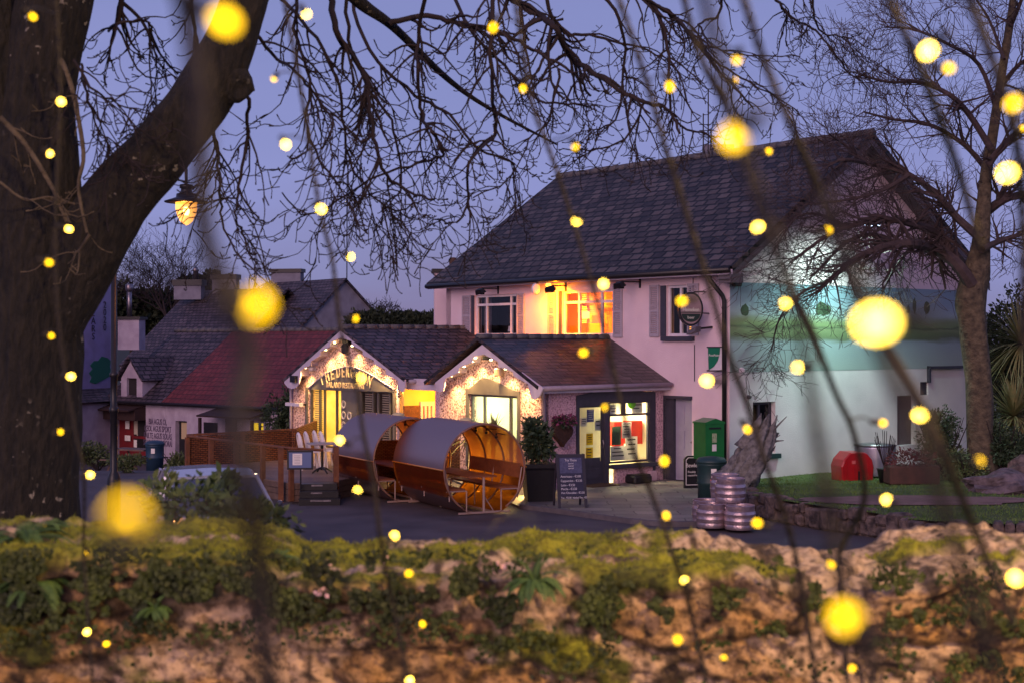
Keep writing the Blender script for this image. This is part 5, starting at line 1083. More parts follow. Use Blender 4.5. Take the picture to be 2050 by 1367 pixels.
rc_ = cot('red_roof_cottage', 'low cottage with dark red roof and lettering painted on its wall', ub, ur + 3, redroof, cottagewall, openings=[(opd[0], opd[1], GB + .01, opd[3]), opw])
# shopfront of the slate cottage
o = op1[0]; mb = MB(); mb.box(CT, o[0], o[1], -.3, -.2, GB, o[3]); mb.build('red_shopfront', mat('dark_red_paint', (120, 30, 36), .6, (96, 24, 30), 5), sc_)
mb = MB(); r = rcl(CT, 205, 808, 292, 838); mb.box(CT, r[0], r[1], 0.02, .55, r[2], r[3] - .1); mb.slab(CT.w(r[0], .9, r[3] - .2), CT.w(r[1], .9, r[3] - .2), CT.w(r[1], .0, r[3]), CT.w(r[0], .0, r[3]), .06); mb.build('canopy', mat('canopy_dark', (54, 34, 32), .8, (40, 26, 26), 4), sc_)
for x0, y0, x1, y1, m_, nm in ((262, 841, 285, 872, darkroom, 'window'), (197, 837, 212, 900, black, 'door'), (262, 878, 285, 900, black, 'panel')):
    r = rcl(CT, x0, y0, x1, y1); mb = MB(); mb.box(CT, r[0], r[1], -.18 if x0 > 220 else .004, -.14 if x0 > 220 else .03, r[2], r[3]); ww = mb.build(nm, m_, sc_)
    if nm == 'window': mb = MB(); mb.box(CT, r[0] + .25, r[0] + .3, -.14, -.12, r[2], r[3]); mb.box(CT, r[0] + .03, r[0] + .25, -.14, -.135, r[2] + .05, r[3] - .04); mb.build('blind', mat('slat_blind', (0, 0, 0)), ww)
for x0, y0, x1, y1 in ((246, 842, 254, 858), (245, 871, 256, 882), (263, 880, 269, 895), (203, 855, 214, 863), (203, 868, 208, 882), (210, 868, 215, 882)):
    r = rcl(CT, x0, y0, x1, y1); dd_ = .035 if x0 < 220 else -.13; mb = MB(); mb.box(CT, r[0], r[1], dd_, dd_ + .01, r[2], r[3]); mb.build('notice', paper, sc_)
# dormer
dm = rcl(CT, 243, 720, 262, 792); ud, zd = dm[0], 1.15; u1d = ud + 1.5
mb = MB(); um_ = (ud + u1d) / 2; mb.plate(CT, [(ud, 1.0), (u1d, 1.0), (u1d, 2.05), (um_, 2.85), (ud, 2.05)], [[(um_ - .35, 1.2), (um_ + .35, 1.2), (um_ + .35, 2.05), (um_ - .35, 2.05)]], -.15, 0.01)
for uu in (ud, u1d - .1): mb.box(CT, uu, uu + .1, -1.6, -.15, 1.1, 2.02)
dw_ = mb.build('dormer', cottagewall, sc_); mb = MB()
mb.slab(CT.w(ud - .2, .2, 1.92), CT.w(um_, .2, 2.92), CT.w(um_, -2.6, 2.92), CT.w(ud - .2, -2.6, 1.92), -.08); mb.slab(CT.w(um_, .2, 2.92), CT.w(u1d + .2, .2, 1.92), CT.w(u1d + .2, -2.6, 1.92), CT.w(um_, -2.6, 2.92), -.08); mb.build('dormer_roof', slate_old, dw_)
mb = MB(); mb.box(CT, um_ - .35, um_ + .35, -.12, -.1, 1.2, 2.05); mb.build('window', darkroom, dw_)
# chimney of the slate cottage with a metal flue
def chimney(x, ytop, Y, wpx, ybot, label_parent, m, cap, ang=.2, dep=.6):
    fr = Fr(P(x, 0, Y), (1, -ang)); k = F / Y; hw = wpx / k / 2; zt2 = H - (ytop - CY) / k; zb2 = H - (ybot - CY) / k; mb = MB(); mb.box(fr, -hw, hw, -dep, 0, zb2, zt2); c_ = mb.build('chimney', m, label_parent); mb = MB(); mb.box(fr, -hw - .08, hw + .08, -dep - .08, .08, zt2, zt2 + cap); mb.build('chimney_cap', black, c_); return fr, zt2 + cap, c_
fr_, z_, cc = chimney(257, 640, 62, 46, 700, sc_, cottagewall, .12)
mb = MB(); mb.tube([fr_.w(-.1, -.3, z_), fr_.w(-.1, -.3, z_ + 1.2)], .11, 8); mb.lathe(fr_.w(-.1, -.3, z_ + 1.2), [(.12, -.1), (.17, 0), (.18, .2), (.1, .24)], 10); mb.build('flue', steel, cc, True)
# painted verse
for i, s_ in enumerate(('BIA AGUS ÓL', 'CEOL AGUS SPÓRT', 'FÁILTE AGUS SÓLÁS', 'SUAIMHNEAS SÍORAÍ')):
    u, z = CT.hit(316, 849 + i * 14.2); txt(CT, s_, u, z, .34, .01, mat('faded_lettering', (86, 72, 96), .8), 'wall_lettering', rc_, sx=.62, bold=.004)
mb = MB(); u0_, u1_, z0_, z1_ = opd; mb.box(CT, u0_, u1_, -.28, -.2, GB, z1_); dd2 = mb.build('door', blackplastic, rc_); mb = MB(); mb.box(CT, u0_ + .15, u1_ - .05, -.2, -.19, z1_ - .75, z1_ - .08); mb.build('window', mat('dim_window', (150, 130, 110), .4, emit=(200, 160, 110), es=.12), dd2)
mb = MB(); mb.box(CT, opw[0], opw[1], -.25, -.2, opw[2], opw[3]); ww = mb.build('lit_window', emis('yellow_window', (255, 205, 50), 1.0), rc_); mb = MB(); mb.box(CT, (opw[0] + opw[1]) / 2 - .06, (opw[0] + opw[1]) / 2 + .06, -.2, -.15, opw[2], opw[3])
for k in range(1, 5):
    for q in (0, .55): u = opw[0] + (opw[1] - opw[0]) * (q + .09 * k); mb.box(CT, u - .008, u + .008, -.2, -.19, opw[2], opw[3])
mb.build('window_lattice', greypaint, ww)
mb = MB(); r = rcl(CT, 410, 845, 436, 869); mb.box(CT, r[0], r[1], .01, .06, r[2], r[3]); mb.build('menu_board', black, rc_)
mb = MB(); r = rcl(CT, 437, 820, 545, 836); mb.slab(CT.w(r[0], 1.1, r[2] + .1), CT.w(r[1], 1.1, r[2] + .1), CT.w(r[1], .0, r[3] + .05), CT.w(r[0], .0, r[3] + .05), .06); mb.box(CT, r[0], r[0] + .1, .9, 1.0, GB, r[2]); mb.box(CT, r[1] - .1, r[1], .9, 1.0, GB, r[2]); mb.build('porch', mat('canopy_dark', (0, 0, 0)), rc_)
mb = MB(); r = rcl(CT, 453, 833, 475, 880); mb.box(CT, r[0], r[1], .01, .05, r[2], r[3]); mb.build('porch_panel', mat('brown_door', (0, 0, 0)), rc_)
# house far behind with pale gable, and the house with two chimneys
Yb = 78; ap3 = P(690, 557, Yb); HC = Fr((ap3.x, ap3.y), UF); hw = 3.9; zr = ap3.z; ze = zr - .94 * hw
t = thing('grey_gable_house', 'distant house with slate roof and bare grey gable wall facing right', 'house', tuple(HC.w(-3, 0, 0)))
HG = Fr((ap3.x, ap3.y), GF.u); mb = MB(); mb.plate(HG, [(-hw, -1.5), (hw, -1.5), (hw, ze), (0, zr - .1), (-hw, ze)], [], -.3, -.02); mb.build('gable_wall', greywall, t)
mb = MB(); mb.box(Fr(HG.w(-hw, 0, 0), UF), -9, -.32, -.3, 0, -1.5, ze); mb.build('front_wall', greywall, t)
W_ = HC.w; mb = MB(); mb.slab(W_(-9, hw + .2, ze - .15), W_(.15, hw + .2, ze - .15), W_(.15, 0, zr), W_(-9, 0, zr), .1); mb.slab(W_(.15, -hw - .2, ze - .15), W_(-9, -hw - .2, ze - .15), W_(-9, 0, zr), W_(.15, 0, zr), .1); mb.build('roof', slate_old, t)
chimney(572, 546, 84, 62, 600, t, greywall, .22)
mb = MB(); mb.tube([P(694, 700, 79), P(695, 350, 79)], .03, 4); tag(mb.build('radio_mast', black), 'very tall thin radio mast rising beside the distant grey gable', 'mast')
Yd = 86; a3 = P(378, 583, Yd); HD = Fr((a3.x, a3.y), (c0.x - c1.x, c0.y - c1.y)); zr = a3.z
t = thing('two_chimney_house', 'distant slate roofed house with white chimney rising above the cottages', 'house', tuple(HD.w(2, 0, 0)))
W_ = HD.w; mb = MB(); mb.slab(W_(0, 5, zr - 4.4), W_(9, 5, zr - 4.4), W_(9, 0, zr), W_(0, 0, zr), .1); mb.slab(W_(9, -5, zr - 4.4), W_(0, -5, zr - 4.4), W_(0, 0, zr), W_(9, 0, zr), .1); mb.build('roof', slate_old, t)
mb = MB(); g = Fr(HD.w(.1, 0, 0), -HD.n); mb.plate(g, [(-4.8, -1.5), (4.8, -1.5), (4.8, zr - 4.3), (0, zr - .15), (-4.8, zr - 4.3)], [], -.2, 0); mb.box(HD, .3, 9, 4.6, 4.8, -1.5, zr - 4.3); mb.build('walls', cottagewall, t)
fr_, z_, cc = chimney(375, 572, 84, 58, 600, t, greywall, .35)
mb = MB(); mb.lathe(fr_.w(.4, -.3, z_), [(.18, 0), (.16, .5), (.22, .55), (.05, .8)], 10); mb.build('chimney_pot', steel, cc, True)
chimney(448, 560, 84, 50, 600, t, greywall, .3)
# tall lilac end wall with map and vertical lettering
ml = P(90, 0, 59); mr_ = P(226, 0, 63); EW = Fr((mr_.x, mr_.y), (mr_.x - ml.x, mr_.y - ml.y)); tw = (mr_ - ml).length
t = thing('map_gable_building', 'building with tall lilac end wall showing a green island map behind the big tree', 'building', (mr_.x, mr_.y, -1.5))
zt3 = EW.hit(215, 540)[1]; z3 = EW.hit(215, 776)[1]; mb = MB(); mb.box(EW, -9, 0, -6, 0, -1.6, zt3); mb.build('end_wall', mat('lilac_wall', (120, 114, 146), .28, (140, 132, 180), 2, .1, 10), t)
mb = MB(); mb.slab(EW.w(-9, 1.2, z3 - .5), EW.w(.6, 1.2, z3 - .5), EW.w(.6, .01, z3), EW.w(-9, .01, z3), .08); mb.build('lean_to_roof', slate_old, t); mb = MB(); mb.box(EW, -9, .4, .02, 1.0, -1.6, z3 - .5); mb.build('lean_to_wall', cottagewall, t)
isl = [(203, 713), (214, 716), (221, 722), (219, 734), (222, 742), (220, 752), (211, 757), (200, 763), (190, 768), (179, 764), (183, 755), (178, 746), (185, 738), (180, 731), (188, 722), (196, 722)]
mb = MB(); mb.plate(EW, EW.hits(isl), [], .005, .03); mb.build('island_map', mat('map_green', (30, 96, 78), .5), t)
lt = mat('wall_letter_black', (30, 28, 44), .5)
for i, ch_ in enumerate('2020'): u, z = EW.hit(209, 617 + i * 15); txt(EW, ch_, u, z, .42, .03, lt, 'wall_lettering', t)
for i, ch_ in enumerate('YEARS'): u, z = EW.hit(186, 618 + i * 15.5); txt(EW, ch_, u, z, .42, .03, lt, 'wall_lettering', t)

# ---------------------------------------------------------------- street lamps
ll = P(373, 403, 28)
def street_lamp(base, head, label, e, col=(255, 150, 60)):
    t = thing('street_lamp', label, 'street lamp', tuple(base)); mb = MB(); top = head.z + 1.15
    mb.lathe(V(base), [(.13, 0), (.13, .9), (.1, 1.0), (.07, 1.05), (.07, 2.2), (.09, 2.22), (.09, 2.3), (.065, 2.32), (.065, 2.9), (.085, 2.92), (.085, 2.98), (.06, 3.0), (.055, top - base[2] - .3)], 14)
    d = V((head.x - base[0], head.y - base[1], 0)); arm = [V(base) + V((0, 0, top - base[2] - .32))] + [V((base[0], base[1], top - .3)) + d * (k / 8) + V((0, 0, .32 * math.sin(math.pi * k / 8 * .9))) for k in range(9)] + [head + V((0, 0, .5)), head + V((0, 0, .22))]
    mb.tube(arm, .03, 7); mb.build('pole', black, t, True)
    mb = MB(); mb.lathe(head, [(.42, -.03), (.43, -.01), (.28, .04), (.2, .07), (.19, .14), (.12, .16), (.1, .24), (.13, .25), (.13, .32), (.03, .34)], 24); mb.build('hood', black, t, True)
    mb = MB(); mb.lathe(head - V((0, 0, .03)), [(.21, 0), (.21, -.12), (.18, -.25), (.12, -.37), (.05, -.43), (.005, -.45)], 20); gl = mb.build('glass_bowl', lampglass, t, True)
    mb = MB(); mb.ball(head - V((0, 0, .2)), .065, .065, .1, 10); mb.build('bulb', emis('lamp_bulb', (255, 190, 90), 22) if 'lamp_bulb' not in MATS else MATS['lamp_bulb'], t, True)
    light('POINT', 'street_light', head - V((0, 0, .2)), col, e, None, shadow_soft_size=.12); return t
m = bpy.data.materials.new('lamp_bowl'); m.use_nodes = True; N = m.node_tree.nodes; L = m.node_tree.links; N.remove(N['Principled BSDF'])
a = N.new('ShaderNodeEmission'); a.inputs[0].default_value = lin((255, 165, 60)); a.inputs[1].default_value = 3.2; b = N.new('ShaderNodeBsdfTransparent'); x = N.new('ShaderNodeMixShader'); x.inputs[0].default_value = .5
nz = N.new('ShaderNodeTexNoise'); nz.inputs['Scale'].default_value = 14; nz.inputs['Distortion'].default_value = 1.5; L.new(nz.outputs['Fac'], x.inputs[0])
L.new(b.outputs[0], x.inputs[1]); L.new(a.outputs[0], x.inputs[2]); L.new(x.outputs[0], N['Material Output'].inputs[0]); lampglass = m
lb = P(228, 0, 28); street_lamp((lb.x, lb.y, 0), ll, 'black street lamp with glowing orange bowl behind the big tree', 160)
street_lamp((4.9, 1.2, 1.9), V((3.7, 1.7, 6.4)), 'street lamp on the bank at the right of the viewpoint, outside the picture', 4200, (255, 204, 132))

# ---------------------------------------------------------------- parked car
cc_ = P(424, 0, 23.6); hd = V((.34, -.94, 0)).normalized(); t = thing('parked_car', 'silver hatchback parked behind the shrubs at the left of the road', 'car', (cc_.x, cc_.y, 0)); cf_ = Fr((cc_.x, cc_.y), hd)
def sec(x, hw, zb, zs, inset=.05): return [cf_.w(x, s * hw_, z) for s, hw_, z in ((-1, hw * .93, zb), (-1, hw, zb + .15), (-1, hw, (zb + zs) / 2), (-1, hw - inset, zs), (1, hw - inset, zs), (1, hw, (zb + zs) / 2), (1, hw, zb + .15), (1, hw * .93, zb))]
mb = MB(); mb.loft([sec(*a) for a in ((-2.05, .7, .35, .8), (-1.95, .83, .25, .9), (-1.2, .88, .22, .95), (0, .89, .22, .93), (.9, .88, .22, .92), (1.5, .86, .22, .84), (1.9, .8, .25, .72), (2.08, .6, .35, .6))], True); mb.build('body', carpaint, t, False)
mb = MB(); gs = lambda x, hb, ht, zt_: [cf_.w(x, -hb, .9), cf_.w(x, -ht, zt_), cf_.w(x, 0, zt_ + .015), cf_.w(x, ht, zt_), cf_.w(x, hb, .9)]
mb.loft([gs(-1.9, .8, .76, .93), gs(-1.55, .82, .66, 1.36), gs(-.9, .83, .67, 1.44), gs(-.1, .83, .67, 1.45), gs(.4, .82, .66, 1.38), gs(1.15, .8, .76, .93)], True, True); mb.build('windows', carglass, t)
mb = MB(); gr = lambda x, h_, z: [cf_.w(x, -h_, z - .04), cf_.w(x, -h_ * .9, z), cf_.w(x, 0, z + .02), cf_.w(x, h_ * .9, z), cf_.w(x, h_, z - .04)]
mb.loft([gr(-1.6, .66, 1.4), gr(-.9, .69, 1.475), gr(-.1, .69, 1.485), gr(.42, .67, 1.41)], True)
for s in (-1, 1):
    for p in ([(1.2, .83, .9), (.42, .67, 1.4)], [(-.25, .85, .92), (-.3, .69, 1.44)], [(-1.9, .8, .92), (-1.55, .67, 1.38)]): mb.tube([cf_.w(x, s * h_, z) for x, h_, z in p], .035, 5)
mb.build('roof', carpaint, t)
for x in (-1.3, 1.3):
    for s in (-1, 1):
        c = cf_.w(x, s * .8, .32); mb = MB(); mb.lathe(c - cf_.n * .1 * 1, [(.22, 0), (.32, .0), (.32, .2), (.22, .2)], 20, cf_.n); wh_ = mb.build('wheel', rubber, t, True); mb = MB(); mb.lathe(c - cf_.n * .11, [(.05, 0), (.21, .0), (.21, .22), (.05, .22)], 16, cf_.n); mb.build('rim', steel, wh_)
for s in (-1, 1):
    mb = MB(); mb.ball(cf_.w(.82, s * .98, .97), .05, .11, .06); mb.tube([cf_.w(.86, s * .82, .92), cf_.w(.82, s * .93, .95)], .03, 5); mb.build('wing_mirror', mat('mirror_dark', (70, 72, 82), .3), t, True)
    mb = MB(); mb.ball(cf_.w(1.88, s * .66, .66), .12, .14, .07); mb.build('headlight', mat('lens_clear', (200, 200, 205), .1), t, True)
    mb = MB(); mb.ball(cf_.w(-1.98, s * .72, .8), .07, .1, .14); mb.build('tail_light', mat('lens_amber', (210, 120, 30), .2), t, True)
mb = MB(); mb.box(Fr(cf_.w(2.1, 0, 0), -cf_.n), -.26, .26, -.02, .02, .38, .49); mb.build('number_plate', paper, t)
bin_(P(310, 0, 46), .29, 1.0, binblue, 'blue grey litter bin by the cottage wall lettering', gz(P(310, 0, 46).x, 46))
c = P(268, 0, 47); gzz = gz(c.x, c.y); t = thing('picnic_table', 'dark picnic table in front of the red cottage shopfront', 'picnic table', (c.x, c.y, gzz)); pfm = Fr((c.x, c.y), (.9, -.43)); mb = MB(); mb.box(pfm, -.7, .7, -.35, .35, gzz + .72, gzz + .77); mb.build('table_top', greytimber, t)
mb = MB()
for s in (-1, 1): mb.box(pfm, -.7, .7, s * .75 - .13, s * .75 + .13, gzz + .42, gzz + .46)
mb.build('benches', greytimber, t); mb = MB()
for u in (-.5, .5):
    for s in (-1, 1): mb.tube([pfm.w(u, s * .25, gzz + .72), pfm.w(u, s * .75, gzz)], .04, 4)
    mb.tube([pfm.w(u, -.75, gzz + .4), pfm.w(u, .75, gzz + .4)], .04, 4)
mb.build('legs', greytimber, t)
shrub(196, 47, .5, (.9, .6, .55), 1600, .12, leafo, 'bushy grey green shrub at the left of the lamp post', 21, gz(-13.6, 47))
shrub(352, 41, .3, (.5, .4, .35), 900, .1, leafo, 'low plants beside the blue grey bin', 22, gz(-9.8, 41))
shrub(250, 40, .25, (.6, .4, .3), 900, .1, leafo, 'low bush in front of the picnic table', 23, gz(-10, 40))
shrub(565, 44.5, 1.5, (.75, .6, 1.2), 4200, .11, leafd, 'dark climbing shrub against the left corner of the inn', 24, -.2)
# ---------------------------------------------------------------- far trees and hedges
def mass(x, y, Y, r, n, size, m, label, seed, name='evergreen_tree', cat='tree', zb=-1.5, parts=6):
    c = P(x, y, Y); t = thing(name, label, cat, (c.x, c.y, zb)); rg = random.Random(seed); mb = MB()
    for k in range(parts): leaves(mb, c + V((rg.uniform(-.6, .6) * r[0], rg.uniform(-.5, .5) * r[1], rg.uniform(-.5, .45) * r[2])), (r[0] * .55, r[1] * .6, r[2] * .55), n // parts, size, rg, .6, .4)
    mb.build('crown', m, t); mb = MB(); mb.tube([V((c.x, c.y, zb)), V((c.x, c.y, c.z + r[2] * .3))], [.3, .1], 6); mb.build('trunk', bark, t)
mass(265, 620, 98, (3.2, 3, 3.4), 6000, .4, fir, 'dark evergreen tree behind the metal flue', 31)
mass(318, 620, 100, (2.6, 3, 2.6), 5000, .4, fir, 'dark evergreen tree left of the white chimney', 32)
mass(420, 590, 102, (2.2, 3, 1.8), 4000, .4, fir, 'dark bushy tree between the two white chimneys', 33)
hp = thing('conifer_hedge', 'long dark conifer hedge above the inn roof', 'hedge', tuple(P(800, 0, 74))); rg = random.Random(34); mb = MB()
for k in range(20): q = P(712 + k * 8.6, 648 + rg.uniform(-4, 2), 74); leaves(mb, q, (.75, .9, .62 + .12 * rg.random()), 520, .22, rg, .5, .35)
mb.build('foliage', fir, hp)
def bare(mb, p, d, L_, r, lv, rg, spread=.5, droop=0, seg=5, kids=4, twist=.25, minr=.004, up=.0, flat=1.0):
    pts = [V(p)]; rs = [r]; d = V(d).normalized()
    for k in range(seg):
        d = (d + V((rg.uniform(-1, 1), rg.uniform(-1, 1) * flat, rg.uniform(-1, 1))) * twist + V((0, 0, up - droop))).normalized(); pts.append(pts[-1] + d * L_ / seg); rs.append(max(minr, r * (1 - .6 * (k + 1) / seg)))
    mb.tube(pts, rs, 5 if r > .03 else 3, False)
    if lv > 0:
        for i in range(kids):
            k = rg.randint(1, seg) if i else seg; dd_ = (pts[k] - pts[k - 1]).normalized(); s = V((rg.uniform(-1, 1), rg.uniform(-1, 1) * flat, rg.uniform(-.7, 1)))
            s = (s - dd_ * s.dot(dd_)).normalized(); bare(mb, pts[k], dd_ * (1 - spread) + s * spread, L_ * rg.uniform(.55, .85), max(minr, rs[k] * .65), lv - 1, rg, spread, droop, seg, kids, twist, minr, up, flat)
for x, Y, lb, sd_ in ((335, 95, 'bare deciduous tree with round crown above the left chimneys', 41), (290, 99, 'thin bare tree at the left of the round crowned one', 42)):
    c = P(x, 640, Y); t = thing('bare_tree', lb, 'tree', (c.x, c.y, -1.5)); mb = MB(); mb.tube([V((c.x, c.y, -1.5)), c], [.3, .2], 6); mb.build('trunk', bark, t); mb = MB(); rg = random.Random(sd_)
    for k in range(6): a = rg.uniform(0, 6.3); bare(mb, c, (math.cos(a) * .7, .3 * math.sin(a), 1), 2.5 if sd_ == 41 else 1.7, .11, 4, rg, .45, 0, 4, 4, .2, .009, .03)
    mb.build('crown', twigm, t)
c = P(757, 625, 80); t = thing('bare_bush', 'small bare bush between the grey gable and the hedge', 'bush', tuple(c)); mb = MB(); rg = random.Random(43)
for k in range(14): bare(mb, c + V((rg.uniform(-1, 1), 0, -.6)), (rg.uniform(-.6, .6), 0, 1), .6, .03, 3, rg, .5, 0, 3, 3, .2, .01)
mb.build('branches', twigm, t)

# ---------------------------------------------------------------- big tree on the left
BT = thing('big_tree', 'large gnarled bare tree leaning over the scene at the left', 'tree', (-3.1, 9, 0))
def smooth(pts, k=4):
    out = []
    for i in range(len(pts) - 1):
        p0 = pts[max(i - 1, 0)]; p1 = pts[i]; p2 = pts[i + 1]; p3 = pts[min(i + 2, len(pts) - 1)]
        for j in range(k):
            t_ = j / k; out.append(tuple(.5 * ((2 * b) + (c - a) * t_ + (2 * a - 5 * b + 4 * c - d) * t_ ** 2 + (-a + 3 * b - 3 * c + d) * t_ ** 3) for a, b, c, d in zip(p0, p1, p2, p3)))
    out.append(tuple(pts[-1])); return out
def plimb(mb, pp, amp=.18, n=26, seed=0):
    """pp: (x, y, Y, half width px)"""
    s = smooth(pp, 9); pts = [P(a[0], a[1], a[2]) for a in s]; rad = [a[3] * a[2] / F for a in s]; x = V((0, 1, 0)); rings = []
    for i, p in enumerate(pts):
        tt = (pts[min(i + 1, len(pts) - 1)] - pts[max(i - 1, 0)]).normalized(); x = (x - tt * x.dot(tt)).normalized(); y = tt.cross(x); rg_ = []
        for k in range(n):
            a = 2 * math.pi * k / n; q = 1 + amp * noise.noise(V((math.cos(a) * 1.3 + seed, math.sin(a) * 1.3, i * .07))) + amp * .35 * noise.noise(V((math.cos(a) * 5 + seed, math.sin(a) * 5, i * .22)))
            rg_.append(p + (x * math.cos(a) + y * math.sin(a)) * rad[i] * q)
        rings.append(rg_)
    mb.loft(rings, True)
m = bark2 = bpy.data.materials.new('lichen_bark'); m.use_nodes = True; N = m.node_tree.nodes; L = m.node_tree.links; b = N['Principled BSDF']; b.inputs['Roughness'].default_value = .95; tc = N.new('ShaderNodeTexCoord')
mp = N.new('ShaderNodeMapping'); mp.inputs['Scale'].default_value = (1, 1, .35); L.new(tc.outputs['Object'], mp.inputs[0])
n1 = N.new('ShaderNodeTexNoise'); n1.inputs['Scale'].default_value = 26; n1.inputs['Detail'].default_value = 7; L.new(mp.outputs[0], n1.inputs[0]); r1 = N.new('ShaderNodeValToRGB'); r1.color_ramp.elements[0].position = .35; r1.color_ramp.elements[1].position = .7; r1.color_ramp.elements[0].color = lin((10, 9, 7)); r1.color_ramp.elements[1].color = lin((38, 33, 25)); L.new(n1.outputs['Fac'], r1.inputs[0])
n2 = N.new('ShaderNodeTexNoise'); n2.inputs['Scale'].default_value = 17; n2.inputs['Detail'].default_value = 3; L.new(tc.outputs['Object'], n2.inputs[0]); r2 = N.new('ShaderNodeValToRGB'); r2.color_ramp.elements[0].position = .64; r2.color_ramp.elements[1].position = .68; L.new(n2.outputs['Fac'], r2.inputs[0])
n3 = N.new('ShaderNodeTexNoise'); n3.inputs['Scale'].default_value = 2.2; L.new(tc.outputs['Object'], n3.inputs[0]); r3 = N.new('ShaderNodeValToRGB'); r3.color_ramp.elements[0].position = .48; r3.color_ramp.elements[1].position = .62; L.new(n3.outputs['Fac'], r3.inputs[0])
mu = N.new('ShaderNodeMath'); mu.operation = 'MULTIPLY'; L.new(r2.outputs[0], mu.inputs[0]); L.new(r3.outputs[0], mu.inputs[1]); mx = N.new('ShaderNodeMixRGB'); L.new(mu.outputs[0], mx.inputs[0]); L.new(r1.outputs[0], mx.inputs[1]); mx.inputs[2].default_value = lin((128, 122, 112)); L.new(mx.outputs[0], b.inputs['Base Color'])
bp = N.new('ShaderNodeBump'); bp.inputs['Strength'].default_value = 1; bp.inputs['Distance'].default_value = .06; L.new(n1.outputs['Fac'], bp.inputs['Height']); L.new(bp.outputs[0], b.inputs['Normal'])
mb = MB(); plimb(mb, [(50, 1420, 9, 125), (52, 1050, 9, 108), (55, 800, 9, 102), (58, 600, 9, 104), (66, 400, 9, 92), (74, 200, 9, 72), (112, 0, 9, 70), (150, -200, 9, 66)], seed=1)
plimb(mb, [(-40, 600, 9, 90), (-10, 300, 9, 70), (-20, 60, 9, 60), (-60, -200, 9, 50)], seed=7); mb.build('trunk', bark2, BT, True)
mb = MB(); plimb(mb, [(70, 640, 9, 95), (165, 505, 9, 82), (235, 400, 9, 66), (320, 303, 9, 59), (400, 203, 9, 55), (455, 97, 9, 52), (500, -30, 9, 46), (560, -220, 9.2, 44)], seed=3)
plimb(mb, [(430, 165, 9, 46), (462, 168, 9, 42), (488, 166, 9, 34), (504, 162, 9, 18)], .4, seed=5)
plimb(mb, [(440, -120, 9, 50), (640, -60, 10, 22), (726, 10, 10.5, 13), (788, 55, 11, 9), (894, 157, 12, 6), (982, 219, 12.5, 4), (1115, 290, 13, 2)], .1, 12, 9); mb.build('main_limb', bark2, BT, True)
brs = [([(777, 48), (846, 34), (907, 44), (969, 58), (1030, 78), (1085, 112), (1140, 140), (1180, 190)], 11, 6), ([(990, -60), (1030, 0), (1085, 34), (1112, 58), (1146, 119), (1187, 143), (1228, 174), (1290, 205), (1334, 219), (1362, 266)], 12, 8),
 ([(1230, -60), (1290, 0), (1350, 34), (1388, 75), (1435, 137), (1480, 184), (1507, 219)], 12, 5), ([(1500, -60), (1555, 0), (1582, 34), (1633, 61), (1671, 109), (1705, 150), (1739, 147), (1760, 130)], 13, 3.2), ([(1600, -60), (1625, 0), (1640, 60), (1690, 75), (1705, 74)], 13, 3),
 ([(660, -30), (675, 61), (709, 120), (733, 164), (743, 239), (760, 325), (805, 376), (870, 400)], 10, 7), ([(860, -40), (836, 79), (836, 137), (846, 232), (866, 266), (887, 307), (853, 325), (757, 352), (675, 403), (610, 432), (566, 385)], 10.5, 4.5),
 ([(1000, -50), (989, 0), (982, 102), (986, 205), (989, 266), (941, 325), (935, 410), (907, 447), (877, 441)], 10.5, 5), ([(500, 60), (553, 116), (594, 147), (640, 200), (665, 255), (640, 300)], 9.6, 4), ([(495, 190), (495, 266), (478, 376), (471, 427), (485, 467), (512, 530)], 9.3, 4),
 ([(424, 245), (434, 307), (441, 376), (444, 427), (470, 500), (520, 552)], 9.2, 4), ([(150, 120), (191, 184), (239, 208), (310, 232)], 8.8, 3), ([(215, 60), (236, 48), (290, 41), (304, 68), (297, 102), (307, 205), (314, 212)], 9.5, 3.2), ([(160, 130), (174, 191), (195, 260), (245, 300)], 8.8, 3),
 ([(380, -20), (390, 60), (388, 110)], 9.6, 5), ([(245, -20), (228, 72)], 9.6, 7), ([(600, -40), (590, 60), (620, 160), (615, 260), (660, 350), (700, 380), (735, 470)], 10, 4), ([(690, -40), (700, 80), (740, 180), (790, 260), (800, 380), (770, 420), (795, 560)], 10.5, 4),
 ([(1080, -40), (1120, 60), (1180, 70), (1260, 90), (1340, 120)], 12, 4.5), ([(1120, 140), (1100, 240), (1060, 280), (1030, 350)], 11.5, 3), ([(1180, -40), (1240, 40), (1250, 140), (1230, 240), (1190, 260)], 12, 4), ([(1290, 205), (1250, 280), (1180, 300), (1120, 300)], 12, 2.8),
 ([(1450, -40), (1440, 30), (1400, 50), (1440, 100), (1500, 110), (1600, 112)], 12.6, 3), ([(1388, 75), (1440, 130), (1520, 175), (1600, 225)], 12.2, 3), ([(1300, 0), (1330, 60), (1340, 130), (1350, 240), (1420, 270), (1440, 275)], 12.2, 4), ([(900, -30), (940, 60), (1010, 130), (1080, 200), (1150, 210), (1200, 213)], 11.5, 4),
 ([(700, -20), (740, 100), (830, 190), (900, 230), (960, 300), (1030, 330), (1010, 365), (950, 395)], 11, 4), ([(560, 0), (620, 60), (680, 170), (690, 280), (720, 360), (780, 420), (850, 400)], 10.2, 4)]
suck = [([(120, 120), (130, 137), (147, 191), (167, 307), (157, 376), (174, 467)], 8.5, 6), ([(0, 236), (51, 290), (106, 379), (133, 444)], 8.5, 6.5), ([(0, 365), (50, 400), (100, 395), (150, 410)], 8.5, 3), ([(180, 470), (160, 500), (150, 507)], 8.5, 4)]
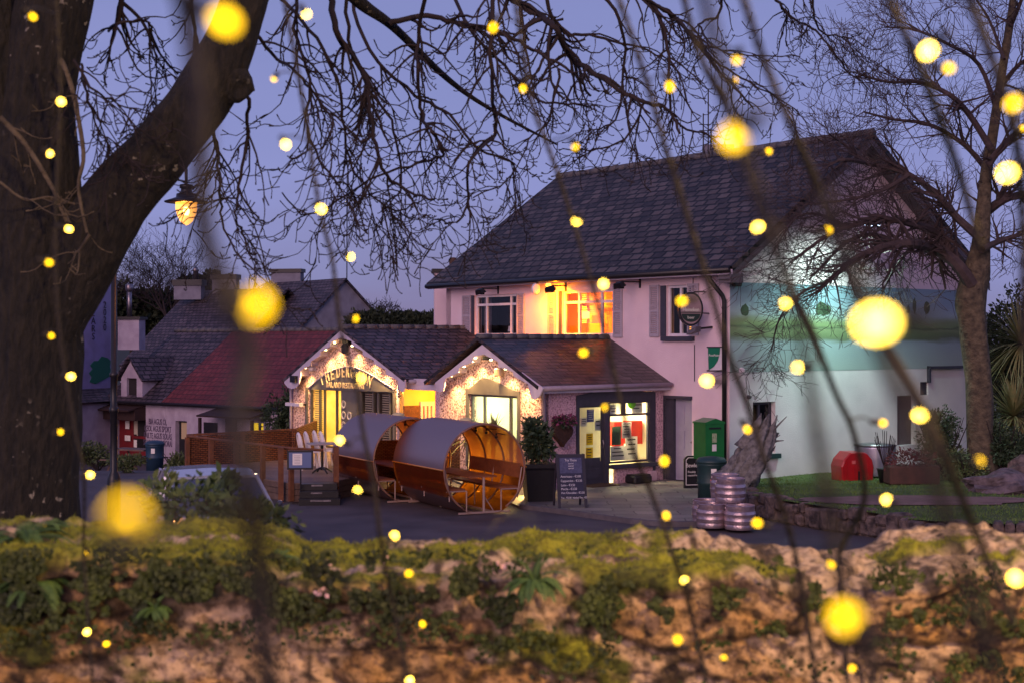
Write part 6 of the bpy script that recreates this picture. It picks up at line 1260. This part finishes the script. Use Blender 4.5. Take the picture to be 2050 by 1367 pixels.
def droopers(mb, pts, rads, n, L_, lv, rg):
    N_ = len(pts) - 1
    for i in range(n):
        k = rg.uniform(.08, .99) * N_; a = int(k); p = pts[a].lerp(pts[min(a + 1, N_)], k - a); tt = (pts[min(a + 1, N_)] - pts[a]).normalized() if a < N_ else (pts[a] - pts[a - 1]).normalized()
        r = max(.0042, rads[a] * .66); l = L_ * rg.uniform(.45, 1.1); side = rg.choice((-1, 1)); d = (tt * rg.uniform(.2, 1.2) + V((side * rg.uniform(.2, .8), rg.uniform(-.35, .35), rg.uniform(-.7, .45)))).normalized(); seg = 7; q = [p]; rr = [r]; curl = rg.uniform(.15, .55)
        for s in range(seg):
            f_ = s / seg; d = (d + V((rg.uniform(-.24, .24), rg.uniform(-.2, .2), rg.uniform(-.17, .17) + (-.22 if f_ < .55 else curl)))).normalized(); q.append(q[-1] + d * l / seg); rr.append(max(.0032, r * (1 - .62 * (s + 1) / seg)))
        rr[-1] *= 1.5; mb.tube(q, rr, 4, False)
        if lv: droopers(mb, q, rr, rg.randint(2, 4), l * .55, lv - 1, rg)
        elif rg.random() < .8:
            for s in range(rg.randint(1, 3)): j = rg.randint(2, seg - 1); v_ = (V((rg.uniform(-1, 1), rg.uniform(-.5, .5), rg.uniform(-.3, 1)))).normalized() * l * .16; mb.tube([q[j], q[j] + v_], [.0034, .0042], 3, False)
rg = random.Random(77)
for pp, Y, rpx in brs:
    s = smooth([(x, y, Y + .3 * math.sin(i * 1.3 + x)) for i, (x, y) in enumerate(pp)], 5); n = len(s); pts = [P(*a) + V((rg.uniform(-1, 1), 0, rg.uniform(-1, 1))) * .012 for a in s]; rads = [max(.004, rpx * Y / F * (1 - .68 * i / n)) for i in range(n)]
    mb = MB(); mb.tube(pts, rads, 7, False); L0 = sum((b_ - a_).length for a_, b_ in zip(pts[:-1], pts[1:])); droopers(mb, pts, rads, int(5 + L0 * 5.5), .62, 1, rg); mb.build('branch', twigm, BT, True)
for pp, Y, rpx in suck:
    s = smooth([(x, y, Y) for x, y in pp], 5); n = len(s); pts = [P(*a) for a in s]; rads = [rpx * Y / F * (1 - .5 * i / n) for i in range(n)]; mb = MB(); mb.tube(pts, rads, 7, False); droopers(mb, pts, [r * .5 for r in rads], 5, .35, 0, rg); mb.build('sucker_branch', palebark, BT, True)

# ---------------------------------------------------------------- right tree
RT = thing('garden_tree', 'bare lichened tree with forked trunk in front of the mural gable', 'tree', (P(1960, 0, 35).x, 35, .4))
mb = MB(); YR = 35
plimb(mb, [(1968, 960, YR, 32), (1962, 880, YR, 26), (1960, 780, YR, 26), (1948, 660, YR, 27), (1944, 600, YR, 29), (1955, 545, YR, 25), (1962, 490, YR, 17), (1968, 420, YR, 14), (1975, 340, YR, 12), (1990, 250, YR, 10), (2005, 150, YR, 8), (2025, 20, YR, 7), (2035, -90, YR, 4)], .22, 18, 11); mb.build('trunk', palebark, RT, True)
rg = random.Random(5)
rb = [([(1945, 570), (1915, 528), (1872, 500), (1830, 488), (1785, 492), (1740, 505), (1680, 545), (1640, 580)], 14), ([(1925, 545), (1880, 470), (1830, 450), (1780, 440), (1720, 448), (1660, 470), (1590, 520)], 10), ([(1965, 480), (1915, 435), (1880, 395), (1820, 350), (1750, 330), (1690, 320), (1660, 330)], 9),
 ([(1985, 300), (1940, 230), (1900, 190), (1840, 165), (1780, 165), (1720, 150)], 7), ([(1995, 220), (1960, 130), (1900, 90), (1830, 60), (1770, 55)], 5), ([(2010, 120), (1980, 40), (1940, -20)], 4), ([(1968, 430), (2010, 400), (2060, 385), (2110, 360)], 11), ([(1965, 500), (2010, 480), (2080, 460)], 8),
 ([(1978, 330), (2020, 280), (2080, 250)], 8), ([(2000, 180), (2040, 130), (2090, 100)], 6), ([(1975, 340), (1930, 290), (1860, 250), (1790, 240), (1730, 225)], 6), ([(1790, 492), (1740, 470), (1690, 490), (1620, 560)], 6), ([(1830, 488), (1790, 540), (1760, 600)], 4), ([(1700, 460), (1640, 430), (1590, 440), (1540, 520)], 4), ([(1660, 560), (1600, 590), (1560, 640), (1545, 700)], 3.5), ([(1740, 330), (1690, 290), (1660, 270)], 4), ([(1820, 350), (1770, 380), (1700, 400), (1620, 410)], 5), ([(2020, 60), (2045, 0), (2060, -60)], 5)]
for pp, rpx in rb:
    s = smooth([(x, y, YR + .6 * math.sin(i * 1.1 + x) - .4 * i * .3) for i, (x, y) in enumerate(pp)], 4); n = len(s); pts = [P(*a) for a in s]; rads = [max(.012, rpx * YR / F * (1 - .75 * i / n)) for i in range(n)]
    mb = MB(); mb.tube(pts, rads, 7, False)
    for i in range(int(n * 1.6)):
        k = rg.randint(int(n * .15), n - 1); tt = (pts[k] - pts[k - 1]).normalized(); s_ = V((rg.uniform(-1, 1), rg.uniform(-.7, .7), rg.uniform(-.9, .9))); bare(mb, pts[k], tt * .6 + s_ * .7, rg.uniform(.5, 1.1), rads[k] * .5, 2, rg, .5, .03 if pp[0][1] > 400 else -.05, 4, 4, .22, .0055)
    mb.build('branch', mat('grey_twig', (74, 62, 60), .9, (52, 42, 44), 10), RT)

# ---------------------------------------------------------------- foreground wall
Yn, Yf, ZT = 4.6, 5.42, 2.9
prof = [(Yf + .02, -.9)] + [(Yf, -.5 + .5 * k / 8) for k in range(9)] + [(Yf - (Yf - Yn) * k / 56, 0) for k in range(1, 57)] + [(Yn, -k * .0125) for k in range(1, 54)] + [(Yn - .02, -1.1)]
NX = 380; X0, X1 = -2.7, 2.7; mb = MB(); vcol = []
def fbm(p, o=4):
    s = 0; a = 1
    for i in range(o): s += a * noise.noise(p); p = p * 2.1; a *= .5
    return s
pale = V(lin((205, 176, 146))[:3]); tan = V(lin((178, 146, 108))[:3]); ochre = V(lin((164, 122, 62))[:3]); drk = V(lin((40, 30, 22))[:3]); mos = V(lin((136, 138, 34))[:3]); mosd = V(lin((66, 72, 22))[:3]); cop = V(lin((176, 158, 140))[:3])
for i in range(NX + 1):
    x = X0 + (X1 - X0) * i / NX
    for j, (y, z) in enumerate(prof):
        topd = max(0, min(1, (y - Yn) / (Yf - Yn))); face = z < -.001 and y < 5; istop = abs(z) < 1e-6
        q = V((x / .34, (z if face else (y - Yn) * .5) / .13, 3.3 if face else 9.1)); dists, pts_ = noise.voronoi(q + V((.25 * noise.noise(q * 1.3), .3 * noise.noise(q * 1.7 + V((5, 5, 5))), 0))); g = min(1, (dists[1] - dists[0]) / .16); cid = pts_[0]
        mm = 1.25 * fbm(V((x * 1.9, y * 3.5, z * 2.6)), 5) - .08 + .42 * (1 if istop else max(-.9, 1 + z * 7 - .9)); px = CX + x / Yn * F
        right = sstep(1350, 1650, px); mm -= .5 * right * (1 if istop else 1.3); mm += .25 * (1 - sstep(150, 900, px))
        moss = sstep(.0, .3, mm); n1_ = fbm(V((x * 9, y * 9, z * 9)), 4); n2_ = noise.noise(V((x * 32, y * 32, z * 32)))
        cell = noise.cell(cid * 3.7); h = .03 * g * (1 - .4 * moss) + .02 * (cell) * g + .022 * n1_ + .01 * n2_ + moss * (.02 + .022 * noise.noise(V((x * 14, y * 14, z * 14))))
        big = -.012 - .015 * (1 - sstep(1350, 1480, px)) + .05 * noise.noise(V((x * .8, 0, 4))) - .05 * sstep(480, 560, px) * (1 - sstep(950, 1050, px)) - .03 * sstep(950, 1050, px) - .06 * sstep(1480, 1600, px) + .03 * sstep(1840, 1900, px)
        if istop or z < 0 and not face: dz, dy = h + big, 0
        else: dz, dy = big * (1 + z / .6 if z > -.6 else 0), -h
        if j in (65, 66, 67) : dy -= .01
        mb.v.append(V((x, y + dy, ZT + z + dz)))
        st = pale.lerp(tan, max(0, min(1, .5 + cell * .8))) if not istop else cop.lerp(pale, .3 + .3 * n1_)
        st = st.lerp(ochre, max(0, min(1, .55 * sstep(-.02, -.16, z) * (cell > -.1) * .9 + .5 * n1_))) if face else st
        st = st.lerp(drk, (1 - g) * .5 * (1 if face else .3)); st = st.lerp(drk, max(sstep(.1, .42, fbm(V((x * 7, z * 7, 7)), 4) + .45 * n2_), sstep(.2, .5, noise.noise(V((x * 22, z * 22, 4))) + .4 * n2_)) * .9)
        mc = mosd.lerp(mos, max(0, min(1, .42 + n1_ * 1.3 + (.25 if istop else -.25)))); c_ = st.lerp(mc, moss); vcol += [c_.x, c_.y, c_.z, 1]
nj = len(prof)
for i in range(NX):
    for j in range(nj - 1): mb.f.append([i * nj + j, i * nj + j + 1, (i + 1) * nj + j + 1, (i + 1) * nj + j]); mb.m.append(0)
m = bpy.data.materials.new('old_wall_stone'); m.use_nodes = True; N = m.node_tree.nodes; L = m.node_tree.links; b = N['Principled BSDF']; b.inputs['Roughness'].default_value = .92; vc = N.new('ShaderNodeVertexColor'); vc.layer_name = 'Col'
tc = N.new('ShaderNodeTexCoord'); nz = N.new('ShaderNodeTexNoise'); nz.inputs['Scale'].default_value = 34; nz.inputs['Detail'].default_value = 8; nz.inputs['Roughness'].default_value = .7; L.new(tc.outputs['Object'], nz.inputs[0]); r_ = N.new('ShaderNodeValToRGB'); r_.color_ramp.elements[0].position = .42; r_.color_ramp.elements[1].position = .54; r_.color_ramp.elements[0].color = (.3, .27, .25, 1); L.new(nz.outputs['Fac'], r_.inputs[0])
mx = N.new('ShaderNodeMixRGB'); mx.blend_type = 'MULTIPLY'; mx.inputs[0].default_value = .85; L.new(vc.outputs[0], mx.inputs[1]); L.new(r_.outputs[0], mx.inputs[2]); L.new(mx.outputs[0], b.inputs['Base Color']); bp = N.new('ShaderNodeBump'); bp.inputs['Strength'].default_value = .8; bp.inputs['Distance'].default_value = .02; L.new(nz.outputs['Fac'], bp.inputs['Height']); L.new(bp.outputs[0], b.inputs['Normal'])
wl_ = tag(mb.build('stone_wall', m, None, True), 'mossy old rubble wall right across the foreground', 'wall'); ca = wl_.data.color_attributes.new('Col', 'FLOAT_COLOR', 'POINT'); ca.data.foreach_set('color', vcol)
WV = mb.v
def wtop(x, y):
    i = max(0, min(NX, round((x - X0) / (X1 - X0) * NX))); best = min(range(9, 66), key=lambda j: abs(WV[i * nj + j].y - y)); return WV[i * nj + best].z
mb = MB(); rg = random.Random(12)
for k in range(30000):
    i = rg.randint(0, NX); j = int(10 + 62 * rg.random() ** .8); c_ = vcol[(i * nj + j) * 4:(i * nj + j) * 4 + 3]
    if c_[1] < c_[0] * .88 or c_[2] > c_[1] * .5: continue
    p = WV[i * nj + j] + V((rg.uniform(-.008, .008), rg.uniform(-.008, .008), 0)); d = V((rg.uniform(-.6, .6), rg.uniform(-1, .2) if j > 62 else rg.uniform(-.5, .5), 1 if j < 62 else .2)).normalized() * rg.uniform(.008, .022); s = V((rg.uniform(-1, 1), rg.uniform(-1, 1), 0)).normalized() * .002
    mb.add([p - s, p + s, p + d], [(0, 1, 2)])
tag(mb.build('moss', mossm), 'soft yellow green moss cushions on top of the foreground wall', 'moss', kind='stuff')
# creeping leaves over the face
mb = MB()
for k in range(25000):
    px = 2060 * rg.random() ** 1.35; py = rg.gauss(1180, 42) if px < 950 else (rg.gauss(1215, 55) if px < 1850 else rg.gauss(1270, 70))
    if py < 1098 + 14 * noise.noise(V((px * .02, 0, 0))): continue
    if noise.noise(V((px * .012, py * .016, 2))) + .5 * noise.noise(V((px * .04, py * .05, 9))) < -.08 + .34 * sstep(850, 1250, px) - .3 * sstep(1800, 1950, px): continue
    p = P(px, min(py, 1420), Yn - .05 - rg.random() * .05); a = rg.uniform(0, 6.3); s = rg.uniform(.004, .013); u = V((math.cos(a), rg.uniform(-.6, .1), math.sin(a))) * s; v_ = V((-math.sin(a), rg.uniform(-.5, .2), math.cos(a))) * s * .7
    mb.add([p - u, p + v_, p + u, p - v_], [(0, 1, 2, 3)])
tag(mb.build('creeping_plants', mat('creeper_leaf', (66, 78, 26), .7, (22, 28, 12), 11)), 'dark creeping plants hanging down the face of the foreground wall', 'creeper', kind='stuff')
def fern(c, n, L_, label, seed, spread=1.0, face=0.0):
    t = thing('fern', label, 'fern', tuple(c)); rg = random.Random(seed)
    mb = MB()
    for k in range(n):
        a = rg.uniform(0, 6.28); d = V((math.cos(a) * spread, math.sin(a) * .6 - face, rg.uniform(.5, 1.2))).normalized(); l = L_ * rg.uniform(.6, 1.1); q = V(c); pts = [q]
        for s in range(20): d = (d + V((0, 0, -.1))).normalized(); q = q + d * l / 20; pts.append(q)
        mb.tube(pts, .0015, 3, False); sd = d.cross(V((0, 0, 1))).normalized()
        for s in range(2, 21):
            w_ = l * .14 * math.sin(math.pi * min(1, (s / 20) ** .7 * .97)) + .004; td = (pts[s] - pts[s - 1]).normalized()
            for sg in (-1, 1):
                tip = pts[s] + sd * sg * w_ + td * w_ * .35 - V((0, 0, w_ * .2)); mb.add([pts[s] - td * l * .012, pts[s] + sd * sg * w_ * .5 - td * .004, tip, pts[s] + td * l * .012 + sd * sg * w_ * .3], [(0, 1, 2, 3)])
    mb.build('fronds', fernm, t)
def wallp(x, y, Y): return P(x, y, Y)
fern(wallp(40, 1090, 4.95), 46, .22, 'leafy fern on the wall top at the far left edge', 1); fern(wallp(70, 1170, 4.58), 36, .16, 'fern hanging from the wall face at the left', 2, 1, .5); fern(wallp(95, 1060, 5.2), 24, .15, 'small fern on the back of the wall top near the trunk', 8)
fern(wallp(1070, 1165, 4.5), 36, .12, 'bright green fern on the wall face near the middle', 3, 1, .5); fern(wallp(310, 1220, 4.5), 16, .08, 'small fern low on the wall face at the left of the middle', 4, 1, .5); fern(wallp(560, 1120, 4.8), 18, .09, 'small fern on the wall top edge left of the middle', 5)
for (x, y, Y, r_, n, sz_, m_, lb, sd_, zb_) in ((395, 1015, 6.4, (.3, .2, .15), 520, .045, leafm, 'leafy plant with broad leaves growing behind the wall before the car', 51, 1.5), (500, 1040, 6.2, (.22, .18, .1), 420, .05, leafd, 'dark leafy plant behind the wall below the car bonnet', 52, 1.5), (330, 985, 6.8, (.1, .1, .11), 150, .05, leafo, 'olive leaved shoots behind the wall at the left of the car', 53, 1.5), (445, 985, 6.6, (.1, .1, .1), 110, .06, leafm, 'pale green leafy shoots rising in front of the car window', 54, 1.5)):
    c = P(x, y, Y); t = thing('wall_shrub', lb, 'shrub', (c.x, c.y, zb_)); rg2 = random.Random(sd_); mb = MB(); leaves(mb, c, r_, n, sz_, rg2, .5); mb.build('foliage', m_, t); mb = MB()
    for k in range(5): mb.tube([V((c.x + rg2.uniform(-.05, .05), c.y, zb_)), c + V((rg2.uniform(-1, 1) * r_[0] * .6, 0, rg2.uniform(-.3, .5) * r_[2]))], [.008, .004], 4)
    mb.build('stems', twigm, t)
for (x, y, Y, r_) in ((655, 1128, 4.62, .012), (432, 1132, 4.6, .011), (645, 1185, 4.5, .016), (1000, 1132, 4.58, .02), (770, 1118, 4.7, .014)):
    c = P(x, y, Y); tag(rock_ if False else None or (lambda mb: (leaves(mb, c, (r_, r_, r_), 26, r_ * .9, random.Random(int(x)), .8), mb.build('pale_wildflower', mat('pale_petals', (214, 176, 176), .8)))[1])(MB()), {655: 'pale pink flower tuft on the mossy wall top between two fairy lights', 432: 'pale tuft at the left beside the blurred brown string', 645: 'larger pale tuft low on the wall face left of the middle', 1000: 'pale stone coloured tuft just left of the middle fern', 770: 'white tuft on the wall edge beside the second light string'}[x], 'flower')

# ---------------------------------------------------------------- fairy light strings
wirem = mat('light_cable', (34, 28, 26), .7, (26, 20, 18), 30)
def bulbmat(name, c, s): return emis(name, c, s)
by = emis('bulb_yellow', (255, 194, 20), 4.6); bw = emis('bulb_bright', (255, 208, 74), 15)
def curve_at(pts, y):
    for a, b_ in zip(pts[:-1], pts[1:]):
        if a[1] <= y <= b_[1]: t_ = (y - a[1]) / max(1e-6, b_[1] - a[1]); return tuple(u + (v_ - u) * t_ for u, v_ in zip(a, b_))
    return pts[-1] if y > pts[-1][1] else pts[0]
def lstring(pp, bulbs, label, rw=.0024, seed=0):
    """pp: (x, y, depth) ; bulbs: (x, y, diameter px, bright)"""
    s = smooth(pp, 6); pts = [P(a[0], a[1], a[2]) for a in s]; rg = random.Random(seed); t = thing('light_string', label, 'string lights', tuple(pts[0]), 'strings of warm fairy lights hanging across the view')
    mb = MB(); tw_ = []; n = len(pts)
    fine = [pts[i].lerp(pts[i + 1], k / 5) for i in range(n - 1) for k in range(5)] + [pts[-1]]
    for ph in (0, math.pi): mb.tube([p + V((math.cos(i * .9 + ph), math.sin(i * .9 + ph) * .6, 0)) * rw * .8 for i, p in enumerate(fine)], rw, 5)
    for (x, y, Dp, br) in bulbs:
        at = curve_at(s, y - 6); d = max(.36, min(53 / Dp, 3.9)); d = d if abs(at[2] - d) / d > .5 else d; c = P(x, y, d); a = P(at[0], at[1], at[2]); dr = (c - a); dr = dr.normalized() if dr.length > .03 else V((rg.uniform(-1, 1), 0, -1)).normalized()
        dr = (V((dr.x, 0, dr.z)) + V((0, rg.uniform(-.2, .6), 0))).normalized(); q = c - dr * .016; mid = a.lerp(q, .6) + V((0, 0, .006)); mb.tube([a, mid, q], [rw * .6, rw * .5, rw * .5], 4)
        b_ = MB(); b_.ball(c, .004, .004, .0055, 12, dr); bo = b_.build('bulb', bw if br else by, t, True); b_ = MB(); b_.lathe(c - dr * .02, [(.003, 0), (.0038, .002), (.004, .0148)], 8, dr); b_.build('socket', wirem, bo)
    mb.build('cable', wirem, t); return t
lstring([(350, -60, .62), (375, 40, .68), (400, 200, .62), (402, 400, .6), (425, 520, .6), (495, 700, .58), (470, 830, .5), (490, 950, .47), (522, 1150, .5), (535, 1420, .5)], [(450, 42, 92, 0), (510, 609, 113, 0), (252, 1038, 150, 0)], 'thickest most blurred light string at the left with three huge yellow discs', .003, 1)
lstring([(560, -40, 2.5), (590, 110, 2.5), (612, 240, 2.5), (640, 420, 2.5), (665, 520, 2.5), (682, 660, 2.5), (712, 770, 2.4), (728, 870, 2.3), (748, 970, 2.3), (762, 1080, 2.3), (785, 1200, 2.4), (825, 1400, 2.4)],
 [(549, 158, 22, 0), (613, 28, 28, 1), (572, 290, 28, 1), (643, 419, 28, 1), (701, 514, 24, 1), (711, 638, 23, 0), (720, 757, 30, 1), (681, 881, 25, 1), (715, 982, 26, 1), (789, 1072, 27, 1), (818, 1147, 23, 0), (846, 1248, 20, 0), (820, 1362, 24, 1)], 'light string hanging down left of the big lit gable, passing the amber pods', .0026, 2)
lstring([(1025, -40, 2.4), (1048, 110, 2.4), (1065, 210, 2.4), (1110, 330, 2.4), (1158, 480, 2.4), (1200, 620, 2.3), (1232, 760, 2.3), (1268, 900, 2.3), (1305, 990, 2.4), (1348, 1110, 2.4), (1385, 1230, 2.5), (1420, 1400, 2.5)],
 [(987, 56, 28, 0), (1047, 178, 22, 0), (1151, 293, 26, 0), (1155, 442, 29, 1), (1208, 569, 28, 1), (1168, 706, 26, 0), (1213, 815, 25, 0), (1330, 922, 28, 0), (1334, 1031, 24, 0), (1371, 1162, 26, 1), (1357, 1280, 29, 0), (1449, 1317, 23, 0)], 'light string falling across the middle of the pub roof and the shop', .0027, 3)
lstring([(1225, -40, 2.0), (1290, 150, 2.0), (1330, 290, 2.0), (1362, 390, 2.0), (1400, 510, 2.0), (1430, 610, 2.0), (1462, 720, 2.0), (1500, 820, 2.1), (1530, 920, 2.1), (1590, 1100, 2.2), (1640, 1400, 2.2)],
 [(1341, 174, 29, 0), (1365, 603, 30, 0), (1416, 762, 33, 1), (1496, 859, 24, 0), (1516, 1046, 29, 0)], 'light string in front of the oval sign and the post box', .003, 4)
lstring([(1400, -40, .8), (1440, 120, .78), (1471, 262, .78), (1520, 400, .75), (1560, 520, .72), (1610, 700, .7), (1640, 900, .68), (1690, 1180, .67), (1760, 1400, .67)], [(1471, 274, 89, 0), (1695, 1237, 104, 0)], 'blurred near string in front of the roof with two large yellow discs', .0023, 5)
lstring([(1360, -40, 1.9), (1400, 110, 1.9), (1460, 230, 1.9), (1500, 330, 1.8), (1560, 520, 1.8), (1620, 650, 1.8), (1670, 780, 1.9), (1710, 870, 2.0), (1730, 1000, 2.1), (1680, 1130, 2.3), (1700, 1400, 2.3)],
 [(1476, 119, 34, 0), (1472, 162, 22, 0), (1538, 304, 23, 0), (1517, 455, 33, 1), (1571, 608, 34, 1), (1598, 735, 34, 1), (1767, 846, 26, 0), (1776, 1000, 32, 1), (1662, 1130, 28, 0), (1707, 1338, 26, 0)], 'light string crossing the mural gable towards the red grit bin', .003, 6)
lstring([(1475, -40, 1.6), (1540, 150, 1.6), (1600, 290, 1.6), (1660, 430, 1.7), (1720, 600, 1.7), (1795, 720, 1.6), (1850, 820, 1.5), (1900, 930, 1.5), (1960, 1080, 1.6), (2030, 1250, 1.6)],
 [(1657, 461, 28, 0), (1842, 830, 40, 1), (1960, 923, 37, 0), (2033, 1157, 44, 1)], 'light string running from the roof ridge down to the lawn at the right', .0032, 7)
lstring([(1640, 380, .7), (1690, 500, .68), (1735, 620, .65), (1790, 760, .64), (1850, 900, .62), (1910, 1080, .62), (2010, 1400, .62)], [(1755, 646, 109, 1), (1733, 612, 40, 0)], 'near blurred string over the mural with one huge white centred disc', .0024, 8)
lstring([(1760, -40, 1.4), (1830, 110, 1.4), (1890, 260, 1.5), (1930, 380, 1.6), (1965, 500, 1.6)], [(1858, 102, 50, 1), (1899, 137, 37, 0)], 'light string at the upper right in front of the bare tree crown', .0032, 9)
lstring([(1925, -40, 1.3), (1990, 130, 1.3), (2030, 260, 1.3), (2046, 420, 1.4), (2052, 700, 1.4)], [(2030, 207, 52, 0), (2017, 347, 52, 1), (2046, 258, 22, 0)], 'light string along the right edge with two large discs', .0032, 10)
lstring([(110, -40, 2.8), (120, 200, 2.8), (110, 460, 2.8), (120, 670, 2.8), (150, 860, 2.8), (168, 950, 2.8), (168, 1100, 2.9), (178, 1265, 2.9), (190, 1420, 2.9)],
 [(66, 34, 24, 0), (122, 204, 24, 1), (99, 308, 22, 1), (138, 459, 21, 1), (98, 526, 23, 0), (102, 672, 20, 0), (142, 753, 22, 1), (120, 864, 20, 0), (180, 950, 22, 1), (174, 1105, 16, 0), (174, 1264, 21, 1), (213, 1288, 19, 0)], 'light string hanging down in front of the big tree trunk', .0022, 11)
